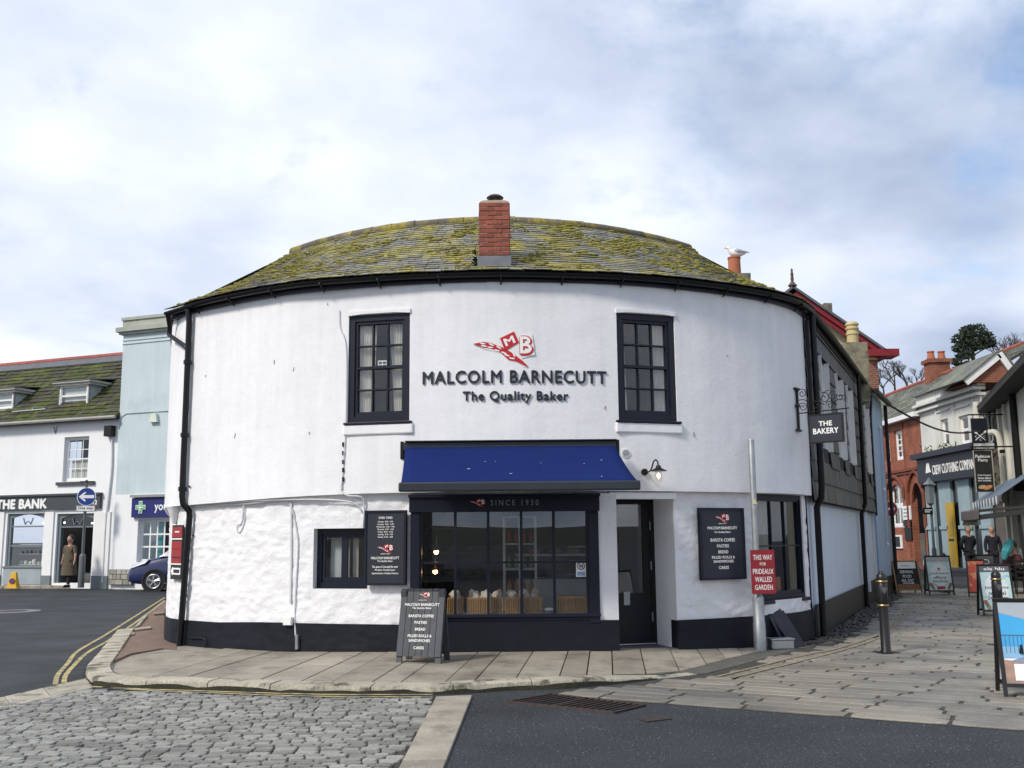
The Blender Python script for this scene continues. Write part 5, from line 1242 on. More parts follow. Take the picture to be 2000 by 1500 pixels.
fb(FB, 130, 168, 898, 935, -.25, -.24).build('net_curtain', mat('net_cream', (.55, .56, .50), .9), o); inbox(FB, hw, bank)
b = fb(FB, 112, 186, 941, 947, -.1, .08); b.build('sill_slab', mat('slate_sill', (.06, .06, .065), .6), bank)
# shop window with arched head
for hh_, nm in ((hs, 'shop_window'), (hd, 'shop_doorway')):
    a0, a1, b0, b1 = hh_; f_ = FB.sub(0, 0, -.08); mb = MB(); mb.fbox(f_, a0, a0 + .12, b0, b1, -.1, .0); mb.fbox(f_, a1 - .08, a1, b0, b1, -.1, 0)
    tz = b1 - .42; mb.fbox(f_, a0 + .12, a1 - .08, tz - .05, tz, -.09, -.01)
    hd_ = [(a0, b1 + .001)] + [(a0 + (a1 - a0) * k / 8, b1 - .2 + .17 * math.sin(PI * k / 8)) for k in range(9)] + [(a1, b1 + .001)]
    polyf(mb, f_, [(x, y) for x, y in hd_][::-1], -.05, -.002); o = mb.build(nm, GRT, bank)
    tr_b = MB(); tr_b.tube([f_.p((a0 + a1) / 2 - .22, tz + .27, -.03), f_.p((a0 + a1) / 2 - .13, tz + .05, -.03)], .02, 5); tr_b.tube([f_.p((a0 + a1) / 2 + .22, tz + .27, -.03), f_.p((a0 + a1) / 2 + .13, tz + .05, -.03)], .02, 5); tr_b.tube([f_.p((a0 + a1) / 2 + .11 * math.cos(PI * k / 8), tz + .04 + .11 * math.sin(PI * k / 8), -.03) for k in range(9)], .018, 5); tr_b.build('fanlight_tracery', GRT, o)
    g_ = MB(); g_.slab([f_.p(a0, tz, -.05), f_.p(a1, tz, -.05), f_.p(a1, b1, -.05), f_.p(a0, b1, -.05)], FB.n, .005); g_.build('pane', GLASS, o)
    for k in range(3):
        lt = MB(); lt.fbox(FB, a0 + .35 + k * .36, a0 + .6 + k * .36, b1 - .33, b1 - .28, -1.3, -1.2); lt.build('strip_light', mat('warm_strip', (1.0, .86, .60), .5, 0, emit=5.0), o)
    if nm == 'shop_window':
        for z0, z1 in ((b0, (b0 + tz) / 2), ((b0 + tz) / 2, tz - .05)):
            g_ = MB(); g_.slab([f_.p(a0, z0, -.05), f_.p(a1, z0, -.05), f_.p(a1, z1, -.05), f_.p(a0, z1, -.05)], FB.n, .005); g_.build('pane', GLASS, o)
        mb = MB(); mb.fbox(f_, a0 + .12, a1 - .08, (b0 + tz) / 2 - .03, (b0 + tz) / 2 + .04, -.09, -.01); mb.build('transom', GRT, o)
        for zz_ in (b0 + .05, b0 + .42, b0 + .75):
            mb = MB(); mb.fbox(FB, a0 + .1, a1 - .1, zz_ - .02, zz_, -.8, -.35); mb.build('display_shelf', mat('display_white', (.6, .62, .6), .6), o)
    inbox(FB, hh_, bank, 2.2)
rnd = random.Random(9); CER = mat('ceramic', (.55, .58, .56), .4, .1, piece=.3)
for k in range(7):
    a = hs[0] + .25 + k * .15 * (hs[1] - hs[0] - .5) / .9; mb = MB(); r = rnd.uniform(.05, .1); mb.lathe([(r * .6, 0), (r, r * .8), (r * .9, r * 1.6), (r * .5, r * 1.9)], FB.p(a, hs[2] + .052, -.5), 10); tag(mb.build('crockery', CER, smooth=True), 'pale crockery on the low shelf of the grey framed shop window', 'crockery', 'crockery in the grey shop window')
for k in range(6):
    a = hs[0] + .28 + k * .19; mb = MB(); r = rnd.uniform(.035, .06); mb.lathe([(r, 0), (r * 1.1, r), (r * .6, r * 2.4)], FB.p(a, hs[2] + .422, -.5), 8); tag(mb.build('vase', mat('dull_vase', (.12, .11, .10), .5, piece=.5), smooth=True), 'small dark vase on the upper shelf of the grey framed shop window', 'vase', 'vases in the grey shop window')
b = MB(); b.fbox(FB, hs[0] - .02, hs[1] + .02, .12, hs[2] - .02, -.05, .03); b.build('apron_panel', mat('apron_grey', (.30, .35, .37), .6), bank)
b = MB(); b.fbox(FB, hs[0] - .05, hs[1] + .05, hs[2] - .05, hs[2], -.05, .07); b.build('window_sill', GRT, bank)
d_ = MB(); d_.fbox(FB, hd[0] + .14, hd[0] + .17, .1, hd[3] - .48, -.95, -.15); d_.build('open_door', mat('door_slate', (.035, .04, .05), .5), bank)
b = fb(FB, -60, 199, 970, 996, 0, .10); fas = b.build('fascia', FGR, bank)
b = fb(FB, -60, 201, 966, 970, 0, .16); b.build('fascia_cornice', FGR, bank)
h_ = rect(FB, -2, 97, 975, 994.5); text('THE BANK', FB.sub(0, 0, .10), (h_[0] + h_[1]) / 2, (h_[2] + h_[3]) / 2, h_[1] - h_[0], h_[3] - h_[2], LETW, fas, bold=.05, depth=.02)
h_ = rect(FB, 186, 194.5, 977, 985.5); text('12', FB.sub(0, 0, .10), (h_[0] + h_[1]) / 2, (h_[2] + h_[3]) / 2, h_[1] - h_[0], h_[3] - h_[2], LETW, fas, bold=.04, depth=.01)
for x0, x1 in ((-14, 6), (86, 103), (184, 214)):
    h_ = rect(FB, x0, x1, 1000, 1140); b = MB(); b.fbox(FB, h_[0], h_[1], .42, h_[3], 0, .05); b.build('pilaster', PWHITE, bank); b = MB(); b.fbox(FB, h_[0] - .01, h_[1] + .01, 0, .42, 0, .065); b.build('pilaster_base', GRT, bank)
# roof: stepped slate courses, ridge tiles, dormers
RA, RB = FB.p(-10.5, ez + .02, .25), FB.p(0.02, ez + .02, .25); rz_ = ab(Fr(FB.p(0, 0, -2.9), tB), 120, 706)[1]; RC, RDd = FB.p(0.02, rz_, -2.9), FB.p(-10.5, rz_, -2.9)
MOSS = mat('thick_moss_slate', (.050, .046, .030), .9, .35, 1.6, bump=1.0, bs=9, col2=(.058, .070, .016), c2lo=.42, c2hi=.56, c2s=1.1, fine=.4, fs=5, piece=.25)
up_ = (RC - RB); nrm = tB.cross(up_).normalized(); rb_ = MB(); rb_.slab([RA, RB, RC, RDd], nrm, .15); rf = rb_.build('roof', BED, bank); blocks = []; NCr = 17
for j in range(NCr):
    v0 = j / NCr; a = -10.5 + (.15 if j % 2 else 0)
    while a < 0:
        w_ = random.uniform(.28, .42); a1 = min(a + w_, 0.0); p = lambda aa, vv, l: FB.p(aa, ez + .02 + (rz_ - ez - .02) * vv, .25 - 3.15 * vv) + nrm * l
        t_ = random.uniform(.03, .06); v1 = min(1, v0 + 1.2 / NCr); mb = MB(); mb.slab([p(a + .005, v0 - .01, t_), p(a1 - .005, v0 - .01, t_ + random.uniform(-.01, .01)), p(a1 - .005, v1, .01), p(a + .005, v1, .01)], nrm, .02); blocks.append(mb); a = a1
singles('slate', blocks, MOSS, rf, 300, 'slates_higher_up')
b = MB(); b.slab([FB.p(-10.5, rz_ - .32, -2.9 + .36) + nrm * .07, FB.p(0, rz_ - .32, -2.9 + .36) + nrm * .07, FB.p(0, rz_ - .02, -2.9) + nrm * .07, FB.p(-10.5, rz_ - .02, -2.9) + nrm * .07], nrm, .03); b.build('clean_slate_band', mat('clean_slate', (.10, .105, .12), .6, .2, 3), rf)
REDT = mat('red_ridge_tile', (.30, .075, .05), .8, .2, 4, piece=.15)
for k in range(24): b = MB(); b.tube([FB.p(-10.5 + k * .4375, rz_ + .04, -2.95), FB.p(-10.5 + k * .4375 + .43, rz_ + .04, -2.95)], .12, 8); b.build('ridge_tile', REDT, rf, smooth=True)
b = MB(); b.add([RC, RDd, FB.p(-10.5, ez, -6), FB.p(0, ez, -6)], [(0, 1, 2, 3)]); b.build('rear_slope', MOSS, rf)
b = MB(); b.tube([FB.p(-10.5, ez - .03, .32), FB.p(0, ez - .03, .32)], .06, 8); b.build('gutter', mat('grey_gutter', (.30, .29, .27), .6), bank, smooth=True)
for (x0, x1, y0, y1) in ((115, 173, 742, 797), (-36, 27, 758, 802)):
    fD = FB.sub(0, 0, -.42); h_ = rect(fD, x0, x1, y0, y1); a0, a1, b0, b1 = h_
    mb = MB(); fr_ = fD.sub((a0 + a1) / 2, b0, 0); o = sash(fr_, a1 - a0, b1 - b0 - .12, 1, 2, bank, PWHITE, GLASS, fw=.09, bar=.06, dep=.08, sill=True, sillw=.05, name='dormer', label='white dormer window with slate cheeks in the mossy roof')
    mb.fbox(fD, a0 + .02, a1 - .02, b0, b1 - .12, -.14, -.13); mb.build('blind', mat('blind_white', (.62, .65, .63), .8), o)
    run = 2.1
    for a_ in (a0, a1):
        ck = MB(); s_ = .0 if a_ == a0 else -.05; ck.prism([fD.p(a_ + s_, b0, 0), fD.p(a_ + s_, b1 - .12, 0), fD.p(a_ + s_, b1 - .12, -(b1 - b0) * 1.25)], tB * .05); ck.build('cheek', mat('cheek_grey', (.36, .40, .42), .7), o)
    cp = MB(); cp.fbox(fD, a0 - .18, a1 + .18, b1 - .12, b1 - .04, -1.2, .16); cp.fbox(fD, a0 - .13, a1 + .13, b1 - .20, b1 - .12, -1.0, .09); cp.build('dormer_cornice', mat('cornice_stone', (.42, .42, .38), .7), o)
    rt = MB(); rt.slab([fD.p(a0 - .2, b1 - .035, .18), fD.p(a1 + .2, b1 - .035, .18), fD.p(a1 + .2, b1 + .2, -1.55), fD.p(a0 - .2, b1 + .2, -1.55)], V((0, 0, 1)), .03); rt.build('dormer_roof', mat('clean_slate', (.10, .105, .12), .6), o)
b = fb(FB, 211.5, 226.5, 832, 853, 0, .22); b.build('alarm_box', BLACKI, bank, bevel=.02)
b = MB(); a_, z_ = ab(FB, 221, 855); b.tube(spline([FB.p(a_, z_, .05), FB.p(a_ + .05, z_ - 1.0, .05), FB.p(a_ - .02, z_ - 2.0, .05), FB.p(a_ - .08, z_ - 2.8, .05), FB.p(a_ - .08, .2, .05)], 5), .035, 6); b.build('cable', mat('painted_cable', (.62, .63, .65), .6), bank)
b = MB(); a_, z_ = ab(FB, 110, 833); b.tube([FB.p(a_ - .1, z_, .02), FB.p(a_, z_ - .25, .02), FB.p(a_ + .04, z_, .02)], .02, 4); b.build('gutter_stay', GREYM, bank)
# aerial lying on the roof
b = MB(); fq = FB.sub(0, 0, -.25); a_, z_ = ab(fq, 62, 803); b.tube([fq.p(a_ - .8, z_, .1), fq.p(a_ + .75, z_ + .02, .1)], .03, 5); b.tube([fq.p(a_ + .1, z_, .1), fq.p(a_ + .1, z_ + .15, .0)], .03, 5); tag(b.build('roof_aerial', GREYM), 'thin metal aerial lying on the mossy roof below the dormers', 'aerial')

# ---------- the pale aqua block with the pharmacy
pb_ = thing('pharmacy_building', 'tall pale aqua rendered block with a stone parapet and pharmacy sign', 'building', B_ + tB * 2)
FP = Fr(B_, tB).sub(0, 0, .12); tz = ab(FP, 285, 640)[1]; AQ = mat('aqua_render', (.52, .61, .64), .75, .07, .7, bump=.15, bs=9, streak=.10, col2=(.46, .54, .56), c2lo=.5, c2hi=.7)
ml = ab(FP, 240, 966)[1]; pw = rect(FP, 268, 345, 1014, 1098)
facade(FP, 0, 6.5, ml, tz, [], AQ, pb_, 'upper_wall'); facade(FP, 0, 6.5, 0, ml, [pw], WB, pb_, 'lower_wall')
sd = MB(); sd.add([FP.p(0, 0, 0), FP.p(0, tz, 0), FP.p(0, tz, -6), FP.p(0, 0, -6)], [(0, 1, 2, 3)]); sd.build('side_wall', AQ, pb_)
STN = mat('mossy_stone_trim', (.36, .38, .33), .85, .2, 2, bump=.4, bs=10)
par_top = ab(FP, 285, 617)[1]
b = MB(); b.fbox(FP, -.03, 6.5, tz + .05, par_top - .1, -.4, .03); b.build('parapet', STN, pb_); b = MB(); b.fbox(FP, -.06, 6.5, par_top - .1, par_top, -.42, .08); b.build('parapet_cap', STN, pb_)
b = MB(); b.fbox(FP, -.18, 6.5, tz - .10, tz + .05, -.3, .2); b.fbox(FP, -.10, 6.5, tz - .18, tz - .10, -.3, .12); b.build('cornice', STN, pb_)
for dz_ in (.36, .48): b = MB(); b.fbox(FP, -.02, 6.5, tz - dz_ - .03, tz - dz_, -.1, .03); b.build('string_moulding', AQ, pb_)
zl_ = ab(FP, 280, 806)[1]; b = MB(); b.tube([FP.p(.02, zl_ - .5, .02), FP.p(.1, zl_ - .1, .02), FP.p(.3, zl_, .02), FP.p(3, zl_, .02)], .014, 4); b.build('wall_cable', mat('aqua_cable', (.30, .40, .43), .6), pb_)
b = MB(); h_ = rect(FP, 296, 311, 808, 825); polyf(b, FP, [(h_[0], h_[2]), (h_[1], h_[2]), (h_[1] - .05, h_[3]), (h_[0] + .08, h_[3])], 0, .12); b.build('alarm_bell', mat('alarm_cream', (.62, .66, .56), .5), pb_)
b = fb(FP, 262, 350, 972, 1010, 0, .12); ps = b.build('shop_fascia', mat('pharmacy_blue', (.010, .014, .13), .5, .05), pb_); b = fb(FP, 262, 350, 966, 971, 0, .2); b.build('fascia_hood', mat('hood_grey', (.25, .26, .27), .6), pb_)
h_ = rect(FP, 268, 293, 979, 1003); ca, cb_ = (h_[0] + h_[1]) / 2, (h_[2] + h_[3]) / 2; k = (h_[3] - h_[2]) / 2
def cross(mb, r, w, c0, c1): polyf(mb, FP, [(ca + x * r, cb_ + y * r) for x, y in ((-w, -1), (w, -1), (w, -w), (1, -w), (1, w), (w, w), (w, 1), (-w, 1), (-w, w), (-1, w), (-1, -w), (-w, -w))], c0, c1)
b = MB(); cross(b, k, .36, .12, .15); b.build('cross_rim', LETW, ps); b = MB(); cross(b, k * .9, .29, .151, .16); b.build('green_cross', mat('pharmacy_green', (.10, .42, .16), .5), ps); b = MB(); cross(b, k * .6, .12, .161, .166); b.build('cross_inner', LETW, ps)
h_ = rect(FP, 307, 337, 987, 1000); text('your', FP.sub(0, 0, .12), h_[0] + .33, (h_[2] + h_[3]) / 2, .66, .27, LETW, ps, bold=.02, depth=.01)
o = sash(FP.sub((pw[0] + pw[1]) / 2, pw[2], -.15), pw[1] - pw[0], pw[3] - pw[2], 5, 3, pb_, PWHITE, GLASS, fw=.06, bar=.05, dep=.06, rail=.03, sillw=.05)
for k in range(3):
    b = MB(); f_ = FP.sub(pw[0] + .45 + k * .55, pw[2] + .1, -.35); b.fbox(f_, 0, .36, 0, 1.25, -.01, 0); b.fbox(f_, .02, .34, .75, 1.2, 0, .004); b.build('poster', mat('teal_poster', (.06, .30, .33), .6) if k == 0 else PWHITE, o)
inbox(FP, pw, pb_, 1.5)
b = fb(FP, 217, 262, 1112, 1142, -.02, .10); sb_ = b.build('stone_plinth', BED, pb_); STO = mat('plinth_stone', (.30, .29, .25), .85, .25, 3, bump=.5, piece=.25)
h_ = rect(FP, 217, 262, 1112, 1142); zz_ = max(.0, h_[2])
for r_ in range(3):
    a = h_[0]
    while a < h_[1] - .05:
        w_ = random.uniform(.16, .32); e_ = min(a + w_, h_[1]); b = MB(); b.fbox(FP, a + .008, e_ - .008, zz_ + r_ * .165 + .006, zz_ + (r_ + 1) * .165 - .006, 0, .12 + random.uniform(0, .015)); b.build('stone', STO, sb_, bevel=.012); a = e_

# ---------- one-way sign on its pole
q = gy(158, 1144, 32.7); q.z = .08; t = thing('one_way_sign', 'round blue one way arrow sign on a grey pole by the open shop door', 'road sign', q)
b = MB(); b.lathe([(.10, 0), (.10, 1.0), (.085, 1.05), (.05, 1.08)], q, 12); b.build('pole_base', mat('pole_grey', (.10, .11, .115), .5, .15, 6), t, smooth=True)
b = MB(); b.lathe([(.05, 1.0), (.045, 3.45)], q, 10); b.build('pole', mat('pole_grey', (.10, .11, .115), .5, .15, 6), t, smooth=True)
f_ = Fr(gy(169, 970, q.y - .06), V((1, .12, 0))); b = MB(); disc(b, f_, 0, 0, -.01, 0, .295, n=28); b.build('sign_face', mat('sign_blue', (.010, .045, .24), .45), t); b = MB(); b.tube(ell(f_, 0, 0, .002, .288, .288, 0, 28), .012, 4, closed=True); b.build('sign_rim', LETW, t)
b = MB(); polyf(b, f_, [(-.245, .0), (-.06, .15), (-.02, .15), (-.02, .12), (-.10, .05), (.24, .05), (.24, -.05), (-.10, -.05), (-.02, -.12), (-.02, -.15), (-.06, -.15)], 0, .004); b.build('arrow', LETW, t)
f2_ = Fr(gy(167, 993, q.y - .06), V((1, .12, 0))); b = MB(); b.fbox(f2_, -.29, .29, -.10, .10, -.01, 0); b.build('plate', LETW, t); b = MB(); b.tube([f2_.p(x, y, .002) for x, y in ((-.28, -.09), (.28, -.09), (.28, .09), (-.28, .09))], .008, 4, closed=True); b.build('plate_border', BLACK, t); text('One way', f2_.sub(0, 0, .001), 0, 0, .46, .12, LETD, t, bold=.02, depth=.002)
b = MB(); p_ = gy(170, 941, q.y); b.tube([p_ - V((0, 0, .35)), p_], .025, 6); b.box(p_, (.42, .10, .04)); b.build('sign_lamp', BLACKI, t)
# ---------- yellow no-parking cone
q = gz(26, 1149, .06); t = thing('plastic_cone', 'yellow flat sided no parking cone standing at the far kerb', 'cone', q); YP = mat('yellow_plastic', (.62, .38, .01), .5, .08)
b = MB(); b.hexa([q + V((x, y, z)) for x, y, z in ((-.16, -.14, 0), (.16, -.14, 0), (.16, .14, 0), (-.16, .14, 0), (-.08, -.05, .52), (.08, -.05, .52), (.08, .05, .52), (-.08, .05, .52))]); b.build('body', YP, t, bevel=.015); b = MB(); b.box(q + V((0, 0, .015)), (.40, .34, .03)); b.build('foot', YP, t, bevel=.01)
f_ = Fr(q + V((0, -.108, .24)), (1, 0, 0), V((0, -1, .17)), V((0, .17, 1))); b = MB(); disc(b, f_, 0, 0, 0, .012, .085); so_ = b.build('no_waiting_disc', mat('sign_blue', (.010, .045, .24), .45), t); b = MB(); b.tube(ell(f_, 0, 0, .012, .08, .08, 0, 20), .014, 4, closed=True); b.tube([f_.p(-.055, .055, .013), f_.p(.055, -.055, .013)], .012, 4); b.build('red_ring', REDP, so_)

# ---------- the car (front of it shows past the bakery corner)
qc = gz(243, 1150); cy0 = 32.4; cx0 = gy(243, 1130, cy0 - .9).x
car = thing('parked_car', 'dark blue tall family car parked by the pharmacy, its nose facing the open shop door', 'car', (cx0 + 2.2, cy0, 0))
CP = mat('blue_car_paint', (.006, .012, .075), .28, .05, coat=.6, spec=.6); TY = mat('tyre', (.012, .012, .012), .85); RIM = mat('alloy', (.55, .56, .58), .35, metal=.7); BLP = mat('black_plastic', (.012, .012, .014), .55)
def cl(x, z, y): return V((cx0 + x, cy0 + y, z))
sec = [(0.0, .30, .62, .60), (.06, .24, .74, .74), (.18, .20, .84, .82), (.5, .18, .95, .88), (.95, .18, 1.05, .91), (1.25, .18, 1.12, .92), (1.6, .18, 1.16, .92), (2.6, .18, 1.18, .92), (3.7, .18, 1.17, .92), (4.25, .22, 1.14, .88), (4.40, .30, 1.05, .82)]
mb = MB(); rows = []
for x, z0, z1, w in sec:
    zm = z0 + (z1 - z0) * .55; ring = [(-w * .93, z0), (-w, z0 + .12), (-w * 1.01, zm), (-w * .96, z1 - .06), (-w * .80, z1), (w * .80, z1), (w * .96, z1 - .06), (w * 1.01, zm), (w, z0 + .12), (w * .93, z0)]
    rows.append([cl(x, z, y) for y, z in ring])
m = 10; mb.add([p for r_ in rows for p in r_], [(i * m + j, i * m + (j + 1) % m, (i + 1) * m + (j + 1) % m, (i + 1) * m + j) for i in range(len(rows) - 1) for j in range(m)] + [tuple(range(m)), tuple(range(len(rows) * m - 1, (len(rows) - 1) * m - 1, -1))])
bd = mb.build('body', CP, car, smooth=True); md = bd.modifiers.new('round', 'SUBSURF'); md.levels = 1; md.render_levels = 2
mb = MB(); cab = [(1.05, 1.06, 1.08, .80), (1.75, 1.10, 1.62, .76), (2.15, 1.12, 1.76, .73), (3.4, 1.12, 1.80, .72), (4.1, 1.12, 1.66, .72), (4.3, 1.1, 1.2, .78)]; rows = []
for x, z0, z1, w in cab: rows.append([cl(x, z0, -.88), cl(x, z1 - .04, -w), cl(x, z1, -w * .85), cl(x, z1, w * .85), cl(x, z1 - .04, w), cl(x, z0, .88)])
m = 6; mb.add([p for r_ in rows for p in r_], [(i * m + j, i * m + (j + 1) % m, (i + 1) * m + (j + 1) % m, (i + 1) * m + j) for i in range(len(rows) - 1) for j in range(m)]); mb.build('cabin', CP, car, smooth=True)
CG = mat('car_glass', (.02, .025, .03), .05, 0, spec=.8)
b = MB(); b.slab([cl(1.12, 1.10, -.66), cl(1.12, 1.10, .66), cl(1.98, 1.70, .60), cl(1.98, 1.70, -.60)][::-1], V((-.57, 0, .82)), -.02); b.build('windscreen', CG, car)
for pts in (((1.55, 1.14), (2.05, 1.14), (2.05, 1.62), (1.95, 1.58)), ((2.12, 1.14), (3.1, 1.14), (3.1, 1.66), (2.12, 1.64)), ((3.18, 1.14), (4.0, 1.16), (3.9, 1.58), (3.18, 1.66))):
    b = MB(); b.prism([cl(x, z, -.905 + .15 * (z - 1.12) / .55) for x, z in pts], V((0, -.012, .003))); b.build('side_window', CG, car)
for xw in (.92, 3.55):
    for s_ in (-1, 1):
        f_ = Fr(cl(xw, .31, s_ * .93), (1, 0, 0), V((0, s_, 0)) if s_ < 0 else V((0, 1, 0))); wh = MB(); disc(wh, f_, 0, 0, -.2, .0, .31, n=28); wo = wh.build('wheel', TY, car); ar = MB(); ar.tube(ell(f_, 0, 0, -.02, .345, .345, 0, 28), .045, 6, closed=True); ar.build('wheel_arch', BLP, car)
        r_ = MB(); disc(r_, f_, 0, 0, .0, .008, .215, n=24); r_.build('rim_dish', mat('rim_dark', (.05, .05, .055), .5), wo)
        r_ = MB(); r_.tube(ell(f_, 0, 0, .012, .21, .21, 0, 28), .014, 5, closed=True)
        for k in range(5):
            a = 2 * PI * k / 5 + .3
            for d_ in (-.13, .13): r_.tube([f_.p(.04 * math.cos(a), .04 * math.sin(a), .02), f_.p(.2 * math.cos(a + d_), .2 * math.sin(a + d_), .016)], .016, 5)
        disc(r_, f_, 0, 0, .008, .03, .05); r_.build('rim', RIM, wo)
for s_ in (-1, 1):
    b = MB(); b.hexa([cl(.13, .70, s_ * .80), cl(.62, .86, s_ * .93), cl(.62, .86, s_ * .70), cl(.10, .72, s_ * .55), cl(.20, .84, s_ * .80), cl(.72, .97, s_ * .905), cl(.72, 1.0, s_ * .72), cl(.2, .86, s_ * .55)]); b.build('headlight', mat('headlamp', (.65, .68, .72), .12, spec=.8), car)
    b = MB(); b.ball(cl(1.62, 1.16, s_ * 1.02), .11, 10, sx=.7, sy=.9, sz=.7); b.build('door_mirror', CP, car, smooth=True)
b = MB(); b.hexa([cl(-.02, .36, -.5), cl(-.02, .36, .5), cl(.1, .36, .5), cl(.1, .36, -.5), cl(.02, .56, -.45), cl(.02, .56, .45), cl(.1, .56, .45), cl(.1, .56, -.45)]); b.build('grille', BLP, car)
b = MB(); b.tube([cl(1.45, .28, -.925), cl(1.45, 1.1, -.915)], .006, 4); b.tube([cl(2.6, .28, -.935), cl(2.6, 1.1, -.93)], .006, 4); b.build('door_gap', BLP, car)
b = MB(); b.tube([cl(1.25, .24, -.93), cl(3.2, .24, -.93)], .03, 5); b.build('sill_trim', BLP, car)
# ================================================================== THE LANE'S FAR BUILDINGS
# ---------- pale blue house after the slate hanging
bh = thing('blue_house', 'narrow pale blue rendered house end beyond the slate hung wall', 'building', (9.5, 26, 0))
PB = mat('pale_blue_render', (.34, .47, .66), .7, .08, 1.0, bump=.15, bs=9, streak=.08)
P0, P1 = V((8.80, 24.45, 0)), V((10.02, 26.9, 0)); FH = Fr(P0, P1 - P0); Lh = (P1 - P0).length
facade(FH, 0, Lh, -.3, 5.1, [], PB, bh); b = MB(); b.fbox(FH, 0, Lh + .01, -.3, .5, -.1, .04); b.build('plinth', BLACK, bh)
b = MB(); b.add([P1, P1 + V((-3, 1.6, 0)), P1 + V((-3, 1.6, 5.1)), P1 + V((0, 0, 5.1))], [(0, 1, 2, 3)]); b.build('end_wall', PB, bh)
b = MB(); b.add([FH.p(-.1, 5.05, .2), FH.p(Lh + .1, 5.05, .2), FH.p(Lh + .1, 6.3, -2.0), FH.p(-.1, 6.3, -2.0)], [(0, 1, 2, 3)]); b.build('roof', SLATE, bh)
b = MB(); b.tube([FH.p(-.1, 5.04, .2), FH.p(Lh + .1, 5.04, .2)], .07, 8); b.build('gutter', BLACKI, bh, smooth=True)
b = MB(); b.tube([FH.p(Lh - .02, 5.0, .1), FH.p(Lh - .02, .0, .1)], .05, 8); b.build('downpipe', BLACK, bh, smooth=True)
for z_ in (4.3, 2.7, 1.3): b = MB(); b.ball(FH.p(Lh * .62, z_, .05), .05, 8); b.build('wall_light', PWHITE, bh, smooth=True)
b = MB(); b.tube([FH.p(Lh * .62, z_, .03) for z_ in (4.3, 1.3)], .012, 4); b.build('cable', PB, bh)
# ---------- chimneys behind the bakery
def chimney(q, w, d, h, m_, label, name='chimney_stack'):
    t = thing(name, label, 'chimney', q); b = MB(); b.box(q + V((0, 0, h / 2)), (w, d, h)); b.build('stack', m_, t); return t
RUB = mat('lichen_rubble', (.22, .20, .14), .9, .35, 6, bump=1.0, bs=14, col2=(.12, .115, .09), c2lo=.48, c2hi=.6, c2s=4)
q = gy(1672, 770, 23.2); t = chimney(V((q.x, q.y, 4.6)), .50, .5, gy(1672, 672, 23.2).z - 4.6, RUB, 'lichen covered stone chimney with a banded cream pot'); ztp = gy(1672, 672, 23.2).z; q = V((gy(1666, 670, 23.2).x, 23.2, ztp))
b = MB(); b.lathe([(.14, 0), (.13, .2), (.15, .22), (.15, .26), (.13, .28), (.13, .33), (.155, .35), (.155, .38), (.13, .40), (.13, .43), (.155, .45), (.155, .48), (.12, .52), (.05, .54)], q, 14); b.build('chimney_pot', mat('cream_pot', (.46, .38, .20), .7, .15, 8), t, smooth=True)
q = gy(1435, 535, 19.0); t = chimney(V((q.x, 19.0, 5.6)), .5, .5, q.z - 5.65, RUB, 'terracotta chimney pot rising behind the slate roof'); ztp = gy(1435, 503, 19.0).z
b = MB(); b.lathe([(.13, -.2), (.12, ztp - q.z - .03), (.13, ztp - q.z - .03), (.13, ztp - q.z), (.10, ztp - q.z)], q - V((0, 0, .0)), 14); b.build('chimney_pot', mat('terracotta', (.36, .12, .06), .8, .15, 8), t, smooth=True)
# gull
q = V((q.x, 19.0, ztp)); t = thing('gull', 'white and grey gull resting on the terracotta chimney pot', 'bird', q); GW = mat('gull_white', (.78, .78, .78), .8); GG = mat('gull_grey', (.32, .34, .37), .8)
b = MB(); b.tube([q + V(p) for p in ((-.13, 0, .19), (-.11, 0, .20), (-.08, 0, .18), (-.06, 0, .13), (-.02, 0, .10), (.07, 0, .085), (.16, 0, .085), (.23, 0, .085))], [.025, .04, .042, .05, .082, .085, .05, .018], 10); b.build('body', GW, t, smooth=True)
for s_ in (-1, 1): b = MB(); b.tube([q + V(p) for p in ((-.03, s_ * .055, .12), (.06, s_ * .075, .13), (.17, s_ * .04, .115), (.30, s_ * .015, .10))], [.02, .05, .035, .008], 8, sq=.5); b.build('wing', GG, t, smooth=True)
b = MB(); b.tube([q + V((-.14, 0, .195)), q + V((-.19, 0, .185))], [.013, .004], 6); b.build('beak', mat('beak_yellow', (.6, .42, .05), .5), t)
for s_ in (-1, 1): b = MB(); b.tube([q + V((.01, s_ * .03, .05)), q + V((.01, s_ * .03, 0))], .006, 4); b.build('leg', mat('gull_pink', (.5, .3, .27), .6), t)

# ---------- gabled building with crimson bargeboards
gb = thing('gabled_building', 'cream gabled house with crimson bargeboards and a brick corner pier', 'building', (9.4, 34, 0)); GY = 34.0
ap, re = gy(1541, 566, GY), gy(1722, 690, GY); le = V((2 * ap.x - re.x, GY, re.z)); BKM = brickmat('pier_brick', (.27, .085, .045), (.20, .06, .035), (.30, .25, .2))
CRM = mat('cream_render', (.66, .58, .38), .75, .05); CRI = mat('crimson_paint', (.20, .010, .016), .5, .1)
b = MB(); b.prism([V((le.x, GY, 0)), V((re.x - .6, GY, 0)), V((re.x - .6, GY, re.z)), ap, V((le.x, GY, re.z))], (0, 6, 0)); b.build('wall', CRM, gb)
h_x0, h_x1 = gy(1688, 740, GY - .15).x, gy(1716, 740, GY - .15).x; b = MB(); b.box(((h_x0 + h_x1) / 2, GY + .15, (re.z - .25) / 2), (h_x1 - h_x0, .6, re.z - .25)); b.build('brick_pier', BKM, gb)
b = MB(); b.box(((h_x0 + h_x1) / 2, GY + .15, re.z - .15), (h_x1 - h_x0 + .1, .7, .2)); b.build('pier_cap', CRM, gb)
sl_ = (re - ap).normalized(); nr_ = V((-sl_.z, 0, sl_.x)); nr_ = nr_ if nr_.z > 0 else -nr_
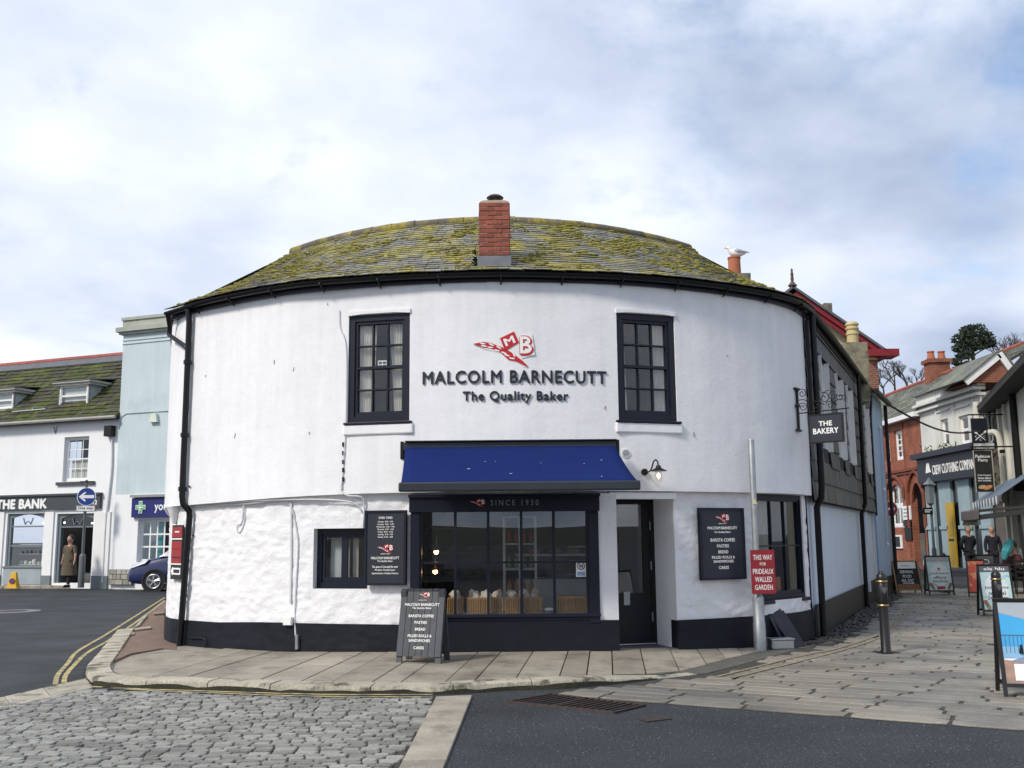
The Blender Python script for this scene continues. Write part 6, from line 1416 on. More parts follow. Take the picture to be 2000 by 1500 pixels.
for e_, sgn in ((re, 1), (le, -1)):
    s2 = (e_ - ap).normalized(); n2 = V((-s2.z, 0, s2.x)); n2 = n2 if n2.z > 0 else -n2
    b = MB(); b.prism([ap + V((0, -.45, 0)), e_ + s2 * .1 + V((0, -.45, 0)), e_ + s2 * .1 - n2 * .22 + V((0, -.45, 0)), ap - n2 * .22 + V((0, -.45, 0))], (0, .06, 0)); b.build('bargeboard', CRI, gb)
    b = MB(); b.prism([ap + V((0, -.36, 0)) - n2 * .22, e_ + s2 * .0 - n2 * .22 + V((0, -.36, 0)), e_ - n2 * .36 + V((0, -.36, 0)), ap - n2 * .36 + V((0, -.36, 0))], (0, .05, 0)); b.build('bargeboard_moulding', CRI, gb)
    b = MB(); b.prism([ap + V((0, -.05, 0)) - n2 * .95, ap + s2 * 3.0 - n2 * .95 + V((0, -.05, 0)), ap + s2 * 3.0 - n2 * 1.1 + V((0, -.05, 0)), ap - n2 * 1.1 + V((0, -.05, 0))], (0, .05, 0)); b.build('lower_moulding', CRI, gb)
    b = MB(); b.slab([ap + V((0, -.55, .03)), e_ + s2 * .25 + V((0, -.55, .03)), e_ + s2 * .25 + V((0, 6, .03)), ap + V((0, 6, .03))], n2, .08); b.build('roof_slope', mat('clean_slate', (.10, .105, .12), .6, .2, 3), gb)
b = MB(); b.box((re.x - .1, GY - .15, re.z - .06), (1.0, .8, .24)); b.build('eaves_box', CRI, gb)
b = MB(); b.lathe([(.10, 0), (.16, .05), (.08, .15), (.045, .2), (.06, .28), (.045, .4), (.06, .45), (.03, .55), (.045, .6), (.02, .66)], ap + V((0, -.45, -.02)), 10); b.build('finial', mat('finial_brown', (.10, .06, .05), .7), gb, smooth=True)
q = gy(1616, 640, 39); b = MB(); b.box((q.x, 39, q.z), (.32, .5, 1.9)); b.build('rear_stack', RUB, gb)

# ---------- red brick building and the clothing shop (one row along x = 19.3)
FR = Fr((19.3, 47, 0), (0, -1, 0)); bkm = brickmat('red_brick', (.33, .085, .04), (.25, .062, .03), (.26, .17, .12), rot=R(90))
rbk = thing('brick_building', 'red brick building with white sashes and a pointed arched doorway', 'building', (19.5, 49, 0))
bez = ab(FR, 1770, 816)[1]; w1 = rect(FR, 1746.5, 1764, 840, 899); w2 = rect(FR, 1727, 1738, 844, 902); w3 = rect(FR, 1739, 1764, 946, 1030); dh = rect(FR, 1783, 1806, 942, 1112)
facade(FR, -7, 0, 0, bez, [w1, w2, w3, dh], bkm, rbk, th=.3)
for w_ in (w1, w2): o = sash(FR.sub((w_[0] + w_[1]) / 2, w_[2], -.12), w_[1] - w_[0], w_[3] - w_[2], 2, 4, rbk, PWHITE, GLASS, fw=.13, bar=.05, dep=.06, meet=2, sillmat=PWHITE, sillw=.22, rail=.06); inbox(FR, w_, rbk)
o = sash(FR.sub((w3[0] + w3[1]) / 2, w3[2], -.12), w3[1] - w3[0], w3[3] - w3[2], 2, 2, rbk, PWHITE, GLASS, fw=.14, bar=.14, dep=.06, meet=1, sillmat=PWHITE, sillw=.28, rail=.06); inbox(FR, w3, rbk)
for h_, rise in ((w3, .45), (dh, .95)):
    a0, a1 = h_[0] - .25, h_[1] + .25; zz_ = h_[3] - rise * .45; b = MB(); pts = [FR.p(a0, zz_ - .5 - (1.2 if rise > .5 else 0), .05)] + [FR.p(a0 + (a1 - a0) * k / 12, zz_ + (rise * .75 + .25) * math.sin(PI * k / 12) ** .8, .05) for k in range(13)] + [FR.p(a1, zz_ - .5 - (1.2 if rise > .5 else 0), .05)]
    b.tube(pts, .09, 6); b.build('arch_moulding', mat('dark_brick_mould', (.17, .05, .03), .85), rbk)
    b = MB(); polyf(b, FR, [(h_[0], h_[3] + .001)] + [(h_[0] + (h_[1] - h_[0]) * k / 10, h_[3] - rise + rise * math.sin(PI * k / 10) ** .7) for k in range(11)] + [(h_[1], h_[3] + .001)], -.1, -.002); b.build('arch_spandrel', bkm, rbk)
inbox(FR, dh, rbk, .7, mat('porch_dark', (.02, .012, .012), .8))
for y0, y1, c_ in ((916, 921, .12), (922, 926, .07)): a0, z0 = ab(FR, 1770, y1); _, z1 = ab(FR, 1770, y0); b = MB(); b.fbox(FR, -7, .05, z0, z1, 0, c_); b.build('string_course', mat('dark_brick_mould', (.17, .05, .03), .85), rbk)
b = MB(); b.fbox(FR, -7, .15, bez - .12, bez + .10, 0, .35); b.build('eaves_gutter', PWHITE, rbk)
b = MB(); b.fbox(FR, -2.2, -2.1, .5, bez - .1, 0, .05); b.build('brick_pilaster', bkm, rbk)
for x0, x1, y0, y1, m_, nm in ((1766, 1781, 988, 1015, PWHITE, 'white_notice'), (1767, 1782, 1018, 1028, BLACK, 'dark_plaque'), (1770, 1783, 1031, 1055, BLACKI, 'post_box'), (1746, 1764, 1045, 1071, PWHITE, 'menu_frame')):
    b = fb(FR, x0, x1, y0, y1, .02, .08); b.build(nm, m_, rbk)
b = fb(FR, 1749, 1761, 1048, 1068, .08, .09); b.build('menu_face', BLACK, rbk)
for k in range(3): b = fb(FR, 1768, 1779, 993 + k * 7, 996 + k * 7, .08, .085); b.build('notice_line', mat('notice_grey', (.3, .3, .34), .6), rbk)
rdx = 3.2; rzz = 9.75
BLS = mat('grey_lichen_slate', (.15, .155, .135), .8, .3, 1.0, bump=.6, bs=8, col2=(.20, .22, .15), c2lo=.48, c2hi=.62, c2s=.7, piece=.25, fine=.3, fs=5)
def slope(parent, a0, a1, b0, b1, c0, c1, m_, nc=18, wd=.45):
    o = MB(); q = [FR.p(a0, b0, c0), FR.p(a1, b0, c0), FR.p(a1, b1, c1), FR.p(a0, b1, c1)]; n_ = (q[1] - q[0]).cross(q[3] - q[0]).normalized(); o.slab(q, n_, .1); rf_ = o.build('roof', BED, parent); bl = []
    for j in range(nc):
        v0 = j / nc; a = a0 + (wd / 2 if j % 2 else 0); P = lambda aa, vv, l: FR.p(aa, b0 + (b1 - b0) * vv, c0 + (c1 - c0) * vv) + n_ * l
        while a < a1:
            e_ = min(a + random.uniform(.8, 1.2) * wd, a1); mb = MB(); mb.slab([P(a + .01, v0, .04), P(e_ - .01, v0, .04 + random.uniform(-.01, .015)), P(e_ - .01, min(1, v0 + 1.2 / nc), .01), P(a + .01, min(1, v0 + 1.2 / nc), .01)], n_, .025); bl.append(mb); a = e_
    singles('slate', bl, m_, rf_, 150, 'slates_further_off'); return rf_
rf_ = slope(rbk, -13, 0, bez + .05, rzz, .3, -rdx, BLS)
for k in range(28): b = MB(); b.tube([FR.p(-13 + k * .6, rzz + .03, -rdx), FR.p(-13 + k * .6 + .59, rzz + .03, -rdx)], .13, 8); b.build('ridge_tile', REDT, rf_, smooth=True)
q = gy(1832, 745, 52); t = chimney(V((q.x, 52, 9.0)), 1.05, .8, gy(1832, 703, 52).z - 9.0, brickmat('stack_brick', (.30, .08, .04), (.22, .06, .03), (.25, .18, .13)), 'broad red brick chimney with two terracotta pots on the far ridge'); zt_ = gy(1832, 703, 52).z
b = MB(); b.box((q.x, 52, zt_ - .1), (1.25, 1.0, .2)); b.build('corbelled_cap', brickmat('stack_brick', (.30, .08, .04), (.22, .06, .03), (.25, .18, .13)), t)
for dx_ in (-.28, .28): b = MB(); b.lathe([(.24, 0), (.18, .2), (.16, .38), (.19, .40), (.19, .46), (.12, .46)], (q.x + dx_, 52, zt_), 12); b.build('chimney_pot', mat('terracotta', (.36, .12, .06), .8, .15, 8), t, smooth=True)
# clothing shop
cr = thing('clothing_shop', 'white and navy clothing shop with pale blue pilasters and a yellow door', 'building', (19.5, 44, 0)); NV = mat('shop_navy', (.010, .012, .022), .5, .1); LB = mat('pilaster_blue', (.30, .40, .44), .6, .08); CW = mat('aged_white', (.66, .66, .62), .75, .08, 1, bump=.2, streak=.18)
czz = ab(FR, 1850, 884)[1]; tzz = ab(FR, 1870, 766)[1]; ws = [rect(FR, 1838, 1853, 818, 873), rect(FR, 1873, 1892, 811, 867), rect(FR, 1914, 1927, 806, 862)]
facade(FR, 0, 6.3, czz - .1, tzz, ws, CW, cr, 'upper_wall')
for w_ in ws: o = sash(FR.sub((w_[0] + w_[1]) / 2, w_[2], -.12), w_[1] - w_[0], w_[3] - w_[2], 1, 2, cr, PWHITE, GLASS, fw=.1, bar=.06, dep=.06, meet=1, rail=.05, sillw=.12); inbox(FR, w_, cr, .5, mat('grey_blind', (.22, .23, .22), .8))
for w_ in ws:
    b = MB(); b.fbox(FR, w_[0] - .25, w_[1] + .25, w_[3] + .35, w_[3] + .43, 0, .06); b.build('panel_ledge', CW, cr)
    b = MB(); b.fbox(FR, w_[0] - .42, w_[0] - .28, w_[2] - .4, w_[3] + .9, 0, .05); b.build('wall_pilaster', CW, cr)
for z0, z1, c_ in ((tzz - .02, tzz + .35, .12), (tzz - .18, tzz - .06, .32), (tzz - .42, tzz - .30, .2), (tzz + .35, tzz + .45, .3)): b = MB(); b.fbox(FR, -.05, 6.3, z0, z1, -.2, c_); b.build('cornice', CW if z0 < tzz - .01 else mat('lead_grey', (.16, .17, .17), .8, .2, 2, bump=.4), cr)
b = MB(); b.fbox(FR, -.15, 6.3, czz - .12, czz + .12, 0, .55); b.build('shop_cornice', NV, cr)
fz0 = ab(FR, 1855, 938)[1]; b = MB(); b.fbox(FR, .0, 6.3, fz0, czz - .12, 0, .3); fo = b.build('shop_fascia', NV, cr)
h_ = rect(FR, 1834, 1922, 902, 921); text('CREW CLOTHING COMPANY', FR.sub(0, 0, .3), (h_[0] + h_[1]) / 2, (h_[2] + h_[3]) / 2, h_[1] - h_[0], .42, LETW, fo, bold=.0, depth=.02)
h_ = rect(FR, 1819, 1831, 904, 924); b = MB(); polyf(b, FR, [(h_[0] + .1, h_[2]), (h_[1], h_[2] + .03), (h_[1] - .1, h_[2] + .15), (h_[1] - .2, h_[3]), (h_[0] + .25, h_[3]), (h_[0] + .15, h_[2] + .2)], .3, .32); b.build('sail_emblem', LETW, fo)
b = MB(); b.fbox(FR, 0, 6.3, 0, fz0, -.16, -.12); b.build('shop_glass', mat('dark_glass', (.010, .011, .016), .12), cr); b = MB(); b.fbox(FR, 0, 6.3, 0, .55, -.12, -.05); b.build('stall_riser', NV, cr)
for x0, x1 in ((1808, 1824), (1836, 1859), (1873, 1896), (1914, 1934)):
    h_ = rect(FR, x0, x1, 1000, 1001); b = MB(); b.fbox(FR, h_[0], h_[1], 0, fz0, -.12, .0); b.build('pilaster', LB, cr); b = MB(); b.fbox(FR, h_[0] - .05, h_[1] + .05, 1.75, 1.9, 0, .06); b.build('pilaster_band', LB, cr)
h_ = rect(FR, 1853, 1868, 981, 1105); b = MB(); b.fbox(FR, h_[0], h_[1], .1, h_[3], .0, .06); yd = b.build('door', mat('yellow_door', (.52, .33, .015), .45, .08), cr)
for z0, z1 in ((.3, 1.1), (1.5, 2.6)): b = MB(); b.fbox(FR, h_[0] + .12, h_[1] - .12, z0, min(z1, h_[3] - .15), .06, .075); b.build('door_panel', mat('yellow_door', (.52, .33, .015), .45, .08), yd)
b = MB(); b.fbox(FR, h_[0] + .15, h_[1] - .15, 1.25, 1.33, .06, .09); b.build('letter_plate', BLACK, yd)
b = MB(); b.fbox(FR, 0, 6.3, -.05, .1, 0, .5); b.build('door_step', mat('step_stone', (.10, .10, .11), .7), cr)
slope(cr, 0, 6.3, tzz + .45, rzz, -.2, -rdx, BLS, 14)
for k, a in enumerate((1.2, 2.9, 3.6)):
    b = MB(); rr_ = random.Random(k)
    for _ in range(26): p = FR.p(a + rr_.gauss(0, .28), czz + .12 + abs(rr_.gauss(0, .14)), .25 + rr_.gauss(0, .12)); d = V((rr_.gauss(0, 1), rr_.gauss(0, 1), rr_.gauss(0, 1))).normalized() * .14; e2 = d.cross(V((0, 0, 1))) * .35; b.add([p - d, p + e2, p + d, p - e2], [(0, 1, 2, 3)])
    tag(b.build('cornice_plant', mat('yellow_green_weed', (.16, .17, .03), .8, .3, 5)), ['small weed sprouting at the far end of the shop cornice', 'weed sprouting from the middle of the shop cornice', 'bushy weed sprouting on the shop cornice below the windows'][k], 'plant', kind=None)
# small brick gable with white bargeboards
q0 = gy(1950, 702, 40.5); ql = gy(1895, 747, 40.5); qr = gy(1980, 722, 40.5); qr.z = ql.z + .3; gg = thing('roof_gable', 'small brick gable with white bargeboards on the slate roof', 'gable', (q0.x, 40.5, ql.z))
b = MB(); b.prism([ql, V((qr.x, 40.5, ql.z)), q0], (0, 2.5, 0)); b.build('brick_face', brickmat('stack_brick', (.30, .08, .04), (.22, .06, .03), (.25, .18, .13)), gg)
for a_, e_ in ((ql, q0), (q0, V((qr.x, 40.5, ql.z)))):
    d = (e_ - a_).normalized(); n2 = V((-d.z, 0, d.x)); b = MB(); b.prism([a_ + V((0, -.15, 0)) - d * .2, e_ + V((0, -.15, 0)) + d * .1, e_ + n2 * .25 + V((0, -.15, 0)) + d * .1, a_ + n2 * .25 + V((0, -.15, 0)) - d * .2], (0, .1, 0)); b.build('bargeboard', PWHITE, gg)
    b = MB(); b.slab([a_ + n2 * .26 + V((0, -.2, 0)) - d * .25, e_ + n2 * .26 + V((0, -.2, 0)) + d * .1, e_ + n2 * .26 + V((0, 3.5, 0)) + d * .1, a_ + n2 * .26 + V((0, 3.5, 0)) - d * .25], n2, -.06); b.build('slope', BLS, gg)

# ---------- right-hand white building
tN = V((-.327, -.945, 0)).normalized(); FN = Fr((19.6, 40.2, 0), tN); nb = thing('lane_building', 'cream rendered building with dark eaves and black downpipe along the lane', 'building', (18, 35, 0)); CRE = mat('lane_cream', (.60, .58, .50), .75, .07, 1, bump=.2, streak=.12)
nez = ab(FN, 1978, 762)[1]
wn_ = [rect(FN, 1992, 1999, 780, 925)]; facade(FN, 0, 24, 0, nez, [(1.9, 2.5, 1.0, 2.7), (3.2, 4.4, 1.0, 2.7)], CRE, nb)
for w_ in ((1.9, 2.5, 1.0, 2.7), (3.2, 4.4, 1.0, 2.7)): inbox(FN, w_, nb, .4, mat('grey_blind', (.22, .23, .22), .8))
b = MB(); b.add([FN.p(-.1, 0, 0), FN.p(-.1, nez, 0), FN.p(-.1, nez + 2, -4), FN.p(-.1, 0, -4)], [(0, 1, 2, 3)]); b.build('end_wall', mat('mossy_wall', (.20, .19, .13), .9, .3, 2, bump=.6), nb)
b = MB(); b.slab([FN.p(-.2, nez, .75), FN.p(24, nez, .75), FN.p(24, nez + 3.0, -3.2), FN.p(-.2, nez + 3.0, -3.2)], V((-.5, .17, .8)).normalized(), .12); b.build('roof', BLS, nb)
b = MB(); b.fbox(FN, -.2, 24, nez - .22, nez - .02, 0, .72); b.build('eaves_soffit', mat('dark_eaves', (.018, .016, .015), .8), nb)
b = MB(); b.slab([FN.p(1.5, nez + .12, .6), FN.p(24, nez + .12, .6), FN.p(24, nez + .45, .15), FN.p(1.5, nez + .45, .15)], V((-.5, .17, .8)).normalized(), .05); b.build('clay_tile_row', REDT, nb)
for a, wd in ((1.15, .35), (2.75, .3)): b = MB(); b.fbox(FN, a, a + wd, 0, nez - .25, 0, .12); b.build('pilaster', CRE, nb)
a_, z_ = ab(FN, 1986, 800); b = MB(); b.tube([FN.p(a_, nez - .2, .12), FN.p(a_, 3.2, .12)], .12, 8); b.build('downpipe', BLACK, nb, smooth=True); b = MB(); b.fbox(FN, a_ - .2, a_ + .25, 3.0, 3.25, 0, .3); b.build('pipe_shoe', BLACK, nb)
b = MB(); b.tube(spline([FN.p(.35, nez + .2, .75), FN.p(.4, nez - .7, .7), FN.p(.9, nez - 1.1, .5), FN.p(1.5, nez - 1.2, .2), FN.p(1.6, nez - 1.8, .12), FN.p(1.6, 2.7, .12)], 5), .12, 8); b.build('downpipe', CRE, nb, smooth=True)
for a, z_ in ((1.0, 5.3), (1.9, 4.6), (1.0, 4.4)): b = MB(); b.fbox(FN, a, a + .3, z_, z_ + .12, 0, .22); b.build('bracket_lamp', BLACKI, nb)
# awning with scalloped edge
sa = thing('scalloped_awning', 'grey blue awning with a white scalloped edge on the cream building', 'awning', FN.p(3, 2.9, .5)); SA = mat('slate_blue_canvas', (.11, .15, .20), .8, .15, 3)
b = MB(); b.slab([FN.p(.9, 2.75, 1.2), FN.p(9, 2.75, 1.2), FN.p(9, 3.55, .05), FN.p(.9, 3.55, .05)], V((-.5, .2, .7)).normalized(), .02); b.build('canopy', SA, sa)
for k in range(18): b = MB(); a = .9 + k * .45; polyf(b, FN.sub(0, 0, 1.2), [(a, 2.75), (a, 2.62), (a + .11, 2.5), (a + .225, 2.46), (a + .34, 2.5), (a + .45, 2.62), (a + .45, 2.75)], 0, .01); b.build('scallop', PWHITE if k % 2 == 0 else SA, sa)
# dark canopy frame with a heater box
DB = mat('dark_beam', (.010, .010, .011), .5); pf = thing('canopy_frame', 'dark canopy frame with a boxed heater reaching over the lane tables', 'canopy frame', (13.2, 26, 0))
p0, p1 = gy(1895, 999, 26), gy(2060, 985, 25); b = MB(); b.tube([p0, p1], .05, 4); b.build('beam', DB, pf); p0, p1 = gy(1900, 1012, 26), gy(2060, 992, 25); b = MB(); b.tube([p0, p1], .085, 4); b.build('beam', DB, pf)
for px in (1990, 2040): p0 = gy(px, 1003, 25.6); b = MB(); b.tube([p0, V((p0.x + .1, p0.y, 0))], .045, 6); b.build('post', DB, pf)
q = gy(1894, 1008, 26); b = MB(); b.hexa([q + V((x, y, z)) for x, y, z in ((-.15, -.2, -.12), (.15, -.2, -.09), (.15, .2, -.09), (-.15, .2, -.12), (-.14, -.2, .12), (.17, -.2, .17), (.17, .2, .17), (-.14, .2, .12))]); b.build('heater_box', mat('box_grey', (.14, .125, .13), .6), pf, bevel=.02); b = MB(); b.hexa([q + V((x, y, z)) for x, y, z in ((-.14, -.15, -.24), (.12, -.15, -.23), (.12, .15, -.23), (-.14, .15, -.24), (-.11, -.15, -.12), (.13, -.15, -.09), (.13, .15, -.09), (-.11, .15, -.12))]); b.build('heater_shade', mat('shade_olive', (.05, .055, .03), .7), pf)
# hanging shop signs
def panel_sign(x0, x1, y0, y1, Y, label, m_, fn):
    f_ = Fr(gy((x0 + x1) / 2, y1, Y), V((1, .0, 0))); w = gy(x1, y1, Y).x - gy(x0, y1, Y).x; h = gy(x0, y0, Y).z - f_.o.z; t = thing('hanging_sign', label, 'sign', f_.o); b = MB(); b.fbox(f_, -w / 2, w / 2, 0, h, -.06, 0); b.build('panel', m_, t)
    b = MB(); b.tube([f_.p(-w / 2 - .1, h + .14, -.03), f_.p(w / 2 + .9, h + .14, -.03)], .03, 5)
    for s_ in (-.35, .35): b.tube([f_.p(s_ * w, h + .14, -.03), f_.p(s_ * w, h, -.03)], .015, 4)
    b.build('bracket', BLACKI, t); fn(t, f_, w, h)
def f1(t, f_, w, h):
    g_ = f_.sub(0, 0, .002)
    for s_ in (-1, 1):
        b = MB(); b.tube([g_.p(s_ * .19, .10, 0), g_.p(-s_ * .15, .38, 0)], .018, 4); disc(b, g_, -s_ * .17, .40, -.004, .012, .085, .04, math.atan2(.28, -s_ * .34)); b.build('oar', LETW, t)
    for a, y in ((-.16, .24), (.16, .24), (.0, .12)): text('C', g_, a, y, .07, .08, LETW, t, bold=.01, depth=.004)
panel_sign(1900, 1931, 817, 865, 37.5, 'navy hanging shop sign with white crossed oars', NV, f1)
def f2(t, f_, w, h):
    g_ = f_.sub(0, 0, .002); b = MB(); b.tube([g_.p(x, y, .005) for x, y in ((-w / 2, 0), (w / 2, 0), (w / 2, h), (-w / 2, h))], .02, 4, closed=True); b.build('frame', mat('frame_cream', (.42, .40, .34), .6), t)
    text('Padstow', g_, 0, h * .86, w * .8, .12, LETW, t, bold=.02, depth=.004); text('Pasty', g_, 0, h * .76, w * .55, .14, LETW, t, bold=.02, depth=.004)
    for k, s in enumerate(('Fresh Crimped', 'Pasties Baked', 'here everyday')): text(s, g_, 0, h * (.40 - .065 * k), w * .72, .075, LETW, t, bold=.02, depth=.004, shear=.2)
    b = MB(); disc(b, g_, -.1, h * .12, 0, .01, .15, .07, .1); b.build('pasty_picture', mat('picture_cream', (.55, .36, .18), .7), t); b = MB(); disc(b, g_, .1, h * .11, .0, .012, .17, .07, .35); b.build('pasty_picture', mat('picture_tan', (.55, .25, .08), .7), t)
panel_sign(1907, 1943, 880, 961, 36.5, 'tall dark pasty shop sign with a pasty picture and cream frame', mat('sign_charcoal', (.018, .018, .018), .5), f2)
b = fb(Fr(gy(1915, 880, 36.9), V((1, 0, 0))), 1903, 1942, 866, 876, -.05, 0); tag(b.build('ornate_sign_top', mat('worn_white', (.5, .5, .5), .7, .5, 9)), 'weathered white ornamental strip between the two hanging shop signs', 'sign strip')
# overhead cable, no-entry sign, lantern post, cone
p0 = FH.p(Lh, 5.05, .15); p1 = gy(1925, 838, 38); b = MB(); n = 20; b.tube([p0.lerp(p1, k / n) - V((0, 0, .42 * math.sin(PI * k / n))) for k in range(n + 1)], .03, 5); tag(b.build('overhead_cable', BLACKI), 'black cable strung across the lane from the blue house', 'cable')
q = gy(1738, 994, 28.6); t = thing('no_entry_sign', 'red no entry disc half hidden by the blue house corner', 'road sign', (q.x, q.y, 0)); f_ = Fr(q, V((1, 0, 0))); b = MB(); disc(b, f_, 0, 0, -.01, 0, .22, n=26); b.build('disc', REDP, t); b = MB(); b.fbox(f_, -.14, .14, -.035, .035, 0, .004); b.build('bar', LETW, t); b = MB(); b.tube(ell(f_, 0, 0, 0, .215, .215, 0, 26), .012, 4, closed=True); b.build('rim', LETW, t); b = MB(); b.tube([V((q.x, q.y + .05, 0)), V((q.x, q.y + .05, q.z + .2))], .03, 6); b.build('post', GREYM, t)
q = gz(1825, 1112); q = V((gy(1826, 1100, 43).x, 43, 0)); t = thing('lantern_post', 'slim grey street lantern post with a black finger sign before the navy shop', 'street lamp', q); PG = mat('post_grey', (.12, .14, .15), .5, .15)
b = MB(); b.lathe([(.10, 0), (.10, .9), (.06, 1.0), (.05, 3.3)], q, 10); b.build('post', PG, t, smooth=True); z0 = gy(1826, 990, 43).z
b = MB(); b.lathe([(.06, 0), (.16, .1), (.20, .85), (.30, .9), (.12, 1.05), (.03, 1.2)], q + V((0, 0, z0 + .05)), 6); b.build('lantern', mat('lantern_glass', (.18, .21, .22), .2), t)
f_ = Fr(V((q.x, 42.9, gy(1813, 998, 43).z)), V((1, 0, 0))); b = MB(); polyf(b, f_, [(-.45, 0), (-.38, -.14), (.02, -.14), (.02, .14), (-.38, .14)], 0, .03); b.build('finger_sign', BLACK, t); b = MB(); b.fbox(f_, -.33, -.03, .02, .06, .03, .034); b.fbox(f_, -.33, -.10, -.06, -.02, .03, .034); b.build('worn_print', LETW, t)
q = gz(1808, 1104); q = V((gy(1808, 1104, 45).x, 45, 0)); t = thing('traffic_cone', 'orange and white traffic cone by the arched brick doorway', 'cone', q); OR = mat('cone_orange', (.55, .10, .02), .6); b = MB(); b.lathe([(.15, .03), (.115, .2)], q, 12); b.build('lower_cone', OR, t, smooth=True); b = MB(); b.lathe([(.115, .2), (.07, .45)], q, 12); b.build('white_sleeve', PWHITE, t, smooth=True); b = MB(); b.lathe([(.07, .45), (.045, .56)], q, 12); b.build('tip', OR, t, smooth=True); b = MB(); b.box(q + V((0, 0, .015)), (.38, .38, .03)); b.build('foot', OR, t)

# ---------- boards in the lane
def simple_face(bm, fm, fn):
    def go(t, f_, w, L, front):
        b = MB(); b.fbox(f_, -w / 2 + .02, w / 2 - .02, .12 * L / .9, L - .02, -.012, 0); b.build('panel', bm, t, world=False); b = MB()
        for a0, a1, b0, b1 in ((-w / 2, -w / 2 + .035, 0, L), (w / 2 - .035, w / 2, 0, L), (-w / 2 + .035, w / 2 - .035, L - .035, L), (-w / 2 + .035, w / 2 - .035, .10, .135)): b.fbox(f_, a0, a1, b0, b1, -.022, .008)
        b.build('frame', fm, t, world=False)
        if front: fn(t, f_.sub(0, 0, .001), w, L)
    return go
def local(mb, nm, m_, t): return mb.build(nm, m_, t, world=False)
CH = mat('chalkboard', (.012, .012, .013), .7); WD = mat('pine_frame', (.34, .20, .08), .6, .2, 8)
def face_food(t, f_, w, L):
    b = MB(); b.fbox(f_, -w / 2 + .08, w / 2 - .08, L * .76, L - .03, 0, .004); local(b, 'white_header', PWHITE, t); b = MB(); b.fbox(f_, -.11, .11, L * .83, L * .85, 0, .006); local(b, 'header_print', mat('notice_grey', (.3, .3, .34), .6), t)
    b = MB(); b.fbox(f_, -w / 2 + .06, w / 2 - .06, .14, .26, 0, .006); local(b, 'lower_plank', mat('plank_red', (.24, .11, .06), .7), t)
    for s, y, wd in (('SERVING', .66, .36), ('FOOD', .53, .24), ('ALL DAY', .41, .34)): wm_text(s, f_, 0, y * L, wd, .075, LETW, t, depth=.004)
    b = MB(); polyf(b, f_, [(-.15, .315 * L), (.1, .315 * L), (.1, .30 * L), (.18, .325 * L), (.1, .35 * L), (.1, .335 * L), (-.15, .335 * L)], 0, .004); local(b, 'arrow', LETW, t)
q = gy(1776, 1156, 26.7); q.z = 0; a_board(q + V((0, .2, 0)), R(6), .72, .86, .2, 'pine framed blackboard offering food all day, beside the blue house', WD, simple_face(CH, WD, face_food))
MINT = mat('mint_print', (.50, .66, .66), .5, .1, 6, col2=(.22, .42, .46), c2lo=.55, c2hi=.62, c2s=6); FRG = mat('board_frame_black', (.012, .012, .013), .45)
def face_joc(t, f_, w, L, hdr=None):
    b = MB(); b.fbox(f_, -w / 2 + .03, w / 2 - .03, L * .85, L - .02, 0, .005); local(b, 'grey_header', mat('header_grey', (.10, .105, .115), .5) if hdr else mat('header_pale', (.35, .37, .38), .5), t)
    if hdr: wm_text(hdr, f_.sub(0, 0, .005), 0, L * .91, w * .62, .06, LETW, t, depth=.003)
    b = MB(); disc(b, f_, 0, L * .52, 0, .003, w * .36, L * .28); local(b, 'pale_centre', mat('pale_print', (.68, .74, .74), .6), t)
    b = MB(); polyf(b, f_.sub(0, L * .66), [(math.sin(k * PI / 5) * (.055 if k % 2 == 0 else .022), math.cos(k * PI / 5) * (.055 if k % 2 == 0 else .022)) for k in range(10)], .003, .006); local(b, 'red_star', mat('star_red', (.42, .03, .03), .6), t)
    for s, y, wd in (('Jochowns', .55, .72), ('official', .45, .5), ('Stockists', .36, .58)): wm_text(s, f_.sub(0, 0, .003), 0, y * L, w * wd, .07, LETD, t, depth=.003, bold=.01)
    b = MB(); b.fbox(f_, -w * .16, w * .16, L * .16, L * .23, 0.0, .004); local(b, 'red_box', mat('star_red', (.42, .03, .03), .6), t)
    for s_ in (-1, 1):
        for k in range(3): b = MB(); disc(b, f_, s_ * w * (.30 + .04 * k), L * (.18 + .05 * k), 0, .004, .04); local(b, 'printed_leaf', mat(('leaf_tan', 'leaf_green', 'leaf_red')[k], ((.35, .22, .10), (.10, .22, .12), (.40, .10, .06))[k], .6), t)
q = gy(1842, 1160, 25.9); q.z = 0; a_board(q + V((0, .22, 0)), R(-4), .64, 1.0, .2, 'pale festive sandwich board with a red star, standing near the far shops', FRG, simple_face(MINT, FRG, lambda t, f_, w, L: face_joc(t, f_, w, L)))
q = gy(1957, 1200, 19.2); q.z = 0; a_board(q + V((0, .2, 0)), R(-8), .60, .97, .2, 'festive sandwich board with a dark lettered header beside the lane tables', FRG, simple_face(MINT, FRG, lambda t, f_, w, L: face_joc(t, f_, w, L, 'ela blu')))
ORP = mat('ice_print', (.50, .07, .04), .5, .2, 7, col2=(.60, .28, .12), c2lo=.5, c2hi=.6, c2s=6)
q = gy(1916, 1153, 25.0); q.z = 0; a_board(q + V((0, .2, 0)), R(-25), .42, .92, .18, 'narrow orange red printed sandwich board behind the festive board', FRG, simple_face(ORP, FRG, lambda t, f_, w, L: None))
q = gy(1934, 1140, 27.0); q.z = 0
def face_dark(t, f_, w, L): b = MB(); b.tube(ell(f_, 0, L * .8, .004, .09, .06, 0, 16), .01, 4, closed=True); local(b, 'round_emblem', LETW, t)
a_board(q + V((0, .2, 0)), R(-5), .5, 1.0, .18, 'charcoal sandwich board with a round white emblem behind the orange board', FRG, simple_face(mat('header_grey', (.10, .105, .115), .5), FRG, face_dark))
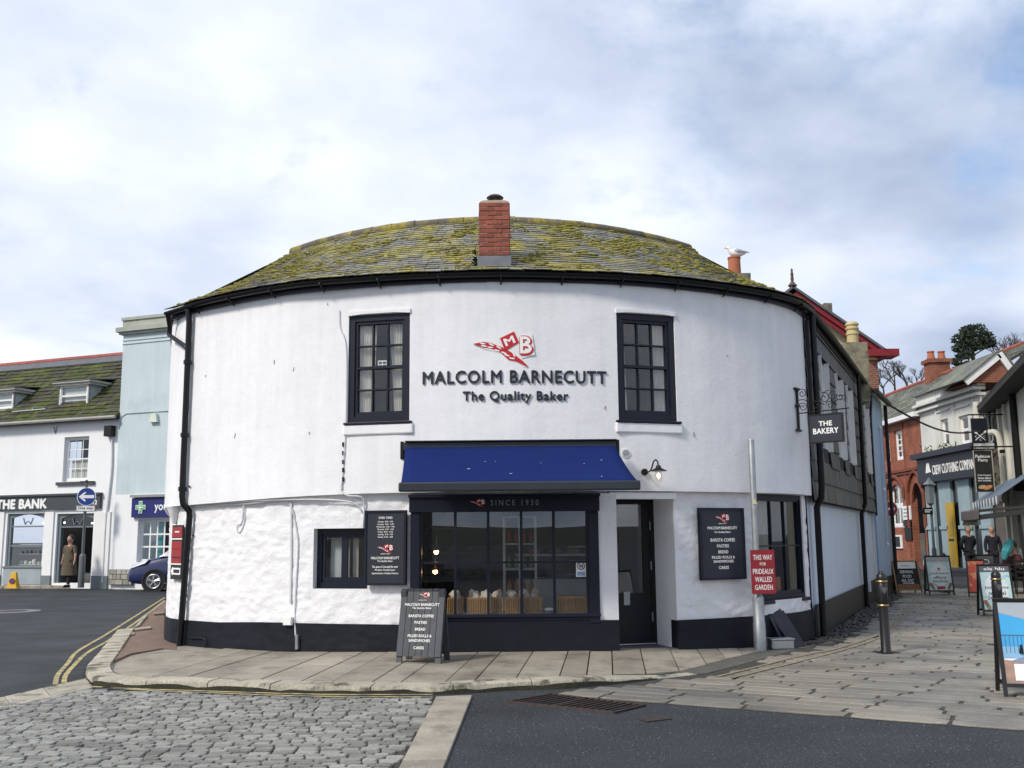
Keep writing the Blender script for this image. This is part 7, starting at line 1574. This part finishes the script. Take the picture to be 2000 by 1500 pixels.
def face_terrace(t, f_, w, L):
    b0 = .14; H = L - b0 - .03; P = lambda x, y: (-w / 2 + .03 + x * (w - .06), b0 + y * H)
    def patch(nm, pts, m_, c): b = MB(); polyf(b, f_, [P(x, y) for x, y in pts], .0, c); local(b, nm, m_, t)
    patch('printed_sky', ((0, .42), (1, .42), (1, .80), (0, .86)), mat('print_sky', (.05, .36, .68), .45, .12, 3), .002); patch('printed_roof', ((0, .86), (1, .66), (1, 1), (0, 1)), mat('print_grey', (.36, .40, .45), .45, .08), .003)
    patch('printed_sea', ((0, .30), (1, .30), (1, .44), (0, .44)), mat('print_sea', (.22, .42, .62), .45), .0035); patch('printed_table', ((.10, .26), (1, .18), (1, .34), (.5, .36)), mat('print_table', (.20, .25, .36), .4), .005); patch('printed_floor', ((0, 0), (1, 0), (1, .2), (0, .28)), mat('print_floor', (.34, .22, .17), .5, .3, 12), .0042)
    b = MB()
    for k in range(16): x, y = P(k / 15.5, 0)[0], 0; b.fbox(f_, x, x + .005, b0 + .36 * H, b0 + .58 * H, .003, .0055)
    b.fbox(f_, -w / 2 + .03, w / 2 - .03, b0 + .575 * H, b0 + .585 * H, .003, .006); local(b, 'printed_railing', mat('print_rail', (.08, .14, .24), .5), t)
    patch('white_label', ((.16, .03), (.80, .03), (.80, .23), (.16, .23)), LETW, .006); b = MB(); x, y = P(.46, .13); b.tube(ell(f_, x, y, .008, .075, .075, 0, 24), .004, 4, closed=True); local(b, 'label_ring', BLACK, t); wm_text('PUCELLIS', f_.sub(0, 0, .006), x, y, .125, .034, LETD, t, depth=.003)
    b = MB(); x, y = P(.3, .36); b.lathe([(.02, 0), (.014, .05), (.008, .08)], f_.p(x, y, .006), 8); local(b, 'printed_bottle', BLACK, t)
q = gz(2014, 1366); a_board(q + V((.14, .2, 0)), R(-14), .62, .92, .19, 'large photo sandwich board of a seaside terrace, edge of the asphalt', FRG, simple_face(PWHITE, FRG, face_terrace))

# ================================================================== PEOPLE
SKINM = mat('skin', (.42, .23, .16), .6, .05)
def skin(name, verts, edges, m_, parent, sub=2):
    me = bpy.data.meshes.new(name); me.from_pydata([v[:3] for v in verts], edges, []); me.materials.append(m_); o = bpy.data.objects.new(name, me); COL.objects.link(o)
    md = o.modifiers.new('skin', 'SKIN'); md.use_smooth_shade = True
    for i, v in enumerate(verts):
        s_ = me.skin_vertices[0].data[i]; s_.radius = (v[3], v[4] if len(v) > 4 else v[3]); s_.use_root = (i == 0)
    sb_ = o.modifiers.new('round', 'SUBSURF'); sb_.levels = sub; sb_.render_levels = sub; o.parent = parent; return o
def person(q, rz, H, label, top, legs, hairm, arms, stride=.12, dress=None, bald=False, sleeve=1.0, sit=False):
    t = thing('person', label, 'person', q, rz); k = H / 1.75
    hipz, shz, hdz = .93 * k, 1.43 * k, 1.62 * k; lf = [(.09 * k, -stride), (-.09 * k, stride)]
    if sit: hipz, shz, hdz = .48, .98, 1.17
    V_ = [(0, 0, hipz, .12 * k, .09 * k), (0, 0, hipz + .25 * k, .11 * k, .08 * k), (0, 0, shz - .07 * k, .12 * k, .075 * k), (0, 0, shz + .06 * k, .055 * k), (0, -.015, hdz, .085 * k, .095 * k), (0, -.01, hdz + .09 * k, .075 * k, .085 * k)]; E_ = [(0, 1), (1, 2), (2, 3), (3, 4), (4, 5)]
    AV = []
    for s_, pts in zip((1, -1), arms):
        i0 = len(V_); V_.append((s_ * .19 * k, 0, shz - .03 * k, .055 * k)); E_.append((2, i0))
        for j, p in enumerate(pts): V_.append((s_ * p[0] * k, p[1] * k, (p[2] - (.45 if sit else 0)) * k, (.045, .032, .03)[min(j, 2)] * k)); E_.append((i0 + j, i0 + j + 1))
        i1 = len(V_) - 1; hp = V(V_[i1][:3]); AV.append((i0, i1))
        for f_k, (dx_, dy_, dz_) in enumerate(((.015, -.02, -.085), (.005, .0, -.095), (-.008, .015, -.09), (-.018, .025, -.075), (.03, -.035, -.04))): V_.append((hp.x + s_ * dx_ * k, hp.y + dy_ * k, hp.z + dz_ * k, .010 * k)); E_.append((i1, len(V_) - 1))
    LV = []
    for s_, (fx_, fy_) in zip((1, -1), lf):
        i0 = len(V_)
        if sit: V_ += [(s_ * .1, -.02, hipz, .09), (s_ * .12, -.45, hipz + .02, .06), (s_ * .12, -.45, .08, .045), (s_ * .12, -.58, .04, .04)]
        else: V_ += [(fx_, 0, hipz - .06 * k, .095 * k), (fx_, fy_ * .4 - .02, .48 * k, .062 * k), (fx_, fy_, .09 * k, .042 * k), (fx_, fy_ - .14, .035, .04 * k)]
        E_ += [(0, i0), (i0, i0 + 1), (i0 + 1, i0 + 2), (i0 + 2, i0 + 3)]; LV.append(i0)
    skin('body', V_, E_, SKINM, t)
    g_ = lambda i, e: (*V_[i][:3], *(r + e for r in (V_[i][3:] if len(V_[i]) > 4 else (V_[i][3], V_[i][3]))))
    tv = [g_(0, .06), g_(1, .065), g_(2, .06), (0, 0, hipz - .12 * k, .17 * k, .13 * k), (0, 0, shz + .05 * k, .095 * k, .085 * k)]; te = [(0, 1), (1, 2), (0, 3), (2, 4)]
    for i0, i1 in AV:
        n0 = len(tv); cnt = max(2, int(round((i1 - i0 + 1) * sleeve))); tv += [g_(i0 + j, .024) for j in range(min(cnt, i1 - i0 + 1))]; te.append((2, n0)); te += [(n0 + j, n0 + j + 1) for j in range(min(cnt, i1 - i0 + 1) - 1)]
    skin('jumper' if not dress else 'dress_top', tv, te, top, t)
    lv = [(0, 0, hipz + .02, .16 * k, .12 * k)]; le_ = []
    for i0 in LV: n0 = len(lv); lv += [g_(i0, .02), g_(i0 + 1, .018), g_(i0 + 2, .016)]; le_ += [(0, n0), (n0, n0 + 1), (n0 + 1, n0 + 2)]
    skin('trousers', lv, le_, legs, t); sv = []; se = []
    for i0 in LV:
        b = MB(); a = V(V_[i0 + 2][:3]); b.tube([(a.x, a.y + .05, .045), (a.x, a.y - .05, .05), (a.x, a.y - .17, .04), (a.x, a.y - .20, .035)], [.045, .05, .045, .02], 8, sq=.8); b.build('shoe', BLACK, t, smooth=True, world=False)
    if dress:
        b = MB(); b.lathe([(.30 * k, .42 * k), (.285 * k, .6 * k), (.25 * k, .85 * k), (.235 * k, 1.0 * k), (.21 * k, 1.15 * k), (.19 * k, 1.25 * k)], (0, 0, 0), 18, sx=1.0, sy=.72); b.build('dress', dress, t, smooth=True, world=False)
    hz_ = hdz + .045 * k; b = MB(); b.ball((0, -.01, hz_), .118 * k, 14, sx=.82, sy=.95, sz=1.15); b.build('head', SKINM, t, smooth=True, world=False); b = MB()
    if bald: b.lathe([(.088 * k, -.03), (.090 * k, .0), (.086 * k, .02)], (0, .028, hz_), 12)
    else: b.ball((0, .020, hz_ + .040), .128 * k, 14, sx=.86, sy=.90, sz=1.08)
    b.build('hair', hairm, t, smooth=True, world=False)
    for s_ in (-1, 1):
        b = MB(); b.ball((s_ * .032 * k, -.10 * k, hz_ + .01), .011 * k, 6); b.build('eye', BLACK, t, world=False); b = MB(); b.ball((s_ * .083 * k, 0, hz_), .022 * k, 6, sx=.5); b.build('ear', SKINM, t, world=False)
    b = MB(); b.tube([(0, -.10 * k, hz_ + .012), (0, -.128 * k, hz_ - .025)], [.01, .016], 6); b.build('nose', SKINM, t, world=False); b = MB(); b.box((0, -.099 * k, hz_ - .055 * k), (.045, .012, .01)); b.build('mouth', mat('lips', (.28, .09, .08), .6), t, world=False)
    return t
DK = mat('dark_navy_wool', (.012, .014, .022), .9, .2, 9); TR = mat('dark_trousers', (.014, .014, .018), .9); GH = mat('grey_hair', (.20, .17, .15), .8); BH = mat('dark_hair', (.03, .018, .012), .7)
q = gy(1897, 1126, 36.8); q.z = 0; person(q, R(12), 1.78, 'person in a dark navy jumper with hands behind back, standing outside the pale blue pilasters', DK, TR, GH, (((.27, .04, 1.18), (.20, .12, 1.02), (.10, .15, .98)), ((.27, .04, 1.18), (.20, .12, 1.02), (.10, .15, .98))), stride=.05)
q = gy(1944, 1126, 36.9); q.z = 0; person(q, R(-10), 1.77, 'balding person in a dark coat standing beside the cream pilaster', DK, TR, GH, (((.25, .0, 1.17), (.26, -.03, .95), (.25, -.06, .86)), ((.25, .0, 1.17), (.26, -.04, .95), (.22, -.1, .86))), stride=.05, bald=True)
q = gy(133, 1141, 33.0); q.z = .08; OL = mat('olive_dress', (.095, .075, .05), .9, .2, 5); person(q, R(-18), 1.62, 'person in an olive brown dress and dark leggings stepping out of the shop doorway', OL, TR, BH, (((.29, -.05, 1.16), (.32, -.10, .93), (.31, -.13, .86)), ((.27, .03, 1.16), (.30, .0, .92), (.30, -.02, .85))), stride=.10, dress=OL, sleeve=.55)
q = gy(1982, 1128, 26.5); q.z = 0; person(q, R(-70), 1.7, 'person in a dark red jacket seated at the lane tables under the canopy frame', mat('dark_red_jacket', (.06, .014, .016), .9), TR, mat('black_hat', (.01, .01, .01), .8), (((.25, -.1, 1.18), (.22, -.28, 1.12), (.18, -.36, 1.12)), ((.25, -.1, 1.18), (.22, -.28, 1.12), (.18, -.36, 1.12))), sit=True)
# bistro chairs and table
def chair(q, rz, label):
    t = thing('bistro_chair', label, 'chair', q, rz, 'chairs at the lane tables')
    b = MB(); b.box((0, 0, .45), (.42, .42, .03)); b.build('seat', BLACKI, t, world=False, bevel=.01)
    for x in (-.19, .19):
        for y in (-.19, .19): b = MB(); b.tube([(x, y, .45), (x * 1.08, y * 1.1, 0)], .014, 5); b.build('leg', BLACKI, t, world=False)
        b = MB(); b.tube([(x, .19, .45), (x, .26, .92)], .014, 5); b.build('back_post', BLACKI, t, world=False)
    for z_ in (.6, .72, .86): b = MB(); b.box((0, .19 + .07 * (z_ - .45) / .47, z_), (.38, .015, .06)); b.build('back_slat', BLACKI, t, world=False)
q = gy(1982, 1128, 26.5); q.z = 0; chair(q, R(-70), 'black slatted chair under the person in the dark red jacket'); q2 = gy(2010, 1135, 25.2); q2.z = 0; chair(q2, R(100), 'empty black slatted chair at the lane tables')
q = gy(1999, 1130, 26.2); q.z = 0; t = thing('bistro_table', 'round black table under the canopy frame', 'table', q); b = MB(); b.lathe([(.36, .72), (.36, .75)], q, 20); b.build('top', BLACKI, t); b = MB(); b.lathe([(.03, 0), (.03, .72)], q, 8); b.build('leg', BLACKI, t); b = MB(); b.lathe([(.24, 0), (.22, .03), (.04, .06)], q, 14); b.build('base', BLACKI, t)
q = gy(1967, 1070, 26.3); b = MB(); b.tube([q + V((-.10, 0, -.30)), q + V((-.04, 0, -.1)), q + V((.06, 0, .10)), q + V((.10, 0, .2))], [.05, .12, .12, .05], 8); tag(b.build('teal_scarf', mat('teal_cloth', (.05, .30, .34), .9)), 'teal cloth draped beside the person in the dark red jacket', 'scarf')

# ================================================================== HILL AND TREES
HB = mat('winter_scrub', (.055, .040, .030), .95, .35, .12, bump=1.0, bs=1.2, col2=(.045, .055, .02), c2lo=.5, c2hi=.65, c2s=.06)
mb = MB(); nx, ny = 60, 24; vs = []
def hill_z(x, y): return max(-.5, (23 * sm(85, 150, y) * (.55 + .45 * sm(30, 75, x)) * sm(10, 45, x) * (1 - .0 * x)) + 2.5 * noise.noise(V((x * .05, y * .05, 3))))
for i in range(nx + 1):
    for j in range(ny + 1): x = 10 + 230 * i / nx; y = 75 + 190 * j / ny; vs.append((x, y, hill_z(x, y)))
mb.add(vs, [(i * (ny + 1) + j, (i + 1) * (ny + 1) + j, (i + 1) * (ny + 1) + j + 1, i * (ny + 1) + j + 1) for i in range(nx) for j in range(ny)]); struct('hill', mb, HB, smooth=True)
mb = MB(); vs = []
for i in range(61):
    a = PI + PI * i / 60
    for r_, z in ((170, -1), (210, 1 + 1 * noise.noise(V((i * 1.1, 0, 0)))), (300, 4 + 4 * noise.noise(V((i * .9, 4, 0)))), (420, 6 + 6 * noise.noise(V((i * .8, 8, 0))))): vs.append((math.cos(a) * r_, math.sin(a) * r_, z))
mb.add(vs, [(i * 4 + j, i * 4 + 4 + j, i * 4 + 5 + j, i * 4 + 1 + j) for i in range(60) for j in range(3)]); struct('harbour_hills', mb, mat('far_hillside', (.022, .026, .016), .95, .3, .03), smooth=True)
def bare_tree(q, H, label, seed, m_, name='bare_tree', depth=5, spread=.5):
    t = thing(name, label, 'tree', q, group='bare trees on the hill'); rnd = random.Random(seed); tr = MB(); tw = MB()
    def grow(p, d, l, r, k):
        e_ = p + d * l; (tr if k >= depth - 1 else tw).tube([p, p.lerp(e_, .5) + V((rnd.gauss(0, .03), rnd.gauss(0, .03), 0)) * l, e_], [r, r * .85, r * .65], 5 if k > 2 else 3)
        if k == 0: return
        for _ in range(3 if k > 1 else 4):
            nd = (d + V((rnd.gauss(0, spread), rnd.gauss(0, spread), rnd.uniform(-.05, .35)))).normalized(); grow(p.lerp(e_, rnd.uniform(.6, 1)), nd, l * rnd.uniform(.6, .82), r * .6, k - 1)
    grow(V(q), V((0, 0, 1)), H * .3, H * .028, depth); tr.build('trunk', m_, t, smooth=True); tw.build('crown', m_, t)
BARK = mat('winter_bark', (.055, .045, .035), .9, .2, 1)
for k, (px, py, Y, H) in enumerate(((1748, 760, 118, 5.5), (1772, 762, 121, 6.2), (1795, 765, 117, 5.0), (1725, 765, 122, 5.0), (1962, 745, 118, 8.2), (1998, 745, 116, 8.8), (1905, 755, 112, 4.0))):
    q = gy(px, py, Y); bare_tree(q - V((0, 0, .8)), H, ['bare branching tree on the brown hillside left of the broad chimney', 'tallest bare tree on the brown hillside left of the broad chimney', 'small bare tree on the brown hillside close to the broad chimney', 'bare tree on the brown hillside nearest the brick corner pier', 'ivy trunked bare tree beside the dark pine', 'tall bare tree beyond the ivy trunked one', 'low bare tree below the dark pine'][k], k + 3, BARK)
# scrub on the crest
sc_ = MB(); rnd = random.Random(2)
for _ in range(9000):
    x = rnd.uniform(30, 125); y = rnd.uniform(104, 135); p = V((x, y, hill_z(x, y) + abs(rnd.gauss(0, .7)))); d = V((rnd.gauss(0, 1), rnd.gauss(0, 1), rnd.gauss(0, 1.2))).normalized() * rnd.uniform(.3, .7); e2 = d.cross(V((0, 1, .2))).normalized() * .12; sc_.add([p - d, p + e2, p + d, p - e2], [(0, 1, 2, 3)])
tag(sc_.build('hillside_scrub', mat('brown_twigs', (.075, .050, .038), .95, .3, .5, col2=(.05, .06, .02), c2lo=.55, c2hi=.65, c2s=.15)), 'brown winter scrub covering the hillside', 'scrub', kind='stuff')
# pine
Yp = 112; base = gy(1905, 765, Yp); t = thing('pine_tree', 'dark dense pine with a domed crown on the hill', 'tree', base); rnd = random.Random(11); tk = MB(); cr_ = MB(); s_ = Yp / 1950
def pp(px, py): return V((gy(px, py, Yp).x, Yp, gy(px, py, Yp).z))
tk.tube([base - V((0, 0, 1)), pp(1903, 725), pp(1900, 690), pp(1900, 655)], [.35, .28, .2, .08], 7)
lobes = [(1900, 647, 30, 16), (1880, 662, 22, 14), (1925, 662, 20, 16), (1905, 672, 34, 15), (1938, 672, 9, 9), (1874, 680, 16, 11), (1885, 694, 20, 9), (1868, 706, 12, 9), (1884, 716, 22, 12), (1932, 706, 16, 9), (1922, 722, 22, 12), (1866, 728, 14, 14), (1895, 738, 34, 14), (1935, 738, 16, 12), (1868, 744, 16, 12)]
for lx, ly, rx, rz_ in lobes:
    c = pp(lx, ly); tk.tube([pp(1901, min(730, ly + 22)), c], [.10, .04], 5)
    for _ in range(int(rx * rz_ * 1.1)):
        a = rnd.uniform(0, 2 * PI); rr_ = rnd.uniform(0, 1) ** .6; zz_ = rnd.uniform(-1, 1); p = c + V((math.cos(a) * rr_ * rx * s_ * math.sqrt(max(0, 1 - zz_ * zz_ * .8)), math.sin(a) * rr_ * rx * s_ * .8, zz_ * rz_ * .72 * s_))
        d = V((rnd.gauss(0, 1), rnd.gauss(0, 1), rnd.gauss(.3, .7))).normalized() * rnd.uniform(.14, .34); e2 = d.cross(V((rnd.gauss(0, 1), 1, .2))).normalized() * .08; cr_.add([p - d, p + e2, p + d, p - e2], [(0, 1, 2, 3)])
tk.build('trunk', BARK, t, smooth=True); cr_.build('crown', mat('pine_needles', (.022, .036, .016), .85, .4, .6), t)
# a quayside house behind the viewer, seen mirrored in the shop glass
qh = thing('quay_house', 'dark stone gabled house mirrored in the bakery shop window', 'building', (-9, -20, 0)); b = MB(); b.prism([V((-14, -17, 0)), V((-3, -17, 0)), V((-3, -17, 5.6)), V((-8.5, -17, 8.6)), V((-14, -17, 5.6))], (0, -9, 0)); b.build('wall', mat('dark_stone', (.10, .09, .08), .9, .2, 1), qh)
for s_ in (-1, 1): b = MB(); b.slab([V((-8.5, -16.6, 8.75)), V((-8.5 + s_ * 6, -16.6, 5.45)), V((-8.5 + s_ * 6, -26.4, 5.45)), V((-8.5, -26.4, 8.75))], V((s_ * .48, 0, .88)), .15); b.build('roof_slope', mat('clean_slate', (.10, .105, .12), .6), qh)
for x in (-12, -8.5, -5): b = MB(); b.box((x, -16.98, 3.6), (1.0, .06, 1.4)); b.build('window', BLACK, qh)
